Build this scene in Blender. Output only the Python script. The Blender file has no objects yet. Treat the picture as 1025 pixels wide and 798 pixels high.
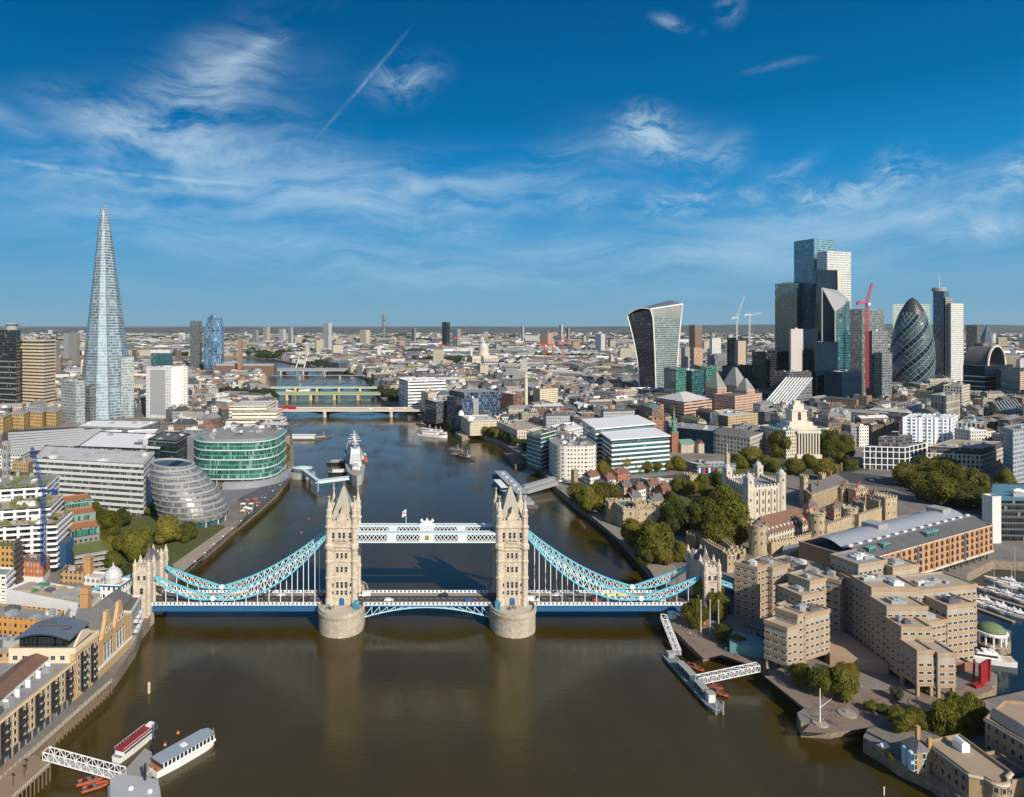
import bpy,bmesh,math,random
from mathutils import Vector,Matrix,noise
R=math.radians
random.seed(11)
S=bpy.context.scene
COL=S.collection
# camera
FL,CH,CX,CY=680.0,140.0,427.0,325.0
cd=bpy.data.cameras.new('camera');cam=bpy.data.objects.new('camera',cd);COL.objects.link(cam)
cam.location=(0,0,CH);cam.rotation_euler=(R(90),0,0)
cd.sensor_width=36.0;cd.lens=FL*36.0/1024.0
cd.shift_x=(512.0-CX)/1024.0;cd.shift_y=-(398.5-CY)/1024.0
cd.clip_start=1.0;cd.clip_end=120000.0
S.camera=cam
# sun and sky
SUN_AZ,SUN_EL=152.0,33.0
sdv=Vector((math.sin(R(SUN_AZ))*math.cos(R(SUN_EL)),math.cos(R(SUN_AZ))*math.cos(R(SUN_EL)),math.sin(R(SUN_EL))))
sl=bpy.data.lights.new('sun','SUN');so=bpy.data.objects.new('sun',sl);COL.objects.link(so)
sl.energy=4.3;sl.angle=R(0.53);sl.color=(1.0,0.90,0.76)
so.rotation_euler=sdv.to_track_quat('Z','Y').to_euler();so.location=(200,-400,600)
S.view_settings.view_transform='Standard';S.view_settings.look='None'
S.view_settings.exposure=0.3;S.view_settings.gamma=1.0;S.view_settings.use_curve_mapping=False
S.render.engine='CYCLES'
S.cycles.use_denoising=True
S.cycles.max_bounces=5;S.cycles.diffuse_bounces=2;S.cycles.glossy_bounces=3;S.cycles.transmission_bounces=2
S.cycles.volume_bounces=0;S.cycles.transparent_max_bounces=4
S.cycles.caustics_reflective=False;S.cycles.caustics_refractive=False
S.cycles.sample_clamp_indirect=4.0
W=bpy.data.worlds.new('World');S.world=W;W.use_nodes=True
class NT:
 """small helper to write node trees"""
 def __init__(s,nt):s.nt=nt
 def n(s,t,**k):
  x=s.nt.nodes.new(t)
  for a,v in k.items():setattr(x,a,v)
  return x
 def l(s,a,b):s.nt.links.new(a,b)
 def put(s,sock,v):
  if hasattr(v,'links'):s.l(v,sock)
  elif isinstance(v,(tuple,list))and len(v)==3 and sock.type=='RGBA':sock.default_value=(*v,1)
  else:sock.default_value=v
 def m(s,op,a,b=0.0,c=0.0,clamp=False):
  x=s.n('ShaderNodeMath',operation=op,use_clamp=clamp)
  for i,v in enumerate((a,b,c)):s.put(x.inputs[i],v)
  return x.outputs[0]
 def vm(s,op,a,b=(0,0,0)):
  x=s.n('ShaderNodeVectorMath',operation=op)
  s.put(x.inputs[0],a);s.put(x.inputs[1],b)
  return x.outputs['Value']if op in('DOT_PRODUCT','LENGTH')else x.outputs[0]
 def mix(s,f,a,b,mode='MIX'):
  x=s.n('ShaderNodeMix',data_type='RGBA',blend_type=mode)
  s.put(x.inputs[0],f);s.put(x.inputs[6],a);s.put(x.inputs[7],b)
  return x.outputs[2]
 def mapr(s,v,a,b,c=0.0,d=1.0,smooth=False):
  x=s.n('ShaderNodeMapRange');x.interpolation_type='SMOOTHSTEP' if smooth else 'LINEAR'
  for i,q in enumerate((v,a,b,c,d)):s.put(x.inputs[i],q)
  return x.outputs[0]
 def noise(s,vec,scale,detail=3.0,rough=0.55,dist=0.0,dim='3D'):
  x=s.n('ShaderNodeTexNoise',noise_dimensions=dim)
  if vec is not None:s.put(x.inputs['Vector'],vec)
  x.inputs['Scale'].default_value=scale;x.inputs['Detail'].default_value=detail
  x.inputs['Roughness'].default_value=rough;x.inputs['Distortion'].default_value=dist
  return x.outputs['Fac']
 def xyz(s,a,b,c=0.0):
  x=s.n('ShaderNodeCombineXYZ')
  for i,v in enumerate((a,b,c)):s.put(x.inputs[i],v)
  return x.outputs[0]
 def sep(s,v):
  x=s.n('ShaderNodeSeparateXYZ');s.put(x.inputs[0],v);return x.outputs
 def mapping(s,vec,loc=(0,0,0),rot=(0,0,0),sc=(1,1,1),t='POINT'):
  x=s.n('ShaderNodeMapping',vector_type=t);s.put(x.inputs[0],vec)
  x.inputs[1].default_value=loc;x.inputs[2].default_value=rot;x.inputs[3].default_value=sc
  return x.outputs[0]
def build_sky():
 N=NT(W.node_tree);W.node_tree.nodes.clear()
 out=N.n('ShaderNodeOutputWorld');bg=N.n('ShaderNodeBackground')
 N.l(bg.outputs[0],out.inputs[0])
 sky=N.n('ShaderNodeTexSky',sky_type='NISHITA');sky.sun_disc=False
 sky.sun_elevation=R(SUN_EL);sky.sun_rotation=R(SUN_AZ)
 sky.altitude=100;sky.air_density=1.0;sky.dust_density=0.7;sky.ozone_density=2.2
 d=N.n('ShaderNodeTexCoord').outputs['Generated']
 x,y,z=N.sep(d)
 az=N.m('ARCTAN2',x,y);el=N.m('ARCSINE',z)
 v=N.xyz(az,el)
 c=N.n('ShaderNodeHueSaturation');c.inputs['Saturation'].default_value=1.15
 N.l(sky.outputs[0],c.inputs['Color'])
 cr=N.n('ShaderNodeValToRGB');r=cr.color_ramp;N.l(N.mapr(el,-.05,.50),cr.inputs[0])
 stops=[(0.0,(1.7,3.05,3.95)),(.115,(1.5,3.1,4.3)),(.20,(1.05,2.9,4.6)),(.33,(.40,2.45,4.75)),(.47,(.06,1.86,4.35)),(.62,(.0,1.16,3.05)),(.86,(.0,.76,2.25)),(1.0,(.0,.70,2.1))]
 while len(r.elements)<len(stops):r.elements.new(.5)
 for e,(p,c_)in zip(r.elements,stops):e.position=p;e.color=(*[q*.1 for q in c_],1)
 rs=N.n('ShaderNodeVectorMath',operation='SCALE');N.l(cr.outputs[0],rs.inputs[0]);rs.inputs['Scale'].default_value=10.0
 away=N.m('MULTIPLY',N.mapr(y,-.35,.35,0,1.0,True),N.mapr(el,.45,.95,1,.1,True))
 base=N.mix(away,c.outputs[0],rs.outputs[0])
 wn=N.n('ShaderNodeTexNoise');N.l(v,wn.inputs['Vector']);wn.inputs['Scale'].default_value=5.0;wn.inputs['Detail'].default_value=4
 off=N.n('ShaderNodeVectorMath',operation='SCALE');N.l(N.vm('SUBTRACT',wn.outputs['Color'],(.5,.5,.5)),off.inputs[0]);off.inputs['Scale'].default_value=0.11
 wv=N.vm('ADD',v,off.outputs[0])
 soft=N.noise(N.mapping(wv,rot=(0,0,R(-20)),sc=(3.5,8,1)),1.0,12,0.62,0.6)
 n1=N.noise(N.mapping(wv,rot=(0,0,R(-32)),sc=(5,22,1)),1.0,12,0.68,0.35)
 n2=N.noise(N.mapping(wv,rot=(0,0,R(3)),sc=(3.0,24,1)),1.0,10,0.62,0.2)
 n3=N.noise(N.mapping(wv,rot=(0,0,R(24)),sc=(17,40,1)),1.0,12,0.72,0.5)
 a1=N.mapr(N.m('ADD',N.m('MULTIPLY',soft,.5),N.m('MULTIPLY',n1,.5)),0.40,0.68,0,1,True)
 a2=N.mapr(N.m('ADD',N.m('MULTIPLY',soft,.35),N.m('MULTIPLY',n2,.65)),0.36,0.72,0,1,True)
 a3=N.mapr(N.m('ADD',N.m('MULTIPLY',soft,.35),N.m('MULTIPLY',n3,.65)),0.41,0.66,0,1,True)
 def blob(px,py,rx,ry,rot):
  a=math.atan((px-CX)/FL);e=math.atan((CY-py)/math.hypot(FL,px-CX))
  k=math.cos(a)/FL
  m=N.mapping(v,(a,e,0),(0,0,R(rot)),(rx*k,ry*k,1),'TEXTURE')
  g=N.n('ShaderNodeTexGradient',gradient_type='QUADRATIC_SPHERE');N.l(m,g.inputs[0])
  return g.outputs['Fac']
 def total(lst):
  s=None
  for(px,py,rx,ry,rot,amp)in lst:
   q=N.m('MULTIPLY',blob(px,py,rx,ry,rot),amp)
   s=q if s is None else N.m('ADD',s,q)
  return s
 A=total([(195,95,150,60,40,1.6),(262,45,110,16,30,1.0),(180,120,230,90,20,.6),(150,130,170,34,-8,1.2),(250,160,250,62,2,.8),(120,118,110,30,-15,.6),(640,140,130,46,-8,.4)])
 B=total([(220,190,430,56,1,1.25),(430,190,240,52,-3,1.05),(580,185,220,55,-2,.55),(300,245,520,46,-3,.75),(880,215,400,55,3,.75),(0,118,80,22,-25,.7),(720,250,380,55,0,.7),(150,182,330,12,1,.7),(500,280,700,34,0,.5),(560,160,120,30,8,.5)])
 Cc=total([(640,128,44,34,8,1.7),(662,143,62,40,-24,1.3),(680,203,72,26,6,1.3),(845,196,130,30,10,1.7),(898,170,40,34,40,1.8),(1012,178,40,62,-65,1.9),(405,80,62,34,10,.9),(676,24,36,10,-24,1.2),(730,8,22,20,60,.9),(722,158,44,30,40,.9),(990,228,90,26,6,1.0),(930,215,60,18,20,.9),(800,165,46,14,30,.7),(745,195,50,16,-10,.7),(450,228,130,20,-5,.5),(590,200,80,24,0,.7),(770,66,60,7,2,.4),(790,185,60,22,-20,.7)])
 m=N.m('ADD',N.m('ADD',N.m('MULTIPLY',A,a1),N.m('MULTIPLY',B,a2)),N.m('MULTIPLY',Cc,a3))
 T=N.m('MULTIPLY',total([(362,86,95,3.2,47,.38),(190,180,300,4,-1,.55),(60,170,70,4,-8,.5),(370,205,120,6,-10,.3)]),N.mapr(N.noise(v,30,4,.7),.35,.6,.15,1.0,True))
 m=N.m('ADD',m,T)
 m=N.m('MULTIPLY',N.m('SUBTRACT',1.0,N.m('POWER',2.718,N.m('MULTIPLY',m,-1.25))),0.80)
 fin=N.mix(m,base,(4.6,5.9,6.8))
 N.l(fin,bg.inputs[0]);bg.inputs[1].default_value=0.105
build_sky()
# survey helpers: from a sighted bearing to a point of the place
def P(px,py,z=5.0):
 Y=FL*(CH-z)/(py-CY);return Vector(((px-CX)*Y/FL,Y,z))
def XA(px,Y):return(px-CX)*Y/FL
def ZA(py,Y):return CH-(py-CY)*Y/FL
def YA(py,z=5.0):return FL*(CH-z)/(py-CY)
def pix(p):return(CX+FL*p[0]/p[1],CY+FL*(CH-p[2])/p[1])
# materials
MATS={}
def newmat(name):
 m=bpy.data.materials.new(name);m.use_nodes=True
 N=NT(m.node_tree);b=m.node_tree.nodes['Principled BSDF']
 MATS[name]=m
 return m,N,b
def plain(name,col,rough=0.8,var=0.18,scale=0.6,metal=0.0,spec=0.4,streak=False):
 if name in MATS:return MATS[name]
 m,N,b=newmat(name)
 pos=N.n('ShaderNodeNewGeometry').outputs['Position']
 if streak:pos=N.mapping(pos,sc=(1,1,0.15))
 n=N.noise(pos,scale,5,0.65)
 n2=N.noise(pos,scale*9,3,0.6)
 k=N.m('ADD',N.m('MULTIPLY',N.m('SUBTRACT',n,.5),var*2.4),N.m('MULTIPLY',N.m('SUBTRACT',n2,.5),var*1.6))
 k=N.m('ADD',1.0,k)
 N.l(N.mix(1.0,(*col,1),N.xyz(k,k,k),'MULTIPLY'),b.inputs['Base Color'])
 b.inputs['Roughness'].default_value=rough;b.inputs['Metallic'].default_value=metal
 b.inputs['Specular IOR Level'].default_value=spec
 return m
def facade(name,wall,glass=(.03,.045,.055),bay=3.2,storey=3.4,wf=.5,hf=.55,rough=.85,var=.14,attr=False,grough=.12,blind_share=.35,ior=1.5,voff=0.0):
 """wall with rows of window openings, laid out in metres along each wall and up from the ground"""
 if name in MATS:return MATS[name]
 m,N,b=newmat(name)
 g=N.n('ShaderNodeNewGeometry');pos=g.outputs['Position'];nrm=g.outputs['True Normal']
 x,y,z=N.sep(nrm)
 t=N.vm('NORMALIZE',N.xyz(N.m('MULTIPLY',y,-1),x,0.0))
 u=N.m('DIVIDE',N.vm('DOT_PRODUCT',pos,t),bay)
 v=N.m('DIVIDE',N.m('ADD',N.sep(pos)[2],voff),storey)
 fu,fv=N.m('FRACT',u),N.m('FRACT',v)
 wu=N.m('LESS_THAN',N.m('ABSOLUTE',N.m('SUBTRACT',fu,.5)),wf/2)
 wv=N.m('LESS_THAN',N.m('ABSOLUTE',N.m('SUBTRACT',fv,.52)),hf/2)
 win=N.m('MULTIPLY',N.m('MULTIPLY',wu,wv),N.m('LESS_THAN',N.m('ABSOLUTE',z),.5))
 wn=N.n('ShaderNodeTexWhiteNoise',noise_dimensions='3D')
 N.l(N.xyz(N.m('FLOOR',u),N.m('FLOOR',v),N.m('MULTIPLY',x,3.0)),wn.inputs['Vector'])
 r=wn.outputs['Value']
 n=N.noise(pos,.09,4,.6);n2=N.noise(N.mapping(pos,sc=(1,1,.25)),1.1,4,.65)
 k=N.m('ADD',1.0,N.m('ADD',N.m('MULTIPLY',N.m('SUBTRACT',n,.5),var*2),N.m('MULTIPLY',N.m('SUBTRACT',n2,.5),var*2)))
 if attr:
  a=N.n('ShaderNodeAttribute');a.attribute_name='Col';wc=a.outputs['Color']
 else:wc=(*wall,1)
 wc=N.mix(1.0,wc,N.xyz(k,k,k),'MULTIPLY')
 blind=N.m('MULTIPLY',N.m('GREATER_THAN',r,1-blind_share*.5),.55)  # share of panes made pale by drawn blinds
 gv=N.m('ADD',.5,r)
 gc=N.mix(blind,N.mix(1.0,(*glass,1),N.xyz(gv,gv,gv),'MULTIPLY'),(.34,.34,.32,1))
 N.l(N.mix(win,wc,gc),b.inputs['Base Color'])
 N.l(N.m('ADD',rough,N.m('MULTIPLY',win,grough-rough)),b.inputs['Roughness'])
 b.inputs['IOR'].default_value=ior
 return m
def curtain(name,glass,frame,bay=1.5,storey=3.9,fw=.12,fh=.2,rough=.08,var=.5,metal=.0,ior=1.9,blind=.2):
 """curtain wall: panes of glass whose colour varies pane by pane, thin frames between them"""
 if name in MATS:return MATS[name]
 m,N,b=newmat(name)
 g=N.n('ShaderNodeNewGeometry');pos=g.outputs['Position'];nrm=g.outputs['True Normal']
 x,y,z=N.sep(nrm)
 t=N.vm('NORMALIZE',N.xyz(N.m('MULTIPLY',y,-1),x,0.0))
 u=N.m('DIVIDE',N.vm('DOT_PRODUCT',pos,t),bay);v=N.m('DIVIDE',N.sep(pos)[2],storey)
 fr=N.m('MAXIMUM',N.m('LESS_THAN',N.m('FRACT',u),fw),N.m('LESS_THAN',N.m('FRACT',v),fh))
 wn=N.n('ShaderNodeTexWhiteNoise',noise_dimensions='3D')
 N.l(N.xyz(N.m('FLOOR',u),N.m('FLOOR',v),N.m('MULTIPLY',x,3.0)),wn.inputs['Vector'])
 r=wn.outputs['Value']
 big=N.noise(pos,.035,3,.6)
 gv=N.m('ADD',1-var*.5,N.m('ADD',N.m('MULTIPLY',N.m('SUBTRACT',r,.5),var),N.m('MULTIPLY',N.m('SUBTRACT',big,.4),var*1.6)))
 gc=N.mix(1.0,(*glass,1),N.xyz(gv,gv,gv),'MULTIPLY')
 gc=N.mix(N.m('MULTIPLY',N.m('GREATER_THAN',r,1-blind),.4),gc,(.42,.44,.42,1))
 N.l(N.mix(fr,gc,(*frame,1)),b.inputs['Base Color'])
 N.l(N.m('ADD',rough,N.m('MULTIPLY',fr,.5)),b.inputs['Roughness'])
 b.inputs['IOR'].default_value=ior;b.inputs['Metallic'].default_value=metal
 bp=N.n('ShaderNodeBump');bp.inputs['Strength'].default_value=.05;bp.inputs['Distance'].default_value=.3
 N.l(N.noise(pos,.5,2),bp.inputs['Height']);N.l(bp.outputs[0],b.inputs['Normal'])
 return m
def ashlar(name,col,bw=1.4,bh=.62,var=.16,rough=.9):
 """coursed masonry: every block its own shade, darker joints, rain streaks"""
 if name in MATS:return MATS[name]
 m,N,b=newmat(name);g=N.n('ShaderNodeNewGeometry');pos=g.outputs['Position'];x,y,z=N.sep(g.outputs['True Normal'])
 t=N.vm('NORMALIZE',N.xyz(N.m('MULTIPLY',y,-1),x,0.0));v=N.m('DIVIDE',N.sep(pos)[2],bh);fv=N.m('FLOOR',v)
 u=N.m('ADD',N.m('DIVIDE',N.vm('DOT_PRODUCT',pos,t),bw),N.m('MULTIPLY',fv,.37));wn=N.n('ShaderNodeTexWhiteNoise',noise_dimensions='3D');N.l(N.xyz(N.m('FLOOR',u),fv,N.m('MULTIPLY',x,3.0)),wn.inputs['Vector'])
 j=N.m('MAXIMUM',N.m('LESS_THAN',N.m('FRACT',v),.14),N.m('LESS_THAN',N.m('FRACT',u),.06))
 st=N.noise(N.mapping(pos,sc=(1,1,.1)),.9,5,.7);big=N.noise(pos,.12,4,.6)
 k=N.m('ADD',1.0,N.m('ADD',N.m('MULTIPLY',N.m('SUBTRACT',wn.outputs['Value'],.5),var*2),N.m('ADD',N.m('MULTIPLY',N.m('SUBTRACT',st,.5),var*2.6),N.m('MULTIPLY',N.m('SUBTRACT',big,.5),var*2.4))))
 k=N.m('MULTIPLY',k,N.m('SUBTRACT',1.0,N.m('MULTIPLY',j,.22)))
 N.l(N.mix(1.0,(*col,1),N.xyz(k,k,k),'MULTIPLY'),b.inputs['Base Color']);b.inputs['Roughness'].default_value=rough;b.inputs['Specular IOR Level'].default_value=.25
 return m
def attr_mat(name,rough=.85,var=.2,scale=.15):
 if name in MATS:return MATS[name]
 m,N,b=newmat(name)
 a=N.n('ShaderNodeAttribute');a.attribute_name='Col'
 pos=N.n('ShaderNodeNewGeometry').outputs['Position']
 n=N.noise(pos,scale,5,.7)
 k=N.m('ADD',1.0,N.m('MULTIPLY',N.m('SUBTRACT',n,.5),var*3))
 N.l(N.mix(1.0,a.outputs['Color'],N.xyz(k,k,k),'MULTIPLY'),b.inputs['Base Color'])
 b.inputs['Roughness'].default_value=rough
 return m
 # mesh helper
class MB:
 def __init__(s):s.v=[];s.f=[];s.mi=[];s.col=[];s.sm=False
 def face(s,pts,mi=0,col=None):
  i=len(s.v);s.v.extend([tuple(p)for p in pts]);s.f.append(tuple(range(i,i+len(pts))));s.mi.append(mi);s.col.append(col)
 def add(s,vs,fs,mi=0,col=None):
  i=len(s.v);s.v.extend([tuple(p)for p in vs])
  for f in fs:s.f.append(tuple(i+k for k in f));s.mi.append(mi);s.col.append(col)
 def box(s,c,d,rz=0.0,mi=0,col=None):
  """c = centre of the base, d = sizes"""
  ca,sa=math.cos(rz),math.sin(rz);vs=[]
  for z in(0,d[2]):
   for sx,sy in((-1,-1),(1,-1),(1,1),(-1,1)):
    x,y=sx*d[0]/2,sy*d[1]/2
    vs.append((c[0]+x*ca-y*sa,c[1]+x*sa+y*ca,c[2]+z))
  s.add(vs,[(3,2,1,0),(4,5,6,7),(0,1,5,4),(1,2,6,5),(2,3,7,6),(3,0,4,7)],mi,col)
 def prism(s,poly,z0,z1,mi=0,cap=True,bottom=False,mt=None,col=None,ctop=None):
  n=len(poly)
  if area(poly)<0:poly=poly[::-1]
  vs=[(p[0],p[1],z0)for p in poly]+[(p[0],p[1],z1)for p in poly]
  s.add(vs,[(i,(i+1)%n,n+(i+1)%n,n+i)for i in range(n)],mi,col)
  if cap:s.face([(p[0],p[1],z1)for p in poly],mi if mt is None else mt,ctop or col)
  if bottom:s.face([(p[0],p[1],z0)for p in reversed(poly)],mi,col)
 def loft(s,rings,mi=0,cap0=False,cap1=True,closed=True):
  n=len(rings[0]);i0=len(s.v)
  for r in rings:s.v.extend([tuple(p)for p in r])
  for k in range(len(rings)-1):
   for i in range(n if closed else n-1):
    a,b=i0+k*n+i,i0+k*n+(i+1)%n
    s.f.append((a,b,b+n,a+n));s.mi.append(mi);s.col.append(None)
  if cap1:s.f.append(tuple(i0+(len(rings)-1)*n+i for i in range(n)));s.mi.append(mi);s.col.append(None)
  if cap0:s.f.append(tuple(i0+i for i in reversed(range(n))));s.mi.append(mi);s.col.append(None)
 def lathe(s,c,prof,n=12,mi=0,a0=0.0,sx=1,sy=1):
  s.loft([[(c[0]+r*sx*math.cos(a0+2*math.pi*i/n),c[1]+r*sy*math.sin(a0+2*math.pi*i/n),c[2]+z)for i in range(n)]for r,z in prof],mi,True,True)
 def bar(s,p,q,w,h=None,mi=0):
  """square bar between two points"""
  p,q=Vector(p),Vector(q);d=(q-p)
  if d.length<1e-6:return
  d.normalize();up=Vector((0,0,1))if abs(d.z)<.95 else Vector((0,1,0))
  a=d.cross(up).normalized()*(w/2);b=a.cross(d).normalized()*((h or w)/2)
  vs=[p-a-b,p+a-b,p+a+b,p-a+b,q-a-b,q+a-b,q+a+b,q-a+b]
  s.add(vs,[(3,2,1,0),(4,5,6,7),(0,1,5,4),(1,2,6,5),(2,3,7,6),(3,0,4,7)],mi)
 def tube(s,p,q,r,n=8,r2=None,mi=0):
  p,q=Vector(p),Vector(q);d=(q-p).normalized();up=Vector((0,0,1))if abs(d.z)<.95 else Vector((0,1,0))
  a=d.cross(up).normalized();b=a.cross(d)
  r2=r if r2 is None else r2
  s.loft([[c+(a*math.cos(t)+b*math.sin(t))*rr for t in[2*math.pi*i/n for i in range(n)]]for c,rr in((p,r),(q,r2))],mi,True,True)
 def hip(s,poly4,z0,h,inset=.5,mi=0,col=None):
  """hipped / gabled roof over a four-cornered plan; inset 0 = gable"""
  if area(poly4)<0:poly4=poly4[::-1]
  q=[Vector((p[0],p[1],z0))for p in poly4]
  if(q[1]-q[0]).length<(q[2]-q[1]).length:q=q[1:]+q[:1]
  m1,m2=(q[1]+q[2])/2,(q[3]+q[0])/2
  w=(q[2]-q[1]).length;L=(m1-m2).length;k=min(.49,inset*w/max(L,.1))
  a,b=m2.lerp(m1,k),m2.lerp(m1,1-k);a.z+=h;b.z+=h
  s.add([*q,a,b],[(0,1,5,4),(2,3,4,5),(1,2,5),(3,0,4)],mi,col)
 def build(s,name,mat,parent=None,smooth=False,inv=None,colattr=False):
  me=bpy.data.meshes.new(name);me.from_pydata(s.v,[],s.f)
  mats=mat if isinstance(mat,(list,tuple))else[mat]
  for m in mats:me.materials.append(m)
  if len(mats)>1:me.polygons.foreach_set('material_index',s.mi)
  if colattr:
   at=me.attributes.new('Col','FLOAT_COLOR','FACE')
   dat=[]
   for c in s.col:dat.extend((*(c or(.5,.5,.5)),1.0))
   at.data.foreach_set('color',dat)
  if smooth:me.polygons.foreach_set('use_smooth',[True]*len(me.polygons))
  me.update()
  o=bpy.data.objects.new(name,me);COL.objects.link(o)
  if parent is not None:
   o.parent=parent
   if parent.type=='EMPTY':o.matrix_parent_inverse=Matrix.Translation(-parent.location)
  return o
def area(p):return sum(p[i][0]*p[(i+1)%len(p)][1]-p[(i+1)%len(p)][0]*p[i][1]for i in range(len(p)))/2
def ccw(p):return list(p)if area(p)>0 else list(reversed(p))
def offset(poly,d):
 """offset of a plan outwards by d (mitred)"""
 poly=ccw([(p[0],p[1])for p in poly]);n=len(poly);out=[]
 for i in range(n):
  a,b,c=Vector(poly[i-1]),Vector(poly[i]),Vector(poly[(i+1)%n])
  d1,d2=(b-a).normalized(),(c-b).normalized()
  n1,n2=Vector((d1.y,-d1.x)),Vector((d2.y,-d2.x));m=n1+n2
  if m.length<.2:m=n1
  m.normalize();k=d/max(.35,m.dot(n1));out.append((b.x+m.x*k,b.y+m.y*k))
 return out
def centre(poly):n=len(poly);return Vector((sum(p[0]for p in poly)/n,sum(p[1]for p in poly)/n))
def inside(p,poly):
 r=False;x,y=p[0],p[1];j=len(poly)-1
 for i in range(len(poly)):
  xi,yi,xj,yj=poly[i][0],poly[i][1],poly[j][0],poly[j][1]
  if(yi>y)!=(yj>y)and x<(xj-xi)*(y-yi)/(yj-yi)+xi:r=not r
  j=i
 return r
def rect(cx,cy,w,d,rz=0.0):
 ca,sa=math.cos(rz),math.sin(rz)
 return[(cx+x*ca-y*sa,cy+x*sa+y*ca)for x,y in((-w/2,-d/2),(w/2,-d/2),(w/2,d/2),(-w/2,d/2))]
def ell(cx,cy,a,b,n=32,rz=0.0):
 ca,sa=math.cos(rz),math.sin(rz)
 return[(cx+a*math.cos(t)*ca-b*math.sin(t)*sa,cy+a*math.cos(t)*sa+b*math.sin(t)*ca)for t in[2*math.pi*i/n for i in range(n)]]
def corner3(x0,Y0,xc,Yc,x1,Y1):
 """plan of a block from the bearings and depths of its left, front and right corners"""
 L,Fr,Rr=Vector((XA(x0,Y0),Y0)),Vector((XA(xc,Yc),Yc)),Vector((XA(x1,Y1),Y1));B=L+Rr-Fr
 return[tuple(Fr),tuple(Rr),tuple(B),tuple(L)]
 # things and parts
TAKEN=[]
def thing(name,label,cat,loc=(0,0,0),group=None):
 o=bpy.data.objects.new(name,None);COL.objects.link(o);o.location=loc;o.empty_display_size=2
 o['label']=label;o['category']=cat
 if group:o['group']=group
 return o
def tag(o,label,cat,group=None):
 o['label']=label;o['category']=cat
 if group:o['group']=group
 return o
def kind(o,k):o['kind']=k;return o
def place(o,p,rz=0.0,sc=1.0):o.location=p;o.rotation_euler=(0,0,rz);o.scale=(sc,sc,sc)if not isinstance(sc,tuple)else sc;return o
def dup(root,label=None,group=None):
 c=root.copy();COL.objects.link(c)
 if label:c['label']=label
 if group:c['group']=group
 def rec(src,dst):
  for ch in src.children:
   k=ch.copy();COL.objects.link(k);k.parent=dst;rec(ch,k)
 rec(root,c)
 return c
def kids(name,parent,mesh,mats_,cap=100):
 """put copies of one small mesh at the given transforms as parts; beyond the cap the farthest become one part"""
 mats_=sorted(mats_,key=lambda m:m.translation.y)
 inv=Matrix.Translation(-parent.location)if parent.type=='EMPTY' else Matrix()
 for m in mats_[:cap]:
  o=bpy.data.objects.new(name,mesh);COL.objects.link(o);o.parent=parent;o.matrix_parent_inverse=inv;o.matrix_basis=m
 rest=mats_[cap:]
 if rest:
  vs,fs,mi=[],[],[]
  for m in rest:
   i=len(vs);vs.extend([tuple(m@v.co)for v in mesh.vertices])
   for p in mesh.polygons:fs.append(tuple(i+k for k in p.vertices));mi.append(p.material_index)
  me=bpy.data.meshes.new(name);me.from_pydata(vs,[],fs)
  for q in mesh.materials:me.materials.append(q)
  me.polygons.foreach_set('material_index',mi)
  o=bpy.data.objects.new(name,me);COL.objects.link(o);o.parent=parent;o.matrix_parent_inverse=inv;o['kind']='stuff'
_wm={}
def window_mesh(w,h,frame,pane,sill=None,deep=.14,arch=False):
 """frame standing proud of the wall, pane set back inside it, bars, sill; local x along the wall, -y out of the wall"""
 key=(w,h,frame.name,pane.name,arch,sill)
 if key in _wm:return _wm[key]
 mb=MB();t=min(.16,w*.12)
 for x in(-w/2-t/2,w/2+t/2):mb.box((x,-deep/2+.02,-h/2),(t,deep,h))
 mb.box((0,-deep/2+.02,h/2),(w+2*t,deep,t));mb.box((0,-deep/2-.03,-h/2-t),(w+2.6*t,deep+.12,t))
 if w>1.5:mb.box((0,-.05,-h/2),(.07,.06,h))
 if h>1.8:mb.box((0,-.05,0),(w,.055,.07))
 mb.box((0,-.03,-h/2),(w,.03,h),mi=1)
 if arch:
  n=8;vs=[(w/2*math.cos(math.pi*i/n),-.045,h/2+w/2*math.sin(math.pi*i/n))for i in range(n+1)]
  mb.face(list(reversed(vs)),1)
 me=bpy.data.meshes.new('window');me.from_pydata(mb.v,[],mb.f);me.materials.append(frame);me.materials.append(pane)
 me.polygons.foreach_set('material_index',mb.mi);me.update();_wm[key]=me
 return me
def wall_grid(a,b,z0,z1,nx,nz,m0=.5,skip=None):
 """transforms for nx by nz openings on the wall from a to b (wall seen with a on the left)"""
 a,b=Vector((a[0],a[1])),Vector((b[0],b[1]));d=(b-a);ang=math.atan2(d.y,d.x);out=[]
 for j in range(nz):
  for i in range(nx):
   if skip and skip(i,j):continue
   p=a+d*((i+m0)/(nx-1+2*m0))if nx>1 else a+d*.5
   out.append(Matrix.Translation((p.x,p.y,z0+(z1-z0)*(j+.5)/nz))@Matrix.Rotation(ang,4,'Z'))
 return out
ROOFC=None
def roof_units(parent,poly,z,n,seed,hmax=3.0):
 """plant rooms, ducts and hatches on a flat roof, each its own part"""
 rnd=random.Random(seed);c=centre(poly);k=0;tries=0
 ang=math.atan2(poly[1][1]-poly[0][1],poly[1][0]-poly[0][0])
 xs=[p[0]for p in poly];ys=[p[1]for p in poly];inn=offset(poly,-2.0)
 while k<n and tries<n*12:
  tries+=1
  p=(rnd.uniform(min(xs),max(xs)),rnd.uniform(min(ys),max(ys)));w,d,h=rnd.uniform(1.8,7),rnd.uniform(1.8,5),rnd.uniform(.8,hmax)
  if not all(inside(q,inn)for q in rect(p[0],p[1],w,d,ang)):continue
  mb=MB();mb.box((p[0],p[1],z),(w,d,h),ang)
  if rnd.random()<.5:mb.box((p[0],p[1],z+h),(w*.5,d*.5,.5),ang)
  else:mb.lathe((p[0],p[1],z+h),[(min(w,d)*.32,0),(min(w,d)*.32,.4)],10)
  mb.build('rooftop_unit',rnd.choice([M['plant_grey'],M['plant_white'],M['plant_dark'],M['plant_grey']]),parent);k+=1
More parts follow.
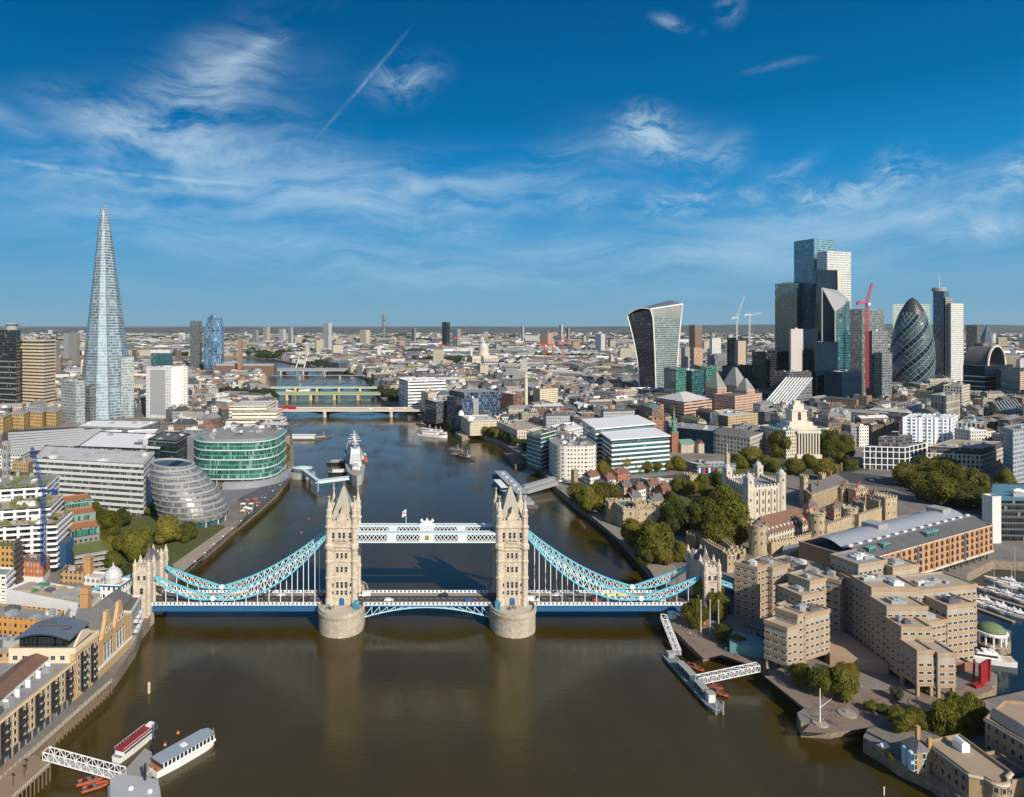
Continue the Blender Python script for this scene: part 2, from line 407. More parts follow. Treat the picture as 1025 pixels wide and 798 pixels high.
def block(name,label,cat,poly,z0,z1,wall,roof,units=4,parapet=.9,seed=None,group=None,take=True,cornice=None):
 poly=ccw([(p[0],p[1])for p in poly]);c=centre(poly)
 t=thing(name,label,cat,(c.x,c.y,z0),group)
 mb=MB();mb.prism(poly,z0,z1,cap=False)
 inn=offset(poly,-.35)
 n=len(poly)
 for i in range(n):
  j=(i+1)%n
  mb.face([(*poly[i],z1),(*poly[j],z1),(*inn[j],z1),(*inn[i],z1)])
  mb.face([(*inn[j],z1-parapet),(*inn[i],z1-parapet),(*inn[i],z1),(*inn[j],z1)])
 mb.build('wall',wall,t)
 r=MB();r.face([(*p,z1-parapet)for p in inn]);r.build('roof',roof,t)
 if cornice:
  q=MB();ring(q,poly,z1-1.0,z1-.5,.35);q.build('cornice',cornice,t)
 if units:roof_units(t,poly,z1-parapet,units,seed if seed is not None else int(abs(c.x*7+c.y)))
 if take:TAKEN.append(offset(poly,4))
 return t
def ring(mb,poly,z0,z1,off,inner=-.05,mi=0):
 """a band round a plan, standing off the wall"""
 o,i_=offset(poly,off),offset(poly,inner);n=len(o)
 for a in range(n):
  b=(a+1)%n
  mb.face([(*o[a],z0),(*o[b],z0),(*o[b],z1),(*o[a],z1)],mi)
  mb.face([(*o[a],z1),(*o[b],z1),(*i_[b],z1),(*i_[a],z1)],mi)
  mb.face([(*o[b],z0),(*o[a],z0),(*i_[a],z0),(*i_[b],z0)],mi)
def bands(t,poly,zs,h,off,mat,name='spandrel_band'):
 for z in zs:
  mb=MB();ring(mb,poly,z,z+h,off);mb.build(name,mat,t)
M={}
def defmats():
 M['plant_grey']=plain('plant_grey',(.30,.31,.31),.7);M['plant_white']=plain('plant_white',(.62,.62,.60),.6);M['plant_dark']=plain('plant_dark',(.10,.105,.11),.7)
 M['roof_grey']=plain('roof_grey',(.24,.24,.235),.9,.3,.15);M['roof_dark']=plain('roof_dark',(.09,.092,.098),.9,.3,.15)
 M['roof_light']=plain('roof_light',(.47,.46,.44),.9,.25,.15);M['roof_tan']=plain('roof_tan',(.36,.30,.23),.9,.2,.2)
 M['roof_white']=plain('roof_white',(.70,.70,.68),.7,.08,.15);M['roof_green']=plain('roof_green',(.13,.15,.05),.95,.4,.3)
 M['slate']=plain('slate',(.13,.125,.125),.75,.3,.5);M['tile_red']=plain('tile_red',(.17,.085,.06),.85,.3,.5);M['tile_brown']=plain('tile_brown',(.17,.095,.065),.85,.3,.4)
 M['copper']=plain('copper',(.13,.24,.185),.7,.2,.5)
 M['stone']=plain('stone',(.42,.36,.28),.88,.28,.5,streak=True);M['stone_pale']=plain('stone_pale',(.58,.52,.42),.88,.2,.4,streak=True)
 M['granite']=ashlar('granite',(.42,.37,.29),1.8,.9)
 M['ragstone']=ashlar('ragstone',(.44,.355,.235),.9,.5,.22);M['ragstone_dark']=ashlar('ragstone_dark',(.32,.25,.165),.9,.5,.22)
 M['white_paint']=plain('white_paint',(.78,.78,.76),.5,.06);M['light_blue']=plain('light_blue',(.13,.47,.60),.45,.10);M['pale_blue']=plain('pale_blue',(.52,.66,.70),.45,.08)
 M['deep_blue']=plain('deep_blue',(.022,.115,.26),.45,.12);M['gold']=plain('gold',(.75,.48,.10),.35,.1,metal=.8);M['red']=plain('red',(.55,.03,.025),.45,.08)
 M['dark_glass']=plain('dark_glass',(.022,.03,.036),.1,.3,.3,spec=.8);M['asphalt']=plain('asphalt',(.062,.062,.064),.92,.25,.2)
 M['black']=plain('black',(.02,.02,.022),.5,.1);M['steel']=plain('steel',(.42,.43,.44),.4,.1,metal=.6);M['timber']=plain('timber',(.16,.11,.07),.85,.3,.4)
 M['brick_yellow']=plain('brick_yellow',(.40,.25,.12),.9,.22,.4,streak=True);M['brick_red']=plain('brick_red',(.27,.125,.08),.9,.22,.4,streak=True)
 M['cream']=plain('cream',(.66,.56,.40),.8,.12,.3);M['concrete']=plain('concrete',(.40,.38,.34),.9,.22,.3,streak=True);M['orange']=plain('orange',(.80,.16,.02),.5,.1)
defmats()
# river, land, hills
def xy(lst,z=0.0):return[tuple(P(a,b,z)[:2])for a,b in lst]
SOUTH_BANK=[(0,775),(30,752),(108,684),(123,669),(135,651),(141,632),(151,622),(165,600),(181,577),(210,555),(236,532),(260,512),(278,496),(294,473),(294,457),(292,439),(287,426),(280,415),(273,405),(271,396),(270,386),(267,376),(256,371),(240,368.5),(222,367),(195,364)]
NORTH_BANK=[(195,357.5),(240,357.5),(272,360),(300,366),(330,370.5),(346,373.5),(356,376),(364,379),(370,384),(377.7,398),(385.5,404),(413,413),(421,420),(460,429),(475,436),(500,446),(523,460),(536,467),(556,493),(578,511),(600,527),(617,541),(635,560),(647,574),(668,604),(661,612),(670,631),(703,662),(719,657),(746,665),(762,674),(812,718),(797,727),(801,737),(830,739),(868,731),(905,722),(955,712),(996,698),(997,688),(984,679),(966,668),(960,652),(1000,657),(1011,653),(1011,642),(985,634),(964,630),(964,604),(968,582),(993,569),(1060,573),(1250,595)]
EAST_BANK=[(1250,650),(1100,690),(1025,704),(990,712),(950,724),(905,733),(868,743),(863,752),(884,765),(897,775),(931,791),(960,815),(985,850)]
def terrain():
 m,N,b=newmat('ground_paving')
 pos=N.n('ShaderNodeNewGeometry').outputs['Position']
 n=N.noise(pos,.03,6,.7);n2=N.noise(pos,.6,4,.7)
 c=N.mix(N.mapr(n,.35,.65),(.13,.12,.11,1),(.25,.22,.185,1))
 k=N.mapr(n2,.2,.8,.65,1.3)
 N.l(N.mix(1.0,c,N.xyz(k,k,k),'MULTIPLY'),b.inputs['Base Color']);b.inputs['Roughness'].default_value=.92
 quay=ashlar('quay_wall',(.26,.21,.15),1.6,.7,.22)
 far=70000
 s=[(-128,196),(-126.4,210.5),(-120.6,257),(-120.8,264),(-121.5,272),(-123,287),(-127,303),(-127.4,313)]+xy(SOUTH_BANK[6:]);south=[(-150,-900),(-140,60)]+s+[(-6000,2700),(-far,3000),(-far,-900)]
 nb=xy(NORTH_BANK);north=[(-far,5200),(-6000,3400)]+nb+[(900,420),(far,420),(far,far),(-far,far)]
 e=xy(EAST_BANK);east=[(far,380),(900,330)]+e+[(180,60),(180,-900),(far,-900)]
 for nm,poly in(('ground',south),('ground',north),('ground',east)):
  mb=MB();mb.prism(poly,-3,5.0,mi=1,mt=0)
  o=mb.build(nm,[m,quay]);kind(o,'structure')
  me=o.data;bm=bmesh.new();bm.from_mesh(me);bmesh.ops.triangulate(bm,faces=[f for f in bm.faces if len(f.verts)>4]);bm.to_mesh(me);bm.free()
 m,N,b=newmat('river_water')
 pos=N.n('ShaderNodeNewGeometry').outputs['Position']
 n=N.noise(N.mapping(pos,sc=(1,.35,1)),.012,5,.6)
 N.l(N.mix(N.mapr(n,.3,.7),(.036,.025,.003,1),(.055,.040,.006,1)),b.inputs['Base Color'])
 b.inputs['IOR'].default_value=1.42;b.inputs['Specular IOR Level'].default_value=.56
 n0=N.noise(pos,.02,4,.6);n0=N.m('ADD',N.m('MULTIPLY',n0,.6),N.m('MULTIPLY',N.noise(N.mapping(pos,rot=(0,0,R(12)),sc=(1,.12,1)),.09,4,.6),.4));N.l(N.mapr(n0,.38,.62,.05,.30),b.inputs['Roughness'])
 w1=N.noise(N.mapping(pos,rot=(0,0,R(20)),sc=(.5,1.2,1)),.55,5,.65,.4)
 w2=N.noise(N.mapping(pos,rot=(0,0,R(-35)),sc=(.6,1,1)),.11,4,.6)
 h=N.m('ADD',N.m('ADD',N.m('MULTIPLY',w1,.5),w2),N.m('MULTIPLY',N.noise(N.mapping(pos,rot=(0,0,R(8)),sc=(1.6,.8,1)),1.1,3,.6,.3),.12))
 bp=N.n('ShaderNodeBump');bp.inputs['Strength'].default_value=.13;bp.inputs['Distance'].default_value=.7
 N.l(h,bp.inputs['Height']);N.l(bp.outputs[0],b.inputs['Normal'])
 mb=MB();mb.face([(-7500,-900,0),(1500,-900,0),(1500,6500,0),(-7500,6500,0)]);kind(mb.build('river',m),'structure')
 hm,N,b=newmat('hill_cover')
 pos=N.n('ShaderNodeNewGeometry').outputs['Position']
 n=N.noise(pos,.004,6,.7)
 N.l(N.mix(N.mapr(N.m('ADD',n,N.m('MULTIPLY',N.noise(N.mapping(pos,sc=(1,.25,1)),.03,3,.8),.7)),.86,1.04),(.030,.052,.040,1),(.24,.23,.21,1)),b.inputs['Base Color']);b.inputs['Roughness'].default_value=1
 mb=MB();nx,ny=130,8
 rows=[]
 for j in range(ny):
  Y=9500+j*1500;row=[]
  for i in range(nx):
   px=-200+i*1500/(nx-1);X=XA(px,Y)
   prof=18*noise.noise((px*.012,3.1,j*.2))+9*noise.noise((px*.05,1.7,j*.4))
   rise=max(0,math.sin(math.pi*min(1,j/(ny-2.0))*.5))
   right=max(0,min(1,(px-560)/120))*85*max(0,min(1,(1200-px)/420))
   row.append((X,Y,4+rise*max(0,72+right*rise+prof*1.6+45*noise.noise((px*.006,9.3,0)))))
  rows.append(row)
 mb.loft(rows,0,False,False,closed=False)
 mb.f=[tuple(reversed(f))for f in mb.f]
 kind(mb.build('hills',hm,smooth=True),'structure')
terrain()
def sheet(name,pts,z,mat,k='structure'):
 mb=MB();p=ccw([(q[0],q[1])for q in pts]);mb.face([(*q,z)for q in p]);o=mb.build(name,mat);kind(o,k)
 if len(p)>4:
  bm=bmesh.new();bm.from_mesh(o.data);bmesh.ops.triangulate(bm,faces=bm.faces);bm.to_mesh(o.data);bm.free()
 return o
M['lawn']=plain('lawn',(.075,.085,.022),.95,.35,.12);M['path_stone']=plain('path_stone',(.30,.25,.19),.9,.2,.3)
M['dark_paving']=plain('dark_paving',(.085,.09,.105),.85,.2,.25);M['paving']=plain('paving',(.24,.21,.17),.9,.22,.2)
M['brick_paving']=plain('brick_paving',(.20,.15,.115),.9,.25,.25)
G=lambda lst:[tuple(P(a,b,5.0)[:2])for a,b in lst]
sheet('lawn',G([(108,575),(92,520),(118,500),(150,503),(230,528),(212,540),(180,562),(160,580)]),5.05,M['lawn'])
sheet('footpath',G([(172,565),(226,527),(236,527),(182,573)]),5.10,M['path_stone'])
sheet('promenade',G([(183,574),(238,527),(250,508),(236,500),(262,487),(283,482),(291,472),(290,478),(276,494),(258,510),(234,530),(208,553),(190,570)]),5.12,M['dark_paving'])
sheet('plaza',G([(224,522),(232,500),(276,484),(286,470),(278,470),(200,490),(214,522)]),5.06,plain('plaza_stone',(.16,.165,.18),.85,.2,.2))
sheet('wharf_paving',G([(668,600),(650,570),(620,540),(560,490),(572,486),(600,508),(640,535),(690,580)]),5.05,M['paving'])
sheet('riverside_paving',G([(664,612),(680,606),(735,640),(760,668),(722,655),(704,659),(674,630)]),5.05,M['brick_paving'])
sheet('hotel_paving',G([(764,676),(790,676),(870,690),(960,690),(985,676),(994,690),(905,719),(866,728),(830,734),(803,732),(816,717)]),5.05,M['brick_paving'])
sheet('road',G([(560,484),(640,478),(720,470),(735,474),(690,484),(600,492)]),5.06,M['asphalt'])
sheet('road',G([(830,470),(900,478),(950,498),(1000,512),(1000,520),(940,506),(890,488),(830,480)]),5.06,M['asphalt'])
sheet('moat_lawn',G([(690,470),(800,452),(850,460),(870,470),(820,474),(740,476)]),5.05,M['lawn'])
sheet('inner_lawn',G([(672,490),(740,482),(745,505),(690,520)]),5.05,M['lawn'])
sheet('road',G([(712,592),(745,584),(800,590),(860,600),(820,610),(760,604),(716,606)]),5.08,M['asphalt'])
def dock_water():
 m,N,b=newmat('dock_water_surface');pos=N.n('ShaderNodeNewGeometry').outputs['Position'];b.inputs['Base Color'].default_value=(.010,.020,.026,1);b.inputs['Roughness'].default_value=.1;b.inputs['IOR'].default_value=1.36
 bp=N.n('ShaderNodeBump');bp.inputs['Strength'].default_value=.12;bp.inputs['Distance'].default_value=.4;N.l(N.noise(pos,.9,4,.6),bp.inputs['Height']);N.l(bp.outputs[0],b.inputs['Normal'])
 sheet('dock_water',[tuple(P(a,b_,0)[:2])for a,b_ in((952,712),(930,690),(930,560),(1300,570),(1300,720),(1000,716))],.03,m)
dock_water()
# the bridge with two towers
YN,YF=317.0,331.0
DZ=9.6
TXC=39.7
def pinnacle(mb,c,r,h,n=8):
 """turret top: corbel ring, slender spire, cross finial"""
 mb.lathe(c,[(r*1.0,0),(r*1.22,.5),(r*1.22,1.2),(r*.98,1.5),(r*.92,h*.30),(r*1.12,h*.33),(r*.75,h*.42),(r*.16,h*.84),(r*.12,h*.88),(r*.3,h*.895),(r*.3,h*.915),(r*.1,h*.93),(.07,h)],n)
 mb.bar((c[0]-.75,c[1],c[2]+h*.955),(c[0]+.75,c[1],c[2]+h*.955),.26);mb.bar((c[0],c[1]-.7,c[2]+h*.955),(c[0],c[1]+.7,c[2]+h*.955),.26)
def bridge():
 T=thing('bascule_bridge','great blue and white suspension and bascule bridge with two gothic stone towers across the river','bridge',(0,324,0))
 stone,gran,wp,lb,db,pb=M['stone_pale'],M['granite'],M['white_paint'],M['light_blue'],M['deep_blue'],M['pale_blue']
 tower_stone=ashlar('tower_stone',(.53,.46,.365),1.5,.75,.15)
 for sx in(-1,1):
  cx=sx*TXC;cy=325.0
  a,L=10.4,22.5;pl=[]
  for i in range(17):
   t=math.pi*i/16;pl.append((cx+a*math.cos(t),cy+9+12.5*math.sin(t)**.85 if 0<i<16 else cy+9))
  for i in range(17):
   t=math.pi+math.pi*i/16;pl.append((cx+a*math.cos(t),cy-9-12.5*abs(math.sin(t))**.85 if 0<i<16 else cy-9))
  mb=MB();mb.prism(pl,-4,8.6);ring(mb,pl,8.6,9.5,.45,-1.0);ring(mb,pl,7.9,8.3,.22)
  for z in(1.3,2.6,3.9,5.2,6.5):ring(mb,pl,z,z+.1,.05)
  inn=offset(pl,-.1);mb.face([(*p,9.5)for p in offset(pl,-.9)])
  o1,o2=offset(pl,.1),offset(pl,-.45)
  for i in range(len(o1)):
   j=(i+1)%len(o1);ym=(o1[i][1]+o1[j][1])/2
   if abs(ym-cy)>8.5:
    for A,B,z0,z1 in((o1[i],o1[j],9.5,10.7),(o2[j],o2[i],9.5,10.7)):mb.face([(*A,z0),(*B,z0),(*B,z1),(*A,z1)])
    mb.face([(*o1[i],10.7),(*o1[j],10.7),(*o2[j],10.7),(*o2[i],10.7)])
  mb.build('pier',gran,T)
  for k in(-1,1):
   mb=MB();mb.tube((cx+k*6,cy-15,9.5),(cx+k*6,cy-15,13.2),.12,6);mb.lathe((cx+k*6,cy-15,13.1),[(.2,0),(.35,.35),(.1,.8)],6);mb.build('lamp_post',lb,T)
  tw=tower_stone
  hx,hy=6.1,8.3
  tb=MB()
  y0,y1=cy-hy,cy+hy;x0,x1=cx-hx,cx+hx
  zt=49.0;za=19.5
  tb.box((cx,cy,za),(2*hx,2*hy,zt-za))
  for yy in(cy-hy+3.3,cy+hy-3.3):tb.box((cx,yy,9.5),(2*hx,6.6,za-9.5-.005))
  for z,d,h in((45.4,.5,.9),(43.6,.18,.35),(38.0,.35,.6),(36.6,.8,.7),(35.0,.55,.5),(29.6,.4,.7),(22.0,.45,.8),(13.0,.3,.5)):
   if z>za:tb.box((cx,cy,z),(2*hx+2*d,2*hy+2*d,h))
   else:
    for yy in(cy-hy+3.3,cy+hy-3.3):tb.box((cx,yy,z),(2*hx+2*d,6.6+2*d,h))
  for s2 in(-1,1):
   pts=[(cx+s2*(hx-.02),cy+1.7*1.0*math.cos(t),15.8+3.7*math.sin(t))for t in[math.pi*i/8 for i in range(9)]]
  for k in(-1,1):
   tb.box((cx+k*2.9,y0-.02,10),(.5,.5,35));tb.box((cx+k*2.9,y1+.02,10),(.5,.5,35))
   tb.box((x0-.02,cy+k*3.9,19.6),(.5,.5,26));tb.box((x1+.02,cy+k*3.9,19.6),(.5,.5,26))
  for s2 in(-1,1):
   for q in(-5.0,-3.6,3.6,5.0):tb.box((cx+s2*(hx+.05),cy+q,48.9),(.5,.9,1.2))
   for q in(-1,1):tb.box((cx+q*3.6,cy+s2*(hy+.05),48.9),(.9,.5,1.2))
  twr=tb.build('tower',tw,T)
  for ax,ay in((-1,-1),(1,-1),(1,1),(-1,1)):
   c=(cx+ax*(hx-.2),cy+ay*(hy-.2),9.5)
   mb=MB();mb.lathe(c,[(1.75,0),(1.75,3),(1.5,3.6),(1.5,12.2),(1.8,12.5),(1.8,13.2),(1.46,13.6),(1.46,19.9),(1.75,20.2),(1.75,20.9),(1.46,21.2),(1.46,25.4),(2.1,26.6),(2.1,28.3),(1.5,29),(1.5,35.7),(1.95,36.2),(1.95,36.9),(1.42,37.3),(1.42,40.5)],8,a0=math.pi/8)
   pinnacle(mb,(c[0],c[1],50.0),1.36,10.6)
   mb.build('turret',tw,twr)
  def dormer(n,t,half,depth):
   n,t=Vector(n),Vector(t);mb=MB();c=Vector((cx,cy,0))+n*depth
   prof=[(-2.3,46.2),(2.3,46.2),(2.3,50.6),(1.7,50.6),(1.3,51.9),(.7,51.9),(.35,53.4),(0,55.2),(-.35,53.4),(-.7,51.9),(-1.3,51.9),(-1.7,50.6),(-2.3,50.6)]
   rings=[[c+t*a+n*d+Vector((0,0,z))for a,z in prof]for d in(.35,-3.0)]
   mb.loft(rings,0,True,True);mb.build('gable',tw,twr)
  dormer((0,-1,0),(1,0,0),2,hy);dormer((0,1,0),(-1,0,0),2,hy);dormer((1,0,0),(0,1,0),2,hx);dormer((-1,0,0),(0,-1,0),2,hx)
  mb=MB();q=lambda w,d,z:[(cx-w,cy-d,z),(cx+w,cy-d,z),(cx+w,cy+d,z),(cx-w,cy+d,z)]
  mb.loft([q(5.4,7.2,49.2),q(3.9,5.0,53.0),q(.5,.7,63.0)]);mb.build('roof',plain('tower_slate',(.33,.32,.26),.8,.2,.5),twr)
  mb=MB();mb.lathe((cx,cy,63),[(.45,0),(.6,.5),(.2,.9),(.2,2.0),(.42,2.4),(.12,2.8),(.08,4.4)],8);mb.build('finial',M['gold'],twr)
  fr,gl=plain('window_stone',(.56,.50,.41),.85,.1),M['dark_glass']
  ms=[]
  def put(xc,z,w,h,side=-1):
   ms.append((window_mesh(w,h,fr,gl),Matrix.Translation((cx+xc,y0-.05,z))if side==-1 else Matrix.Translation((cx+(hx+.05)*side,cy+xc,z))@Matrix.Rotation(R(90)if side==1 else R(-90),4,'Z')))
  for z,xs,w,h in((42.0,(-1.0,1.0,-3.9,3.9),1.15,2.6),(39.6,(-1.0,1.0,-4.0,4.0),.8,1.0),(32.6,(-2.0,0,2.0),1.0,2.5),(26.2,(-2.0,0,2.0),1.05,2.5),(19.0,(-2.0,0,2.0),1.1,2.8),(15.4,(-2.0,0,2.0),1.1,2.0),(19.0,(-4.1,4.1),.7,1.6),(15.4,(-4.1,4.1),.7,1.2)):
   for x_ in xs:put(x_,z,w,h)
  put(0,49.2,1.9,2.2)
  for side in(-1,1):
   s_=2 if side==1 else-2
   for z,ys,w,h in((41.8,(-1.2,1.2),1.1,2.5),(32.6,(-2.2,0,2.2),1.0,2.4),(26.2,(-2.2,0,2.2),1.0,2.4)):
    for y_ in ys:
     ms.append((window_mesh(w,h,fr,gl),Matrix.Translation((cx+side*(hx+.05),cy+y_,z))@Matrix.Rotation(R(90)*side,4,'Z')))
  for me,mt in ms:kids('window',twr,me,[mt])
  mb=MB();mb.box((cx,y0-.35,38.6),(5.4,.9,.4));
  for k in range(7):mb.box((cx-2.4+k*.8,y0-.72,39.0),(.18,.14,.9))
  mb.box((cx,y0-.72,39.8),(5.4,.2,.15));mb.build('balcony',tw,twr)
  mb=MB();mb.box((cx,y0-.08,9.55),(2.4,.3,2.8));mb.lathe((cx,y0-.08,12.3),[(1.2,0),(.1,1.0)],8,sy=.14);mb.build('door',db,twr)
  mb=MB()
  mb.box((cx-sx*7.3,cy-12,9.5),(2.2,2.6,2.6));mb.lathe((cx-sx*7.3,cy-12,12.1),[(1.7,0),(1.2,.8),(.1,1.6)],8);mb.build('control_cabin',plain('cabin_teal',(.05,.20,.28),.5,.1),T)
 for(yc,nm)in((319.0,0),(331.0,1)):
  x0,x1=-TXC+6.2,TXC-6.2;mb=MB()
  mb.box((0,yc,38.6),(x1-x0,3.6,.5));mb.box((0,yc,42.4),(x1-x0,4.0,.45))
  wk=mb.build('walkway',pb,T)
  mb=MB();mb.box((0,yc,39.1),(x1-x0-.2,2.4,3.3));mb.build('glazing',M['dark_glass'],wk)
  for yy in(yc-1.85,yc+1.85):
   for(xa,xb)in((x0+.3,-18.5),(-14.5,-3.6),(3.6,14.5),(18.5,x1-.3)):
    mb=MB();n=int((xb-xa)/1.7);s_=(xb-xa)/n
    for i in range(n):
     a=xa+i*s_;mb.bar((a,yy,39.6),(a+s_,yy,42.2),.24);mb.bar((a+s_,yy+.01,39.6),(a,yy+.01,42.2),.24)
    mb.build('lattice',wp,wk)
  mb=MB()
  for yy in(yc-1.9,yc+1.9):
   for z,h in((38.4,.75),(39.5,.18),(42.2,.75)):mb.box((0,yy,z),(x1-x0,.22,h))
   for xx in(x0+.2,-16.5,0,16.5,x1-.2):mb.box((xx,yy,38.4),(4.2 if abs(xx)==16.5 else(7 if xx==0 else .9),.3,4.5))
  mb.build('side_panel',plain('walkway_white',(.60,.67,.69),.5,.08),wk)
  if nm==0:
   mb=MB();mb.box((0,yc-2.1,39.8),(1.8,.2,1.8));mb.lathe((0,yc-2.12,41.3),[(.5,0),(.5,.6),(.1,1)],8,sy=.2);mb.build('crest',M['gold'],wk)
  else:
   mb=MB();mb.box((0,yc,42.85),(7,1.2,.6));mb.box((0,yc,43.4),(5,1,1.2))
   for xx in(-2.6,0,2.6):mb.lathe((xx,yc,44.4),[(.7,0),(.75,.6),(.3,1.1),(.08,1.9 if xx==0 else 1.4)],8)
   mb.build('crest',M['white_paint'],wk)
 for yy in(YN,YF):
  mb=MB();mb.box((0,yy,DZ-.9),(2*TXC-20.6,.5,.75));mb.build('girder',db,T)
  mb=MB()
  xe=TXC-10.3;n=16
  zb=lambda x:DZ-.9-4.6*(abs(x)/xe)**1.9-.25
  for i in range(n):
   xa,xb=-xe+2*xe*i/n,-xe+2*xe*(i+1)/n
   mb.bar((xa,yy,zb(xa)),(xb,yy,zb(xb)),.5);
   if abs(xa)>5:
    mb.bar((xa,yy,DZ-.9),(xa,yy,zb(xa)),.28)
   if i<n//2:mb.bar((xa,yy,zb(xa)),(xb,yy,DZ-.9),.3)
   else:mb.bar((xb,yy,zb(xb)),(xa,yy,DZ-.9),.3)
  mb.build('bascule_truss',plain('truss_blue',(.38,.60,.68),.5,.1),T)
 mb=MB();mb.box((0,(YN+YF)/2,DZ-.7),(2*131,YF-YN-.4,.7));mb.build('deck',M['asphalt'],T)
 mb=MB()
 for k in range(86):mb.box((-127+3*k,(YN+YF)/2,DZ+.004),(1.6,.16,.012))
 for yy in(YN+3.1,YF-3.1):mb.box((0,yy,DZ+.004),(256,.12,.01))
 kind(mb.build('lane_marking',M['white_paint'],T),'stuff')
 for(xa,xb)in((-128,-TXC-10.4),(-TXC+10.4,TXC-10.4),(TXC+10.4,128)):
  for yy,s_ in((YN-.35,-1),(YF+.35,1)):
   mb=MB();mb.box(((xa+xb)/2,yy,DZ-.2),(xb-xa,.2,.35));mb.box(((xa+xb)/2,yy,DZ+1.1),(xb-xa,.2,.1))
   k=int((xb-xa)/1.9)
   for i in range(k+1):
    x_=xa+(xb-xa)*i/k;mb.box((x_,yy,DZ+.1),(1.05,.2,1.0))
   pr=mb.build('parapet',wp,T)
   mb=MB();mb.box(((xa+xb)/2,yy+.05*s_*-1,DZ+.1),(xb-xa,.08,.9));mb.build('parapet_panel',db,T)
   mb=MB();mb.box(((xa+xb)/2,yy+s_*-2.6,DZ),(xb-xa,2.4,.16));mb.build('footway',M['path_stone'],T)
 for(xa,xb)in((-128,-TXC-10.4),(TXC+10.4,128)):
  for yy in(YN,YF):
   mb=MB();mb.box(((xa+xb)/2,yy,DZ-3.0),(xb-xa,.45,2.3))
   for i in range(28):mb.box((xa+(xb-xa)*(i+.5)/28,yy,DZ-2.9),(.3,.7,2.0))
   mb.build('girder',db,T)
  mb=MB()
  for i in range(14):mb.box((xa+(xb-xa)*(i+.5)/14,(YN+YF)/2,DZ-2.4),(.5,YF-YN-.6,1.6))
  mb.build('cross_girder',db,T)
 def lens(A,B,su,sl,n):
  A,B=Vector(A),Vector(B);up,lo=[],[]
  for i in range(n+1):
   t=i/n;q=A.lerp(B,t);k=4*t*(1-t)
   up.append(q+Vector((0,0,.35-su*k)));lo.append(q+Vector((0,0,-.35-sl*k)))
  return up,lo
 for sx in(-1,1):
  for yy in(YN+.2,YF-.2):
   top=(sx*(TXC+6.6),yy,42.2);pin=(sx*99.8,yy,12.6);ab=(sx*127.0,yy,22.4)
   u1,l1=lens(top,pin,4.0,9.4,18);u2,l2=lens(pin,ab,.2,3.4,9)
   mb=MB();mw=MB()
   for ch in(u1,l1,u2,l2):
    for a,b in zip(ch[:-1],ch[1:]):mb.bar(a,b,.75,.72)
   for up,lo in((u1,l1),(u2,l2)):
    for i in range(len(up)-1):
     mw.bar(up[i],lo[i],.30)
     mw.bar(up[i],lo[i+1],.26);mw.bar(lo[i],up[i+1],.26)
   mc=mb.build('suspension_chain',lb,T);mw.build('lacing',wp,mc)
   mb=MB();mb.tube((pin[0],yy-.6,pin[2]),(pin[0],yy+.6,pin[2]),1.15,12);mb.build('pin',wp,mc)
   hs=[]
   xs=[TXC+12.6+5.35*k for k in range(15)]
   for x_ in xs:
    lo=l1 if x_<98 else l2;z=None
    for a,b in zip(lo[:-1],lo[1:]):
     if min(abs(a.x),abs(b.x))<=x_<=max(abs(a.x),abs(b.x)):z=a.z+(b.z-a.z)*(x_-abs(a.x))/(abs(b.x)-abs(a.x))
    if z and z>DZ+1.6:
     mb=MB();mb.tube((sx*x_,yy,DZ-.5),(sx*x_,yy,z),.2,6);mb.build('hanger',wp,mc)
 for sx in(-1,1):
  cx=sx*131.5;tb=MB()
  for yy in(YN-.5,YF+.5):
   tb.box((cx,yy,-2),(6.6,6.4,30.5))
   for z,d,h in((8.5,.35,.7),(21.5,.3,.6),(25.6,.4,.7)):tb.box((cx,yy,z),(6.6+2*d,6.4+2*d,h))
   for k in range(4):
    for s2 in(-1,1):tb.box((cx-2.4+k*1.6,yy+s2*3.05,28.4),(.9,.5,1.1));
   for k in range(3):
    for s2 in(-1,1):tb.box((cx+s2*3.1,yy-1.8+k*1.8,28.4),(.5,.9,1.1))
  tb.box((cx,324,19),(6.0,9.2,9));at=tb.build('abutment_tower',tower_stone,T)
  for yy in(YN-.5,YF+.5):
   for ax in(-1,1):
    for ay in(-1,1):
     mb=MB();mb.lathe((cx+ax*3.1,yy+ay*3.0,6.3),[(1.0,0),(1.0,17),(1.25,18),(1.25,19.5),(1.0,20),(1.0,22.6),(1.15,22.9),(.85,23.4),(.1,26.0)],8);mb.build('turret',tower_stone,at)
   me=window_mesh(1.5,2.8,plain('window_stone',(.5,.45,.36)),M['dark_glass'])
   kids('window',at,me,[Matrix.Translation((cx,yy-3.22,17.4))]);kids('window',at,window_mesh(1.2,2.0,MATS['window_stone'],M['dark_glass']),[Matrix.Translation((cx-1.3,yy-3.22,23.4)),Matrix.Translation((cx+1.3,yy-3.22,23.4))])
  mb=MB();mb.hip([(cx-3.2,319.5),(cx+3.2,319.5),(cx+3.2,328.5),(cx-3.2,328.5)],27.9,5.2,.3);mb.lathe((cx,322,32.4),[(.5,0),(.6,1),(.1,3.6)],8);mb.build('roof',M['slate'],at)
  mb=MB();mw=MB()
  for yy in(YN+.2,YF-.2):
   A,B=Vector((sx*135.5,yy,21.5)),Vector((sx*165,yy,10.8))
   for dz in(0,-1.8):mb.bar(A+Vector((0,0,dz)),B+Vector((0,0,dz*.4)),.7)
   for i in range(8):
    a,b=A.lerp(B,i/8),A.lerp(B,(i+1)/8);mw.bar(a,b+Vector((0,0,-1.2)),.25);mw.bar(a+Vector((0,0,-1.4)),b,.25)
  bs=mb.build('backstay',lb,T);mw.build('lacing',wp,bs)
  mb=MB();L=95 if sx>0 else 60
  mb.box((sx*(131+L/2),324,DZ-.8),(L,15.5,.8));mb.build('approach_road',M['asphalt'],T)
  mb=MB()
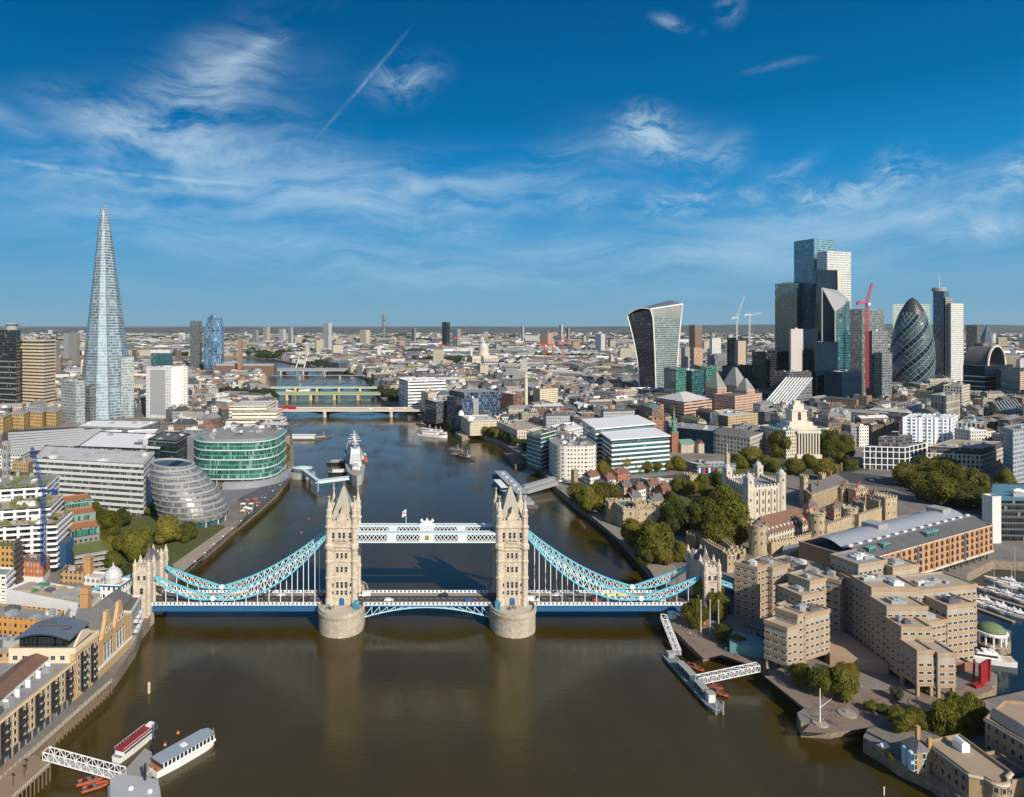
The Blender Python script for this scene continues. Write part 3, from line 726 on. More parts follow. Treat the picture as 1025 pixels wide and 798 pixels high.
  for s2 in(-1,1):
   mb.box((sx*(136+L/2),324+s2*7.6,4.9),(L-10,.6,DZ-5.7));mb.box((sx*(136+L/2),324+s2*7.6,DZ),(L-10,.4,1.2))
  mb.build('approach_wall',db,T)
 mb=MB();mb.tube((XA(406,331),331,42.8),(XA(406,331),331,50.4),.13,6);mb.build('flagpole',wp,T)
 fl=MB();x_=XA(406,331);n=6
 fl.loft([[(x_-.15-.35*i,331+.18*math.sin(i*1.3),z-.25*i)for i in range(n)]for z in(47.4,50.2)],0,False,False,closed=False)
 fm,N,b=newmat('flag_cloth');ps=N.n('ShaderNodeNewGeometry').outputs['Position'];zz=N.sep(ps)[2]
 N.l(N.mix(N.m('LESS_THAN',N.m('ABSOLUTE',N.m('SUBTRACT',zz,48.4)),.32),(.75,.75,.74,1),(.6,.02,.03,1)),b.inputs['Base Color'])
 fl.build('flag',fm,T)
 return T
BRIDGE=bridge()
TAKEN.append([(-230,312),(240,312),(240,337),(-230,337)])
# helpers for whole buildings
def facades():
 M['w_brick']=facade('wall_yellow_brick',(.44,.29,.14),bay=2.6,storey=3.1,wf=.42,hf=.5)
 M['w_cream']=facade('wall_cream',(.62,.53,.39),bay=3.0,storey=3.3,wf=.42,hf=.5)
 M['w_stone']=facade('wall_portland',(.55,.49,.40),bay=3.0,storey=3.6,wf=.42,hf=.58)
 M['w_white']=facade('wall_white',(.68,.67,.63),bay=2.8,storey=3.3,wf=.6,hf=.5)
 M['w_grey']=facade('wall_grey',(.38,.38,.36),bay=3.0,storey=3.4,wf=.6,hf=.52)
 M['w_brown']=facade('wall_brown',(.22,.15,.11),bay=2.8,storey=3.3,wf=.5,hf=.5)
 M['w_red']=facade('wall_red_brick',(.38,.15,.08),bay=2.8,storey=3.3,wf=.42,hf=.5)
 M['w_pink']=facade('wall_pink_stone',(.52,.34,.25),bay=3.0,storey=3.5,wf=.55,hf=.5)
 M['w_tan']=facade('wall_tan',(.46,.34,.20),bay=3.0,storey=3.3,wf=.42,hf=.5)
 M['w_concrete']=facade('wall_concrete',(.385,.305,.215),bay=2.3,storey=2.9,wf=.55,hf=.34,blind_share=.8)
 M['w_dark']=facade('wall_dark',(.10,.10,.105),(.02,.03,.04),bay=2.4,storey=3.6,wf=.7,hf=.6)
 M['strip']=facade('wall_ribbon',(.50,.52,.50),(.03,.05,.055),bay=6,storey=3.8,wf=1.2,hf=.5)
 M['g_green']=curtain('glass_green',(.03,.17,.13),(.10,.30,.25),1.6,3.9,.12,.18,var=.9)
 M['g_teal']=curtain('glass_teal',(.025,.11,.13),(.05,.15,.17),3.2,3.9,.08,.16,var=.7,blind=.03)
 M['g_blue']=curtain('glass_blue',(.025,.07,.14),(.04,.08,.14),1.6,3.8,.1,.15,var=.8)
 M['g_navy']=curtain('glass_navy',(.003,.017,.036),(.005,.020,.040),3.2,3.9,.08,.14,var=.5,blind=.0,ior=1.3)
 M['g_grey']=curtain('glass_grey',(.10,.13,.14),(.24,.26,.26),1.6,3.9,.14,.2,var=.6)
 M['g_pale']=curtain('glass_pale',(.25,.31,.33),(.42,.45,.44),1.5,3.9,.12,.2,var=.7,rough=.14,blind=.3)
 M['g_dark']=curtain('glass_dark',(.016,.028,.032),(.04,.05,.05),1.6,3.8,.1,.15,var=.9,blind=.04,ior=1.5)
facades()
def blk(name,label,cat,x0,xc,x1,yb,yt,dl,dr,wall,roof,units=4,zb=5.0,group=None,**k):
 """block sighted by its left, front and right corners, the foot and top of its front corner and the depth gained by its two sides"""
 Yc=YA(yb,zb);poly=corner3(x0,Yc+dl,xc,Yc,x1,Yc+dr)
 return block(name,label,cat,poly,zb,ZA(yt,Yc),wall,roof,units,group=group,**k),ccw(poly),ZA(yt,Yc)
def roofed(name,label,cat,pts,zr,wall,roof,units=4,**k):
 return block(name,label,cat,[tuple(P(a,b,zr)[:2])for a,b in pts],5.0,zr,wall,roof,units,**k)
def subblock(t,poly,z0,z1,wall,roof,nm='wing'):
 mb=MB();poly=ccw(poly);mb.prism(poly,z0,z1,cap=False);o=mb.build(nm,wall,t)
 inn=offset(poly,-.3);r=MB();r.face([(*p,z1-.6)for p in inn]);
 for i in range(len(poly)):
  j=(i+1)%len(poly);r.face([(*poly[i],z1),(*poly[j],z1),(*inn[j],z1),(*inn[i],z1)]);r.face([(*inn[j],z1-.6),(*inn[i],z1-.6),(*inn[i],z1),(*inn[j],z1)])
 r.build('roof',roof,o);return o
 # south bank, warehouses by the near quay
def facade_run(t,x_at,Ya,Yb,z0,z1,nz,mods):
 """riverside brick front facing +x: window columns and stacks of balconies"""
 fr,gl=plain('window_white',(.60,.58,.52),.7),M['dark_glass']
 me=window_mesh(1.25,1.7,fr,gl);ms=[];s=(Yb-Ya)/mods;st=(z1-z0)/nz
 for k in range(mods):
  for o in(-.34,.34):
   y=Ya+s*(k+.5+o)
   for j in range(nz):ms.append(Matrix.Translation((x_at(y)+.03,y,z0+st*(j+.5)))@Matrix.Rotation(R(90),4,'Z'))
 kids('window',t,me,ms)
 bal=MB();bal.box((0,-.8,-.1),(3.0,1.5,.15));n=9
 for i in range(n):bal.box((-1.4+2.8*i/(n-1),-1.48,.05),(.07,.07,1.0))
 bal.box((0,-1.48,1.0),(3.0,.1,.1));bal.box((-1.42,-.8,1.0),(.1,1.4,.1));bal.box((1.42,-.8,1.0),(.1,1.4,.1));bal.box((0,-.04,.05),(2.4,.06,2.1));bal.box((0,-1.46,.3),(2.8,.04,.6))
 bm_=bal.build('balcony',plain('balcony_iron',(.035,.04,.05),.5));mesh=bm_.data;bpy.data.objects.remove(bm_)
 kids('balcony',t,mesh,[Matrix.Translation((x_at(Ya+s*(k+.5))+.03,Ya+s*(k+.5),z0+st*j+.35))@Matrix.Rotation(R(90),4,'Z')for k in range(mods)for j in range(nz)])
def south_near():
 brick=plain('wharf_brick',(.50,.33,.16),.9,.24,.4,streak=True)
 fx=lambda y:-129.6+(y-215.5)*.0966
 poly=[(fx(188),188),(fx(245)-.02,245),(-166,245),(-168,188)]
 t=block('wharf_flats','long yellow brick warehouse flats with black balcony stacks, lower wing along the near left quay','apartment building',poly,5,19.3,brick,M['roof_grey'],46,cornice=M['cream'])
 facade_run(t,fx,189,244.5,8.0,18.6,4,7)
 mb=MB();
 for k in range(18):mb.box((fx(190+3.05*k)+.06,190+3.05*k,5),(.2,2.3,2.6))
 mb.build('shopfront',M['g_blue'],t)
 pb=MB();pb.box((-139.5,216,18.4),(7,54,2.6));pent=pb.build('penthouse',M['w_white'],t)
 mb=MB();mb.hip(rect(-139.8,216,9,55),21.0,1.5,0);mb.build('roof',M['tile_brown'],pent)
 for k in range(9):
  mb=MB();mb.box((-133.8,192+6*k,18.45),(1.6,.2,2.6));mb.build('terrace_screen',M['white_paint'],t)
 poly=[(fx(245),245),(fx(259.2),259.2),(-148,259.2),(-150,245)]
 t=block('wharf_tower_flats','taller yellow brick quay block with cream top storeys and curved grey roof','apartment building',poly,5,23.6,brick,M['roof_grey'],0,cornice=M['cream'])
 facade_run(t,fx,246,258.6,6.5,20.6,5,2)
 cw=M['cream']
 mb=MB();mb.box((-139.4,244.7,15.5),(22.0,.5,8.2));ring(mb,poly,21.6,23.65,.25);w=mb.build('cream_wall',cw,t)
 me=window_mesh(1.6,1.5,plain('window_white',(.6,.58,.5)),M['dark_glass'])
 kids('window',w,me,[Matrix.Translation((-148+3.4*k,244.4,20.4))for k in range(6)])
 gb=MB();gb.box((-139.5,252.5,22.8),(17,11,3.6));g=gb.build('glazed_storey',M['g_dark'],t)
 mb=MB();n=12
 rr=[[(-149.5+20.5*i/n,y,26.3+2.2*math.sin(math.pi*i/n)+dz)for i in range(n+1)]for y,dz in((245.4,0),(260,0))]
 mb.loft(rr,0,False,False,closed=False);mb.f=[tuple(reversed(f))for f in mb.f]
 r2=[[(-149.5+20.5*i/n,y,25.9+2.2*math.sin(math.pi*i/n))for i in range(n+1)]for y in(245.4,260)]
 mb.loft(r2,0,False,False,closed=False);mb.build('vault_roof',plain('zinc',(.16,.19,.23),.45,.12,.3,metal=.3),t)
 mb=MB();mb.box((-136,251,28.3),(9,1.4,.5));mb.box((-142,254,28.3),(7,1.2,.5));mb.build('roof_blade',M['plant_dark'],t)
 mb=MB();mb.loft([[(x,y,z)for y,z in[(245.6+12.8*i/10,23.6+3.4*math.sin(math.pi*i/10))for i in range(11)]]for x in(-127.2,-127.9)],0,True,True);mb.build('curved_gable',cw,t)
 poly=[(-125.2,259.4),(-124.3,286),(-145,287.5),(-147,259.4)]
 t=block('brick_brewery','gabled yellow brick brewery with white arched bays and a tall square chimney on the quay','warehouse',poly,5,19.0,brick,M['roof_grey'],3)
 for(ya,yb_,hh)in((261,270.5,9.5),(271.5,281,9.0)):
  mb=MB();ym=(ya+yb_)/2
  prof=[(ya,18.9),(yb_,18.9),(yb_-1.2,21.5),(ym+1.6,25.5),(ym+1.2,18.9+hh),(ym-1.2,18.9+hh),(ym-1.6,25.5),(ya+1.2,21.5)]
  mb.loft([[(x,y,z)for y,z in prof]for x in(-124.6,-126.0)],0,True,True);mb.build('gable',brick,t)
  mb=MB();mb.hip([(-126,ya+.6),(-126,yb_-.6),(-142,yb_-.6),(-142,ya+.6)],18.9,6,0);mb.build('roof',M['slate'],t)
  fr=M['white_paint']
  kids('window',t,window_mesh(1.8,6.0,fr,M['dark_glass'],arch=True),[Matrix.Translation((-124.6+.03,y,13.2))@Matrix.Rotation(R(90),4,'Z')for y in(ym-2.6,ym,ym+2.6)])
  kids('window',t,window_mesh(1.3,1.6,fr,M['dark_glass']),[Matrix.Translation((-124.45,y,21.6))@Matrix.Rotation(R(90),4,'Z')for y in(ym-1.5,ym+1.5)])
 mb=MB();ring(mb,poly,8.4,9.2,.35);mb.build('string_course',M['white_paint'],t)
 mb=MB();mb.loft([[(-141+a*k,281+b*k,z)for a,b in((-1,-1),(1,-1),(1,1),(-1,1))]for k,z in((1.8,18),(1.5,29.5))]);mb.box((-141,281,29.4),(3.9,3.9,1.0));mb.box((-141,281,30.4),(3.0,3.0,1.4));mb.build('chimney',plain('chimney_brick',(.42,.24,.10),.9,.2),t)
 poly=[(-124.5,286.4),(-127.5,303.5),(-142,303.5),(-144,288)]
 t=block('boarded_brewhouse','white boarded brewhouse with balconies and dark slate roof next to the bridge foot','warehouse',poly,5,19.5,plain('white_boards',(.66,.64,.58),.75,.16,.6,streak=True),M['slate'],0)
 mb=MB();mb.hip([(-129,287),(-131,303),(-142.5,303),(-143.5,288)],19.3,4.5,.3);mb.build('hipped_roof',M['slate'],t)
 me=window_mesh(1.3,1.7,M['plant_dark'],M['dark_glass']);ang=math.atan2(17.1,-3.0)
 kids('window',t,me,wall_grid((-124.5,287),(-127.4,303),8,18.6,5,4))
 for k in range(6):
  f=(k%3+.5)/3;x_,y_=-124.2-3*f,288+14*f
  mb=MB();mb.box((x_+.5,y_,9.4+4.2*(k//3)),(2.0,3.4,.2),ang-R(90));mb.box((x_+1.45,y_+.2,9.6+4.2*(k//3)),(.1,3.4,1.0),ang-R(90));mb.build('balcony',M['white_paint'],t)
 poly=rect(XA(112,306),309.5,9.5,8.5,R(-6))
 t=block('domed_house','white house crowned by a ribbed grey lantern dome behind the brick chimney','house',poly,5,23.5,facade('wall_white_house',(.72,.71,.68),bay=2.4,storey=3.3,wf=.4,hf=.5),M['roof_light'],0,cornice=M['deep_blue'])
 mb=MB();c=centre(poly);mb.lathe((c.x-1,c.y,23.2),[(3.7,0),(3.7,2.4),(4.0,2.6),(3.8,3.4),(3.1,5.0),(1.8,6.3),(.5,7.0),(.3,8.2),(.05,9)],12);mb.build('dome',plain('dome_lead',(.48,.49,.48),.6,.15,.8),t)
 t=thing('timber_jetty','narrow planked quay on timber piles with a white rail below the warehouse flats','jetty',(-121,235,0))
 qx=lambda y:-126.4+(y-210.5)*.1247
 mb=MB()
 ys=[196+2*k for k in range(32)]
 for a,b in zip(ys[:-1],ys[1:]):mb.bar((qx(a)+.5,a,4.75),(qx(b)+.5,b,4.75),1.2,.5)
 mb.build('walkway',plain('jetty_boards',(.40,.34,.25),.9,.2),t)
 mb=MB()
 for y in ys:mb.box((qx(y)+.9,y,5.0),(.1,.1,1.05))
 for z in(5.5,6.0):mb.bar((qx(196)+.9,196,z),(qx(258)+.9,258,z),.09)
 mb.build('railing',plain('rail_pale',(.58,.53,.43),.7),t)
 pm=MB();pm.tube((0,0,-3),(0,0,4.9),.24,6);o=pm.build('pile',M['timber']);me=o.data;bpy.data.objects.remove(o)
 kids('pile',t,me,[Matrix.Translation((qx(y)+.85,y,0))for y in ys])
 t=thing('landing_deck','brown planked landing deck on piles at the near left corner of the river','pier',(P(20,780)[0],205,0))
 pl=G([(16,760),(35,755),(50,765),(5,806),(-40,830),(-30,775)])
 mb=MB();mb.prism(pl,4.5,5.06);mb.build('deck',plain('deck_boards',(.25,.18,.115),.9,.25,.3),t)
 a,b=Vector(pl[2]),Vector(pl[3]);mb=MB()
 for k in range(24):q=a.lerp(b,k/23);mb.box((q.x,q.y,5.06),(.1,.1,1.05))
 for z in(5.6,6.1):mb.bar((*a,z),(*b,z),.1)
 mb.build('railing',MATS['rail_pale'],t)
 kids('pile',t,me,[Matrix.Translation((*a.lerp(b,k/11),0))for k in range(12)])
 for k,(px,py)in enumerate(((26,771),(13,786),(24,777))):
  mb=MB();p=P(px,py,5.06);mb.tube(p,p+Vector((0,0,3.6)),.07,6);mb.box((p.x,p.y,8.5),(.9,.3,.2));tag(mb.build('street_lamp',M['black']),['dark lamp post nearest the gangway on the brown landing deck','dark lamp post near the outer rail of the brown landing deck','dark lamp post in the middle of the brown landing deck'][k],'lamp')
south_near()
def south_mid():
 wp=M['white_paint']
 pl=[tuple(P(a,b,19)[:2])for a,b in((6,589),(92,606),(104,592),(30,579))]
 t=block('building_site','low building wrapped in white sheeting with green and rust decks on top','construction site',pl,5,19,plain('white_sheeting',(.66,.67,.66),.6,.12,.12),M['roof_tan'],5)
 rnd=random.Random(4)
 for k in range(22):
  px,py=rnd.uniform(20,92),rnd.uniform(583,598);p=P(px,py,19)
  if inside(p,offset(pl,-2)):
   mb=MB();mb.box((p.x,p.y,18.2),(rnd.uniform(2,6),rnd.uniform(1.5,3.5),rnd.uniform(.4,1.8)),rnd.uniform(-.3,.1));mb.build('stored_material',rnd.choice([plain('netting_green',(.06,.22,.10)),M['roof_tan'],M['plant_grey'],plain('rust_deck',(.35,.16,.07)),plain('yellow_board',(.6,.34,.04))]),t)
 roofed('orange_brick_block','low orange brick block with grey flat roof beside the white sheeted site','apartment building',[(-30,614),(58,622),(64,610),(-20,601)],17.5,facade('wall_orange_brick',(.52,.27,.07),bay=2.5,storey=3.2,wf=.4,hf=.45),M['roof_grey'],8)
 roofed('court_house','low brown and cream block behind the warehouse flats at the left edge','apartment building',[(-60,660),(22,652),(40,634),(-40,634)],14.5,M['w_brick'],M['roof_tan'],6)
 roofed('glass_roofed_shed','grey roofed shed between the brick brewery and the white sheeted site','shed',[(62,618),(100,624),(108,609),(70,606)],16.5,M['w_grey'],M['roof_grey'],5)
 t,pl,z=blk('red_brick_house','small red brick house with white ground floor and dark roof beside the blue crane','house',20,43,50,584,563,3,12,facade('wall_red_house',(.46,.16,.07),(.5,.48,.44),bay=2.1,storey=3.2,wf=.4,hf=.55,grough=.5),M['slate'],3)
 mb=MB();ring(mb,pl,5,8.2,.12);mb.build('ground_floor',wp,t)
 t,pl,z=blk('brown_brick_school','long brown brick block with low tiled roof left of the square brick stack','school',61,84,88,584,572,2,9,M['w_brick'],M['tile_brown'],2)
 t=thing('brick_stack','square ochre brick stack with flat cap between the grey terraces and the domed house','chimney',(*P(88.5,581)[:2],5))
 p=P(88.5,582);mb=MB();mb.loft([[(p.x+a*k,p.y+b*k,z)for a,b in((-1,-1),(1,-1),(1,1),(-1,1))]for k,z in((2.0,5),(1.7,17.5))]);mb.build('shaft',MATS['chimney_brick'],t);mb=MB();mb.box((p.x,p.y,17.5),(4.2,4.2,.9));mb.build('cap',M['brick_yellow'],t)
 blk('white_annex','white flat roofed annex in front of the grey terraced flats','annex',84,100,108,588,578,2,8,M['w_white'],M['roof_light'],3)
 blk('bridge_steps_house','narrow white house joined to the left bridge abutment','house',131,138,141,619,597,3,6,M['w_white'],M['roof_light'],0,zb=4)
 t=thing('stepped_flats','dark slab of flats stepping down in three rust topped terraces beside the park','apartment building',(*P(80,572)[:2],5))
 steps=[(62,496.5,79,494,34.0),(68,511.5,85,508,29.5),(75,527,92,522,25.0)]
 body=facade('wall_dark_flats',(.21,.20,.195),(.04,.055,.06),bay=2.6,storey=3.1,wf=.5,hf=.45)
 F0,Bk=P(76,575),P(62,498,34)
 L=[Vector((P(75,576)[0],P(75,576)[1])),Vector((P(62,500,31)[0],P(62,500,31)[1]))];dv=(L[1]-L[0]);wv=Vector((dv.y,-dv.x)).normalized()*15
 def slab(f0,f1,z0,z1,w=1.0,nm='wing',roof=None):
  a,b=L[0]+dv*f0,L[0]+dv*f1;return subblock(t,[tuple(a),tuple(a+wv*w),tuple(b+wv*w),tuple(b)],z0,z1,body,roof or plain('rust_deck',(.35,.16,.07)),nm)
 w1=slab(0,.32,5,16,1.1,roof=M['roof_green']);w2=slab(.32,.55,5,24,roof=None);w3=slab(.55,.78,5,28.5);w4=slab(.78,1.02,5,33)
 for k in range(4):
  mb=MB();a=L[0]-wv*.02-dv.normalized()*(1.1);mb.box(((a+wv*.55).x,(a+wv*.55).y,6.2+2.9*k),(16.5,2.2,.5),math.atan2(wv.y,wv.x));mb.build('terrace',M['concrete'],t)
 for f,z in((.36,24),(.60,28.5),(.83,33)):
  a=L[0]+dv*(f-.05);mb=MB();mb.box(((a+wv*.5).x,(a+wv*.5).y,z-3.8),(14.5,.4,3.2),math.atan2(wv.y,wv.x));mb.build('glazing',M['g_green'],t)
 TAKEN.append(offset([tuple(L[0]),tuple(L[0]+wv),tuple(L[1]+wv),tuple(L[1])],4))
 t=thing('white_flats','white banded apartment block with planted set back roofs at the left edge','apartment building',(XA(20,370),370,5))
 dk=M['g_dark']
 for(xl,Yl,xr,Yr,d,z)in((-40,362,56,372,26,31.5),(-40,372,50,384,30,37.5),(-40,395,46,408,34,43.5)):
  A,B=Vector((XA(xl,Yl),Yl)),Vector((XA(xr,Yr),Yr));nv=Vector((-(B-A).y,(B-A).x)).normalized()*d
  pl=[tuple(A),tuple(B),tuple(B+nv),tuple(A+nv)]
  o=subblock(t,pl,5,z,dk,M['roof_tan']if z<40 else M['roof_grey'],'storey_block');roof_units(o,ccw(pl),z-.6,10,int(z),2.2)
  rnd=random.Random(int(z));hb=MB()
  for k_ in range(46):
   q_=A.lerp(B,rnd.uniform(.1,.99))+nv*rnd.uniform(.04,.9);s_=rnd.uniform(.7,1.7);hb.lathe((q_.x,q_.y,z-.6),[(s_*.8,0),(s_,s_*.5),(s_*.6,s_*1.1),(.1,s_*1.4)],6)
  kind(hb.build('planting',M['roof_green'],o),'stuff');zz=8.2
  while zz<z-.5:
   mb=MB();ring(mb,pl,zz-.55,zz+.55,1.1 if z<35 else .5);mb.build('balcony_band',wp,o);zz+=3.1
  k=0
  for q in wall_grid(A,B,5,z,14,1):
   if k%2==0:mb=MB();p=q.translation;mb.box((p.x,p.y-.45,5),(1.3,.8,z-5.5));mb.build('pier',wp,o)
   k+=1
  TAKEN.append(offset(pl,5))
 t,pl,z=blk('ochre_flats','ochre brick flats with dark balconies at the left edge below the white banded block','apartment building',-30,13,22,590,547,3,10,facade('wall_ochre',(.50,.28,.07),bay=2.4,storey=3.1,wf=.5,hf=.5),M['roof_green'],2)
 F_,R_=Vector(pl[0]),Vector(pl[1])
 for j in range(8):
  mb=MB();m_=(F_+R_)/2;mb.box((m_.x+.6,m_.y-.6,7+3.1*j),((R_-F_).length,1.4,.9),math.atan2((R_-F_).y,(R_-F_).x));mb.build('balcony',M['plant_dark'],t)
 t,pl,z=blk('pale_balcony_flats','pale flats with white balconies at the left edge beside the orange brick block','apartment building',-40,6,14,614,575,3,10,M['w_white'],M['roof_grey'],2)
 bands(t,pl,[8+3.1*k for k in range(5)],.9,.7,wp,'balcony_band')
 blk('blue_hoarding','tall blue sheeted scaffold between the white flats and the dark terraces','scaffold',56,66,74,572,544,5,10,plain('blue_sheeting',(.03,.11,.22),.6,.2,.2),M['plant_dark'],1)
 blk('lift_tower','thin grey concrete lift shaft standing at the left edge behind the white flats','tower',2,7,10.5,512,442,2,4,facade('wall_shaft',(.36,.36,.34),(.06,.07,.07),bay=3,storey=6,wf=.5,hf=.5),M['roof_grey'],0)
 blk('brown_terrace_block','brown planted terrace block at the left edge beyond the white flats','apartment building',-20,44,48,505,478,4,20,M['w_brown'],M['roof_green'],6)
 blk('brick_gable_house','orange brick block half hidden behind the blue crane and striped office','apartment building',12,28,36,480,463,6,20,M['w_brick'],M['roof_tan'],3)
 blk('white_top_house','white and brick block with white parapet beyond the lift shaft','apartment building',-10,22,30,470,455,6,20,M['w_white'],M['roof_light'],3)
 pl=[tuple(P(a,b,42)[:2])for a,b in((34,458),(143,464),(154,451),(45,445))]
 t=block('striped_office','long pale office slab with dark ribbon windows between the park and the station roofs','office building',pl,5,42,curtain('striped_glass',(.055,.075,.072),(.16,.18,.175),1.5,4.05,.14,.1,var=.9,ior=1.6),M['roof_light'],12,seed=3)
 bands(t,pl,[7.2+4.05*k for k in range(9)],2.0,.5,plain('stripe_panel',(.56,.58,.56),.6,.08))
 t=roofed('white_decked_office','dark glazed office with white roof decks behind the striped slab','office building',[(78,446),(160,449),(168,434),(100,431)],38,M['g_dark'],M['roof_white'],9)
 t,pl,z=blk('slate_glass_office','dark blue green office block squeezed between the striped slab and the round green one','office building',148,176,190,487,441,12,40,M['g_dark'],M['roof_dark'],6)
 bands(t,pl,[10+7.8*k for k in range(5)],.7,.25,plain('band_teal',(.12,.22,.22),.5))
 t,pl,z=blk('silver_fin','narrow silver stair tower on the left side of the round green office','stair tower',187,193,200,484,437,3,12,plain('silver_panel',(.42,.44,.45),.35,.1,.2,metal=.5),M['plant_grey'],1)
 t=thing('egg_hall','grey glazed egg shaped hall leaning away from the river with dark round top','city hall',(XA(196,468),468,5))
 glass=curtain('hall_glass',(.12,.13,.125),(.27,.275,.27),1.4,3.7,.10,.30,rough=.34,var=.5,ior=1.7)
 n=40;mb=MB();rings=[];prof=[(0,22.2),(.05,22.6),(.15,23.0),(.3,22.8),(.45,21.9),(.6,20.5),(.75,18.6),(.88,16.6),(1.0,14.6)]
 ax=lambda f:(XA(195.5,468)-1.5-16.5*f**1.25,470+4*f)
 zf=lambda f:8.6+f*35.0
 for f,r in prof:
  c=ax(f);tilt=.10*f
  rings.append([(c[0]+r*math.cos(a),c[1]+r*.96*math.sin(a),zf(f)-r*math.cos(a)*tilt)for a in[2*math.pi*i/n for i in range(n)]])
 mb.loft(rings,0,False,False);mb.build('glass_shell',glass,t,smooth=False)
 for k in range(1,10):
  f=k/10.0;r=0
  for(fa,ra),(fb,rb)in zip(prof[:-1],prof[1:]):
   if fa<=f<=fb:r=ra+(rb-ra)*(f-fa)/(fb-fa)
  c=ax(f);tilt=.10*f;mb=MB()
  for a0 in range(n):
   a1=a0+1;q=[]
   for rr,dz in((r+.05,-.35),(r+.65,-.35),(r+.65,.30),(r+.05,.30)):
    for a in(a0,a1):
     t_=2*math.pi*a/n;q.append((c[0]+rr*math.cos(t_),c[1]+rr*.96*math.sin(t_),zf(f)+dz-rr*math.cos(t_)*tilt))
   mb.add(q,[(0,1,3,2),(2,3,5,4),(4,5,7,6)])
  mb.build('floor_ring',plain('hall_ring',(.36,.365,.36),.45,.08,metal=.3),t)
 c=ax(1);mb=MB();rr=[[(c[0]+r*math.cos(a),c[1]+r*.96*math.sin(a),zf(1)+dz-r*math.cos(a)*.1)for a in[2*math.pi*i/n for i in range(n)]]for r,dz in((14.7,-.2),(14.9,.7),(13.0,.7),(12.6,-.3))]
 mb.loft(rr,0,False,False);mb.build('top_ring',M['plant_grey'],t)
 mb=MB();mb.face([(c[0]+12.7*math.cos(a),c[1]+12.2*math.sin(a),zf(1)-.25-12.7*math.cos(a)*.1)for a in[2*math.pi*i/n for i in range(n)]]);mb.build('roof_disc',M['g_navy'],t)
 mb=MB();c=ax(0);mb.prism(ell(c[0],c[1],20.5,20,32),5,8.7);mb.build('ground_floor',M['g_teal'],t)
 for k in range(14):
  a=2*math.pi*k/14;mb=MB();mb.tube((c[0]+21.4*math.cos(a),c[1]+21*math.sin(a),5),(c[0]+21.4*math.cos(a),c[1]+21*math.sin(a),8.9),.35,8);mb.build('column',M['plant_white'],t)
 TAKEN.append(ell(-175,472,42,32))
 t=thing('green_glass_office','round fronted green glass office with pale slab edges beside the silver hall','office building',(XA(241,600),600,5))
 pl=[]
 cx_,cy_=XA(241,600),604
 for i in range(44):
  a=2*math.pi*i/44;ca,sa=math.cos(a),math.sin(a);e=.62
  pl.append((cx_+36*math.copysign(abs(ca)**e,ca),cy_+40*math.copysign(abs(sa)**e,sa)))
 mb=MB();mb.prism(offset(pl,-3),5,12,cap=False);mb.build('colonnade',plain('recess_wood',(.16,.11,.075),.8),t)
 mb=MB();mb.prism(pl,12,43,cap=True,bottom=True);w=mb.build('glass_front',M['g_green'],t)
 bands(t,pl,[11.6,19.6,27.6,35.4,42.2],1.0,.55,plain('slab_edge',(.50,.58,.55),.5,.08),'slab_edge')
 r=MB();r.prism(offset(pl,-4),43,44.6);r.build('roof',M['roof_grey'],t);roof_units(t,ccw(pl),44.6,22,8,2.6)
 for i in range(0,44,2):
  mb=MB();p=offset(pl,-1)[i];mb.tube((*p,5),(*p,12),.5,8);mb.build('column',M['concrete'],t)
 TAKEN.append(offset(pl,8))
 for k,(r_,lab)in enumerate(((1.0,'low silver curved roof hugging the foot of the round green office'),)):
  mb=MB();n=20;rr=[]
  for rad,z in((47,5),(47,9.4),(45,10.2),(41,10.4),(41,9.9)):
   rr.append([(cx_+rad*.9*math.cos(R(-95+105*i/n)),cy_+rad*math.sin(R(-95+105*i/n)),z)for i in range(n+1)])
  mb.loft(rr,0,False,False,closed=False);tag(mb.build('curved_canopy',plain('canopy_silver',(.38,.40,.42),.4,.1,metal=.4)),lab,'canopy')
 t=thing('cream_stepped_office','cream stone office stepping down in terraces at the left end of the nearest low bridge','office building',(XA(255,850),850,5))
 cm=facade('wall_cream_steps',(.72,.62,.46),bay=3,storey=4.2,wf=1.2,hf=.32,voff=1.0)
 for(xa,xb,Ya,d,yt)in((229,266,868,60,406),(232,276,852,40,412),(226,282,838,30,420),(222,286,826,20,427)):
  pl=[(XA(xa,Ya),Ya),(XA(xb,Ya),Ya+4),(XA(xb,Ya),Ya+d),(XA(xa,Ya),Ya+d)];subblock(t,pl,5,ZA(yt,Ya),cm,M['roof_light'],'tier')
 TAKEN.append([(XA(218,820),815),(XA(290,820),815),(XA(285,900),930),(XA(222,900),930)])
 blk('yellow_corner_house','small yellow house on the left bank below the cream terraces','house',281,286,290,452,437,6,12,M['w_tan'],M['tile_red'],1)
south_mid()
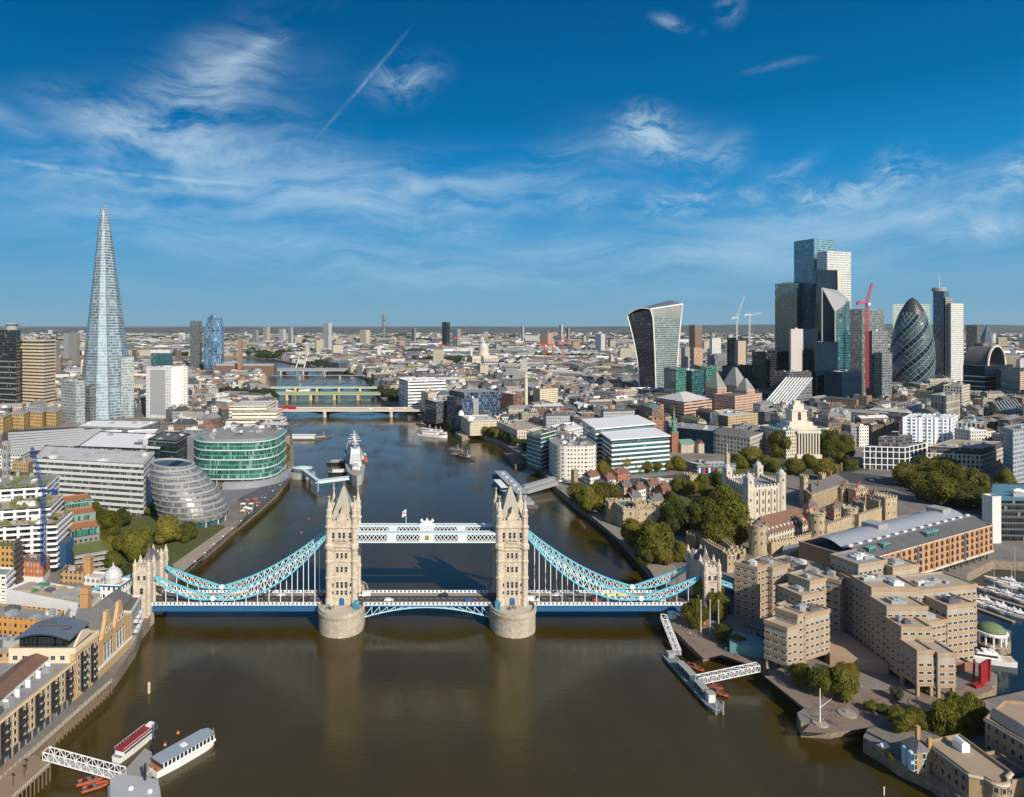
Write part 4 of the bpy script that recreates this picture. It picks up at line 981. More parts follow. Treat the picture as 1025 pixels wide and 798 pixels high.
def station():
 for i in range(8):
  a,b=P(8,434+i*2.7,13),P(118+i*3.2,426.5+i*1.5,13)
  c=a.lerp(b,.55)+Vector((0,-10,0));mb=MB();n=14;wd=3.9;rr=[[],[],[],[]]
  for k in range(n+1):
   t=k/n;p=a*(1-t)**2+c*2*t*(1-t)+b*t*t;d=(b-a).normalized();s=Vector((-d.y,d.x,0))
   rr[0].append(p-s*wd);rr[1].append(p-s*wd*.4+Vector((0,0,1.6)));rr[2].append(p+s*wd*.4+Vector((0,0,1.6)));rr[3].append(p+s*wd)
  mb.loft(rr,0,False,False,closed=False)
  names=['farthest','second farthest','third farthest','fourth farthest','fourth nearest','third nearest','second nearest','nearest']
  o=mb.build('platform_canopy',plain('canopy_grey',(.33,.335,.33),.6,.2,.3));tag(o,'long grey ribbed station platform roof, %s of eight side by side'%names[i],'station roof','station platform roofs')
 TAKEN.append([(XA(2,800),690),(XA(2,800),860),(XA(150,880),920),(XA(170,800),740),(XA(60,640),640)])
 kind(MB_sheet('station_ground',[P(2,456),P(60,452),P(150,437),P(150,424),P(2,430)],5.1,M['asphalt']),'structure')
 t=roofed('station_concourse','white roofed station concourse in front of the tall glass spire','station',[(76,426),(140,428),(160,421),(92,420)],17,M['g_grey'],M['roof_white'],5)
 t=roofed('white_vent_hall','low white roofed hall between the station canopies and the dark office','station',[(92,440),(150,437),(158,429),(104,431)],17,M['w_white'],M['roof_white'],7)
 for k,(x0,xc,x1,yb,yt,lab)in enumerate(((-25,3,12,434,417,'ochre brick office with grey roof at the left edge behind the station roofs'),(9,24,30,430,414,'ochre gabled brick office, second from the left edge behind the station'),(30,42,47,428,413,'ochre gabled brick office, third from the left edge behind the station'),(46,56,62,427,412,'ochre brick office next to the pale glass block behind the station'))):
  t,pl,z=blk('ochre_office',lab,'office building',x0,xc,x1,yb,yt,8,30,facade('wall_ochre_office',(.55,.38,.16),bay=3.2,storey=4.2,wf=.5,hf=.6),M['roof_grey'],1,group='ochre brick offices behind the station')
  mb=MB();mb.hip(offset(pl,.4),z-.4,4.5,.6);mb.build('hipped_roof',M['roof_grey'],t)
def MB_sheet(name,pts,z,mat):return sheet(name,pts,z,mat)
station()
# north bank: fortress, dock quarter, hotel
def crenel(mb,a,b,z,w=1.1,h=1.2,t=.7):
 a,b=Vector(a),Vector(b);d=b-a;n=max(2,int(d.length/(2*w)));ang=math.atan2(d.y,d.x)
 for i in range(n):
  p=a+d*((i+.5)/n);mb.box((p.x,p.y,z),(w,t,h),ang)
def stone_tower(name,label,px,yb,yt,r,n=16,mat=None,square=False,rz=.4,zb=5.0,roof=None):
 c=P(px,yb,zb);c.y+=r*.8;Yc=c.y;z1=ZA(yt,Yc-r);m=mat or M['ragstone']
 t=thing(name,label,'tower',(c.x,c.y,zb));mb=MB()
 pl=rect(c.x,c.y,2*r,2*r,rz)if square else ell(c.x,c.y,r,r,n)
 mb.prism(offset(pl,.35),zb-1,zb+2);mb.prism(pl,zb,z1-2.2);mb.prism(offset(pl,.3),z1-2.2,z1-1.2)
 q=offset(pl,.3)
 k=len(q)
 if square:
  for i in range(k):crenel(mb,q[i],q[(i+1)%k],z1-1.25)
 else:
  for i in range(0,k,2):p,p2=Vector(q[i]),Vector(q[(i+1)%k]);mm=(p+p2)/2;d=p2-p;mb.box((mm.x,mm.y,z1-1.25),(d.length,.7,1.25),math.atan2(d.y,d.x))
 mb.build('wall',m,t)
 me=window_mesh(.7,1.7,M['stone_pale'],M['black'])
 ms=[]
 for a in(-2.2,-1.57,-.9,-.3):
  for zz in(zb+(z1-zb)*.42,zb+(z1-zb)*.72):
   if square:
    a_,b_=Vector(pl[0]),Vector(pl[1]);d=(b_-a_);p=a_+d*(.25 if a<-1.6 else .75)
    if a in(-2.2,-.9):ms.append(Matrix.Translation((p.x,p.y,zz))@Matrix.Rotation(math.atan2(d.y,d.x),4,'Z'))
   else:ms.append(Matrix.Translation((c.x+(r+.02)*math.cos(a),c.y+(r+.02)*math.sin(a),zz))@Matrix.Rotation(a+math.pi/2,4,'Z'))
 kids('window',t,me,ms)
 mb=MB();mb.face([(*p,z1-1.6)for p in offset(pl,-.2)]);mb.build('roof',M['roof_grey'],t)
 if roof:mb=MB();mb.lathe((c.x,c.y,z1-1.2),[(r*.75,0),(r*.1,roof)],10);mb.build('cap_roof',M['slate'],t)
 TAKEN.append(offset(pl,3));return t
def stone_wall(name,label,pts,h,zb=5.0,w=2.2,mat=None):
 """battlemented wall along sighted foot points"""
 q=[P(a,b,zb)for a,b in pts];t=thing(name,label,'wall',q[0]);mb=MB();cr=MB()
 for a,b in zip(q[:-1],q[1:]):
  d=(b-a);s=Vector((-d.y,d.x,0)).normalized()*(w/2)
  mb.prism([(a-s)[:2],(b-s)[:2],(b+s)[:2],(a+s)[:2]],zb-1,zb+h)
  crenel(mb,(a-s)[:2],(b-s)[:2],zb+h-.02,1.2,1.1,.6)
 mb.build('wall',mat or M['ragstone'],t)
 for a,b in zip(q[:-1],q[1:]):
  d=(b-a);s=Vector((-d.y,d.x,0)).normalized()*(w/2+3);TAKEN.append([(a-s)[:2],(b-s)[:2],(b+s)[:2],(a+s)[:2]])
 return t
def gable_house(name,label,cat,x0,xc,x1,yb,yt,dl,dr,wall,roof,rh,zb=5.0,chim=1,group=None,inset=0.0):
 t,pl,z=blk(name,label,cat,x0,xc,x1,yb,yt,dl,dr,wall,M['roof_grey'],0,zb,group)
 mb=MB();mb.hip(offset(pl,.35),z-.3,rh,inset);mb.build('pitched_roof',roof,t)
 q=[Vector(p)for p in pl]
 for k in range(chim):
  a=q[0].lerp(q[2],.25+.5*k);mb=MB();mb.box((a.x,a.y,z),(1.3,1.0,rh+1.4));mb.box((a.x,a.y,z+rh+1.4),(1.5,1.2,.3));mb.build('chimney',M['brick_red'],t)
 return t,pl,z
def keep():
 ws=ashlar('keep_stone',(.56,.50,.40),1.1,.6,.17)
 t=thing('white_keep','square pale stone keep with four corner turrets in the middle of the fortress','castle keep',(238,495,5))
 Fr,Rr,L=Vector((222.5,471)),Vector((251.5,480)),Vector((221,504));pl=[tuple(Fr),tuple(Rr),tuple(L+Rr-Fr),tuple(L)]
 mb=MB();mb.prism(offset(pl,.8),4,8);mb.prism(pl,5,27.2,cap=False)
 for i in range(4):
  a,b=Vector(pl[i]),Vector(pl[(i+1)%4]);d=b-a;ang=math.atan2(d.y,d.x);nrm=Vector((d.y,-d.x)).normalized()
  for k in range(1,6):p=a+d*(k/6)+nrm*.3;mb.box((p.x,p.y,5),(1.5,1.0,20.5),ang)
  crenel(mb,a,b,27.1,1.5,1.5,.9)
 mb.build('wall',ws,t)
 mb=MB();mb.face([(*p,26.2)for p in offset(pl,-.3)]);mb.build('roof',plain('lead_roof',(.25,.255,.26),.7,.15),t)
 tops=[ZA(y,471+5)for y in(0,0,0,0)]
 for i,p in enumerate(pl):
  c=Vector(p)+(centre(pl)-Vector(p)).normalized()*1.5;mb=MB()
  if i==1:mb.lathe((c.x,c.y,4),[(3.6,0),(3.2,4),(3.0,30),(3.3,30.2),(3.3,31.6),(2.7,31.6)],18)
  else:mb.box((c.x,c.y,4),(4.8,4.8,30),.25);mb.box((c.x,c.y,33.6),(5.3,5.3,1.1),.25)
  tu=mb.build('turret',ws,t);mb=MB()
  mb.lathe((c.x,c.y,34.6 if i!=1 else 35.4),[(2.3,0),(2.35,.5),(1.9,1.6),(1.1,2.4),(.35,2.8),(.25,3.3),(.05,4.8)],12);mb.build('cupola',plain('lead_cap',(.42,.44,.46),.6,.1),tu)
  kids('window',tu,window_mesh(.8,2.0,M['stone_pale'],M['black']),[Matrix.Translation((c.x+.3,c.y-(2.6 if i!=1 else 3.1),zz))@Matrix.Rotation(.25,4,'Z')for zz in(19,31.2)])
 me=window_mesh(1.2,2.5,M['stone_pale'],M['dark_glass'],arch=True)
 for a,b in((pl[0],pl[1]),(pl[3],pl[0])):
  ms=[m for k,m in enumerate(wall_grid(a,b,8,25,6,3,.5))]
  kids('window',t,me,[Matrix.Translation(Vector((0,0,0)))@m for m in ms])
 TAKEN.append(offset(pl,8))
 t=thing('keep_flagpole','tall white flagpole behind the pale keep','flagpole',P(727.5,476))
 p=P(727.5,482);mb=MB();mb.tube((p.x,p.y,30),(p.x,p.y,ZA(445,p.y)),.22,8,.1);mb.lathe((p.x,p.y,ZA(445,p.y)),[(.3,0),(.3,.4),(.05,.7)],8);mb.build('pole',M['white_paint'],t)
 mb=MB();mb.box((p.x,p.y,5),(3,3,25));mb.build('mast_tower',M['ragstone'],t)
keep()
def fortress():
 rs,rd=M['ragstone'],M['ragstone_dark']
 t,pl,z=blk('water_gate','square sandy stone water gate with green lead roof nearest the river wharf','gatehouse',611,623,661,529,508,22,-2,facade('ragstone_windows',(.44,.35,.235),bay=5,storey=6,wf=.22,hf=.34),M['copper'],3)
 mb=MB();ring(mb,pl,z-.8,z+.02,.25)
 for i in range(4):crenel(mb,pl[i],pl[(i+1)%4],z-.02,1.3,1.2,.7)
 mb.build('battlement',rs,t)
 for k,(px,yb,yt,r,lab)in enumerate(((640,529,502,3.4,'square sandy stair turret on the face of the water gate'),(612.5,522,500,3.0,'small square turret at the river corner of the water gate'),(633,520,500,2.8,'small square turret rising behind the face of the water gate'))):
  stone_tower('gate_turret',lab,px,yb,yt,r,square=True,rz=.1)
 stone_tower('round_tower','broad round sandy tower at the right end of the water gate',656,529,507,5.2)
 stone_tower('round_tower','small round tower among the trees just right of the water gate',668,522,504,3.4)
 stone_tower('round_tower','ivy green topped round tower between the big trees in front of the keep',691,534,514,5.0,mat=rd)
 stone_tower('round_tower','big round sandy brown tower at the near corner of the inner wall',761,556,525,4.9,roof=2.6)
 stone_tower('round_tower','ochre round tower halfway along the inner wall',820,546,513,4.6,mat=rs)
 stone_tower('round_tower','round tower on the inner wall between the ochre one and the far square pair',853,533,508,4.8)
 stone_tower('square_tower','far square sandy tower, left of the pair at the end of the inner wall',880,524,499,3.2,square=True)
 stone_tower('square_tower','far square sandy tower, right of the pair at the end of the inner wall',889,525,496,4.6,square=True,rz=.2)
 stone_tower('square_tower','slim sandy turret beside the bridge end, left of two',731,572,552,2.6,square=True,rz=.1)
 stone_tower('square_tower','slim sandy turret beside the bridge end, right of two',739.5,569,549,2.8,square=True,rz=.1)
 stone_tower('square_tower','small sandy gate tower left of the trees behind the water gate',692,487,474,4.0,square=True)
 stone_tower('square_tower','small crenellated tower in front of the bridge approach trees',697,548,534,3.6,square=True,mat=rd)
 stone_tower('square_tower','tall sandy turret right behind the keep',805,505,475,2.0,square=True,rz=.3)
 stone_tower('square_tower','tan turret at the far end of the dark barracks roof',823,496,473,1.7,square=True,rz=.3)
 stone_wall('fortress_wall','sandy battlemented wall from the big round tower to the ochre round tower',[(770,554),(795,549),(817,542)],7.0)
 stone_wall('fortress_wall','sandy battlemented wall from the ochre round tower to the next round tower',[(825,545),(850,535)],12.5)
 stone_wall('fortress_wall','sandy battlemented wall running up to the far pair of square towers',[(857,534),(880,526)],12.5)
 stone_wall('outer_wall','low sandy outer wall curving in front of the big round tower',[(755,571),(790,564),(806,556),(838,549),(870,538),(892,531)],6.0,w=1.6)
 stone_wall('outer_wall','battlemented outer wall between the bridge end and the leafy round tower',[(727,566),(712,558),(698,547)],8.0)
 stone_wall('outer_wall','grey battlemented wall running behind the slim turrets by the bridge',[(742,571),(725,556),(703,541),(680,532)],9.0,mat=rd)
 stone_wall('wharf_wall','sandy wall along the wharf left of the water gate',[(588,497),(600,507),(611,517)],6.0)
 A,B=P(768,548),P(808,536)
 d=(B-A);nv=Vector((-d.y,d.x,0)).normalized()*13;pl=[A[:2],B[:2],(B+nv)[:2],(A+nv)[:2]]
 t=block('armoury_house','long stone house with brown tiled roof and a row of white dormers below the keep','barracks',pl,5,13.5,M['w_stone'],M['roof_grey'],0)
 mb=MB();mb.hip(offset(pl,.5),13.2,9.0,.12);mb.build('pitched_roof',M['tile_brown'],t)
 me=MB();me.box((0,0,-1),(1.1,1.6,1.7));me.hip(rect(0,0,1.4,1.9),.7,.7,0);o=me.build('dormer',M['white_paint']);mesh=o.data;bpy.data.objects.remove(o)
 kids('dormer',t,mesh,[Matrix.Translation((*(A+d*((k+.7)/10.4)+nv*.14)[:2],15.2))@Matrix.Rotation(math.atan2(d.y,d.x),4,'Z')for k in range(10)])
 roofed('grey_shed','low grey roofed shed between the armoury house and the outer wall','shed',[(781,556),(822,544),(812,536),(784,545)],9.5,M['w_grey'],plain('shed_roof',(.20,.21,.22),.6,.15),2)
 t,pl,z=gable_house('barracks','long dark slate roofed barracks with sandy corner turrets behind the inner wall','barracks',801,812,848,511,495,26,40,rd,M['slate'],5,chim=3,inset=.3)
 mb=MB();ring(mb,pl,z-.8,z+.02,.25)
 for i in range(4):crenel(mb,pl[i],pl[(i+1)%4],z-.02,1.1,1.0,.6)
 mb.build('battlement',rs,t)
 specs=[(833,842,856,502,489,'sandy crenellated house in the upper courtyard, left of three'),(848,856,868,505,491,'sandy crenellated house in the upper courtyard, middle of three'),(866,874,884,511,497,'sandy crenellated house in the upper courtyard, right of three'),(826,834,846,521,509,'tan house with slate roof just behind the ochre round tower'),(846,852,866,518,506,'tan house with slate roof between the ochre round tower and the courtyard'),(803,809,818,521,507,'brick turreted lodge beside the brown armoury roof')]
 for k,(x0,xc,x1,yb,yt,lab)in enumerate(specs):
  t,pl,z=gable_house('courtyard_house',lab,'house',x0,xc,x1,yb,yt,8,6,M['w_tan']if k<5 else M['w_red'],M['slate']if k!=1 else M['roof_tan'],2.6,chim=2,inset=.3)
  if k<3:
   mb=MB()
   for i in range(4):crenel(mb,pl[i],pl[(i+1)%4],z-.02,1.1,1.1,.6)
   mb.build('battlement',rs,t)
 hs=[(617,624,632,500,487,'slate roofed house nearest the wharf trees behind the water gate'),(631,638,646,503,490,'brown roofed timbered house directly behind the water gate'),(643,650,660,500,486,'white gabled timbered house in the row behind the water gate'),(655,663,671,504,490,'red roofed house at the right end of the row behind the water gate'),(624,632,642,512,499,'dark slate roofed lodging squeezed against the back of the water gate'),(646,652,664,515,502,'brown tiled house tucked behind the broad round tower'),(600,608,616,489,480,'small cream house at the head of the wharf'),(583,590,600,485,477,'white ticket house at the head of the wharf'),(606,618,630,482,474,'low grey roofed shop beside the wharf entrance')]
 for k,(x0,xc,x1,yb,yt,lab)in enumerate(hs):
  gable_house('timbered_house',lab,'house',x0,xc,x1,yb,yt,10,7,[M['w_tan'],M['w_white'],M['w_white'],M['w_red'],M['w_stone']][k%5],[M['slate'],M['tile_brown'],M['tile_brown'],M['tile_red'],M['slate']][k%5],4.0,chim=1,inset=.05)
 t,pl,z=blk('stone_chapel_tower','square stone tower beside the riverside pub terrace','tower',571,574,578,487,470,3,3,M['ragstone_dark'],M['roof_grey'],0)
 t,pl,z=blk('visitor_pavilion','long low grey pavilion with coloured banners on the square above the fortress','pavilion',684,697,736,474,464,14,4,M['g_grey'],M['roof_light'],3)
 for k in range(8):
  a,b=Vector(pl[0]),Vector(pl[1]);p=a+(b-a)*((k+1)/16);mb=MB();mb.box((p.x,p.y-.4,6),(1.6,.3,4.4));mb.build('banner',[M['white_paint'],M['deep_blue'],M['red'],M['black']][k%4],t)
 t,pl,z=blk('ticket_hall','flat grey ticket hall roof between the rounded glass office and the fortress houses','hall',640,655,690,489,482,16,-3,M['w_grey'],M['roof_grey'],3)
fortress()
def hotel():
 con=plain('hotel_concrete',(.37,.325,.26),.9,.24,.3,streak=True);con2=M['w_concrete'];pc=plain('precast',(.36,.262,.17),.9,.22,.3,streak=True)
 me=window_mesh(1.6,.95,plain('hotel_frame',(.50,.46,.40),.6),M['dark_glass'],deep=.1)
 t=thing('stepped_hotel','huge stepped concrete hotel with ribbon windows on columns beside the dock and river','hotel',(195,275,5))
 def slab(pl,z0,z1,stilts=False,rf=None,mt=None):
  o=subblock(t,pl,z0,z1,con,rf or M['roof_tan']);pl=ccw(pl)
  mb=MB();ring(mb,pl,z1-1.5,z1+.05,.3);mb.build('coping',pc,o)
  nz=int((z1-1.6-z0)/2.9);ms=[]
  for i in range(len(pl)):
   a_,b_=Vector(pl[i]),Vector(pl[(i+1)%len(pl)]);d_=b_-a_
   if Vector((d_.y,-d_.x)).dot(-(a_+b_)/2)>0 and nz:ms+=wall_grid(a_,b_,z0+.3,z0+.3+2.9*nz,max(1,int(d_.length/2.5)),nz)
  kids('window',o,me,ms)
  for j in range(nz):
   mb=MB();ring(mb,pl,z0-.2+2.9*j,z0+1.15+2.9*j,.16);mb.build('floor_band',pc,o)
  if stilts:
   for p in offset(pl,-.6):mb=MB();mb.box((*p,4.9),(1.0,1.0,z0-4.9));mb.build('column',pc,t)
  roof_units(o,pl,z1-.6,5,int(abs(pl[0][0]*3+z1)),2.0)
  TAKEN.append(offset(pl,3));return o
 a=slab([(133,268),(138.2,261),(143.6,263.5),(138.5,270.5)],9,24,True)
 a2=slab([(138.8,271),(143.8,264),(147.5,266),(143,273)],5,27.5)
 a3=slab([(147.6,265.8),(161,272),(155,284),(142.5,277)],9,26.5,True,mt=con)
 a4=slab([(151,274),(163,279),(158,290),(147,285)],9,31)
 a5=slab([(157,279),(166,283),(161,292),(153,288)],9,35)
 b1=slab([(143,316),(150,309),(157,313),(150,322)],5,30)
 b2=slab([(151,320),(158,311),(169,317),(161,328)],5,29)
 b3=slab([(160,326),(170,314),(186,322),(176,334)],5,27)
 b4=slab([(166,300),(176,290),(186,300),(176,312)],5,31)
 for k,(y0,y1,x0,x1,z)in enumerate(((247,256,178,184,22),(256,265,178.6,190,26.5),(265,275,179.2,195,30.5),(275,288,179.8,199,34),(288,302,180.4,194,32),(246,255.9,184.8,191.2,21.5))):
  o=slab([(x0,y0),(x1,y0),(x1,y1-.02),(x0,y1-.02)],9 if k in(0,5)else 7.5,z,k in(0,5,1,2),mt=con if k<4 or k==5 else None)
 o=slab([(199.2,277),(229.5,284),(226,298),(199.2,292)],6,32)
 o=slab([(190.6,262),(203,266),(199.5,281),(190.6,278)],6,25);o=slab([(205,268),(218,271),(215,284),(203,282)],6,29.5)
 o=slab([(184,290),(200,296),(196,310),(180,303)],6,38,rf=M['roof_grey']);o=slab([(200,292),(214,296),(211,306),(198,302)],6,36)
 pod=MB();pod.prism(ccw([(160,270),(177.8,262),(177.8,300),(165,300)]),5,9.5);pod.build('podium',pc,t)
 mb=MB();mb.box((133,283,5),(13,12,4.2),-.4);mb.build('entrance_canopy',plain('canopy_teal',(.12,.26,.28),.5),t)
 mb=MB();mb.prism(ccw([(143,278),(160,286),(152,300),(136,292)]),5,12);mb.build('ballroom',M['w_dark'],t)
 TAKEN.append([(128,250),(235,240),(235,340),(128,340)])
 A,B=Vector((215,334)),Vector((328,394));d=B-A;nv=Vector((-d.y,d.x)).normalized();zt=24.4
 pl=[tuple(A),tuple(B),tuple(B+nv*34),tuple(A+nv*34)]
 ib=facade('dock_brick',(.46,.20,.09),bay=4.2,storey=3.6,wf=.30,hf=.48,blind_share=.2)
 t=block('dockside_block','long orange brick dockside block with arched windows, grey ridge roof and silver barrel skylight','office building',pl,8.8,zt,plain('dock_brick_plain',(.42,.235,.125),.9,.2,.4,streak=True),M['roof_dark'],0)
 me=window_mesh(2.0,1.5,plain('brick_frame',(.10,.05,.03)),M['black'],arch=True)
 kids('window',t,me,wall_grid(A,B,9.4,23.6,24,4))
 for k in range(1,8):
  p=A+d*(k/8);mb=MB();mb.box((p.x,p.y,8.8),(1.2 if k%3 else 2.0,.7,zt-9),math.atan2(d.y,d.x));mb.build('pier',M['plant_dark']if k%3==0 else MATS['dock_brick_plain'],t)
 mb=MB();ring(mb,pl,8.6,9.5,.3);ring(mb,pl,zt-.3,zt+.06,.25);mb.build('string_course',M['stone_pale'],t)
 mb=MB();mb.prism(offset(pl,-3),5,8.8);mb.build('arcade_wall',M['g_dark'],t)
 for k in range(18):p=A+d*((k+.3)/18)+nv*.8;mb=MB();mb.tube((p.x,p.y,5),(p.x,p.y,8.8),.5,8);mb.build('column',M['plant_dark'],t)
 def strip(o0,o1,z0,z1,mat,nm,f0=.02,f1=.98,arc=False):
  mb=MB();a,b=A+d*f0,A+d*f1;n=8 if arc else 1;rr=[]
  for i in range(n+1):
   q=o0+(o1-o0)*i/n;z=z0+(z1-z0)*(math.sin(math.pi*i/n)if arc else i/n);rr.append([(*(a+nv*q),z),(*(b+nv*q),z)])
  mb.loft(rr,0,False,False,closed=False);mb.f=[tuple(reversed(f))for f in mb.f];mb.build(nm,mat,t)
 strip(1.2,8,zt-.4,zt+3.4,M['roof_dark'],'mansard');strip(8,12,zt+3.4,zt+3.3,M['roof_grey'],'roof_walk')
 strip(12,30,zt+1.8,zt+4.8,plain('barrel_metal',(.46,.47,.48),.4,.14,.2,metal=.4),'barrel_roof',.02,.98,True)
 for k in range(15):
  p=A+d*((k+.6)/15.4)+nv*10;mb=MB();mb.box((p.x,p.y,zt+3.2),(3.4,1.2,1.0),math.atan2(d.y,d.x));mb.build('skylight',M['plant_white'],t)
 for k,f in enumerate((.10,.2,.52,.57)):
  p=A+d*f+nv*4.5;mb=MB();mb.box((p.x,p.y,zt+1.4),(6,2.4,2.2),math.atan2(d.y,d.x));mb.build('dormer',M['g_green'],t)
 for f in(.38,.9):
  p=A+d*f+nv*22;mb=MB();mb.box((p.x,p.y,zt+3.0),(9,9,3.4),math.atan2(d.y,d.x));mb.build('plant_room',M['plant_grey'],t)
 pl=[(352,426),(470,420),(500,470),(394,474)]
 t=block('dark_dock_office','dark ribbon glazed office with teal roof at the right edge beside the dock','office building',pl,5,30,M['g_dark'],plain('teal_roof',(.10,.22,.27),.6,.15),8)
 bands(t,pl,[8+3.9*k for k in range(6)],.9,.4,M['plant_dark'])
 t=block('white_stair_tower','slim white stair tower at the corner of the dark dock office','stair tower',rect(352,424,6,7,.1),5,34,M['plant_white'],M['roof_light'],0)
 tb=plain('bond_brick',(.33,.235,.14),.9,.25,.4,streak=True)
 pl=[(153.8,193),(157,191.5)]+[(160+3.0*math.cos(R(200+140*i/8)),191.6+3.0*math.sin(R(200+140*i/8)))for i in range(9)]+[(163.2,191.5),(166.5,193.5),(165.5,211.5),(152.6,208)]
 t=block('flat_roofed_wharf_house','brown brick wharf house with wide tan flat roof and round bay at the bottom right','warehouse',pl,5,13,tb,plain('gravel_roof',(.33,.255,.17),.95,.12,.5),0,cornice=M['stone_pale'])
 me=window_mesh(1.0,1.5,plain('window_pale',(.40,.37,.32)),M['dark_glass'])
 kids('window',t,me,wall_grid((152.7,207.8),(153.7,193.4),6,12,6,2));kids('window',t,me,wall_grid((163.4,191.6),(166.4,193.4),6,12,2,2))
 kids('window',t,me,[Matrix.Translation((160+3.02*math.cos(R(a)),191.6+3.02*math.sin(R(a)),z))@Matrix.Rotation(R(a+90),4,'Z')for a in(235,270,305)for z in(7.4,10.6)])
 mb=MB();mb.box((161,205,12),(2.6,3.4,2.4),.1);mb.loft([[(159.7+2.6*k/6,y,14.4+.9*math.sin(math.pi*k/6))for k in range(7)]for y in(203.3,206.7)],0,True,True);mb.build('lantern_dormer',M['white_paint'],t)
 pl2=[(166.7,194),(175.5,196),(174,208),(165.8,206)]
 t=block('plant_yard','sunken dark plant deck between the two brown wharf houses at the bottom right','building',pl2,5,10,tb,M['roof_dark'],7,seed=5)
 pl=[(175.6,214),(178,199),(205,203),(203,222),(190,224)]
 t=block('large_wharf_house','large brown brick wharf house with sloping dark roof strip at the right edge','warehouse',pl,5,16.5,tb,MATS['gravel_roof'],3,cornice=M['stone_pale'])
 kids('window',t,window_mesh(1.0,1.6,MATS['window_pale'],M['dark_glass']),wall_grid((175.6,213.8),(177.9,199.3),6,16,6,3))
 mb=MB();mb.hip([(179,201),(186,202),(184,219),(178,216)],16,1.6,0);mb.build('roof_strip',M['roof_dark'],t)
 pl=[(176.5,197),(172,190),(176,176),(195,180),(195,198)]
 t=block('white_wharf_house','pale grey rendered house cut by the right edge at the bottom corner','house',pl,5,15.5,plain('pale_render',(.50,.52,.55),.8,.1),M['roof_grey'],1)
 kids('window',t,window_mesh(1.0,1.5,M['white_paint'],M['dark_glass']),wall_grid((171.9,189.8),(176,176.2),5.8,14.5,4,3))
 t=block('bay_windowed_cottage','small slate roofed cottage with pale bay windows on the river point at the bottom right','house',[(146.5,210),(147.3,204.5),(152,205.5),(151.6,211)],5,11.5,tb,M['slate'],0)
 mb=MB();mb.hip([(146.2,210.3),(147,204.2),(152.2,205.2),(151.9,211.3)],11.3,2.4,.35);mb.build('hipped_roof',M['slate'],t)
 for x_,y_ in((152.2,206),(153,212)):mb=MB();mb.box((x_,y_,8),(1.1,.9,7));mb.build('chimney',M['brick_yellow'],t)
 me=window_mesh(1.1,1.5,M['pale_blue'],M['dark_glass'])
 for y_ in(206,208.6):mb=MB();mb.lathe((146.9,y_,5.4),[(1.1,0),(1.1,5.4),(.5,5.8)],8);mb.build('bay',M['pale_blue'],t)
 kids('window',t,me,[Matrix.Translation((147+.1,204.6,z))@Matrix.Rotation(.2,4,'Z')for z in(7,10)]+[Matrix.Translation((149.8,205.0,z))@Matrix.Rotation(.2,4,'Z')for z in(7,10)])
 p=P(883,752);t=thing('garden_hut','white roofed garden hut on the planted point at the bottom right','hut',p)
 mb=MB();mb.box(p,(2.2,2.0,2.0),.4);mb.build('wall',M['brick_yellow'],t);mb=MB();mb.hip(rect(p.x,p.y,3.0,2.6,.4),7,1.0,.1);mb.build('roof',M['plant_white'],t)
 TAKEN.append([(130,150),(260,150),(260,235),(130,235)])
hotel()
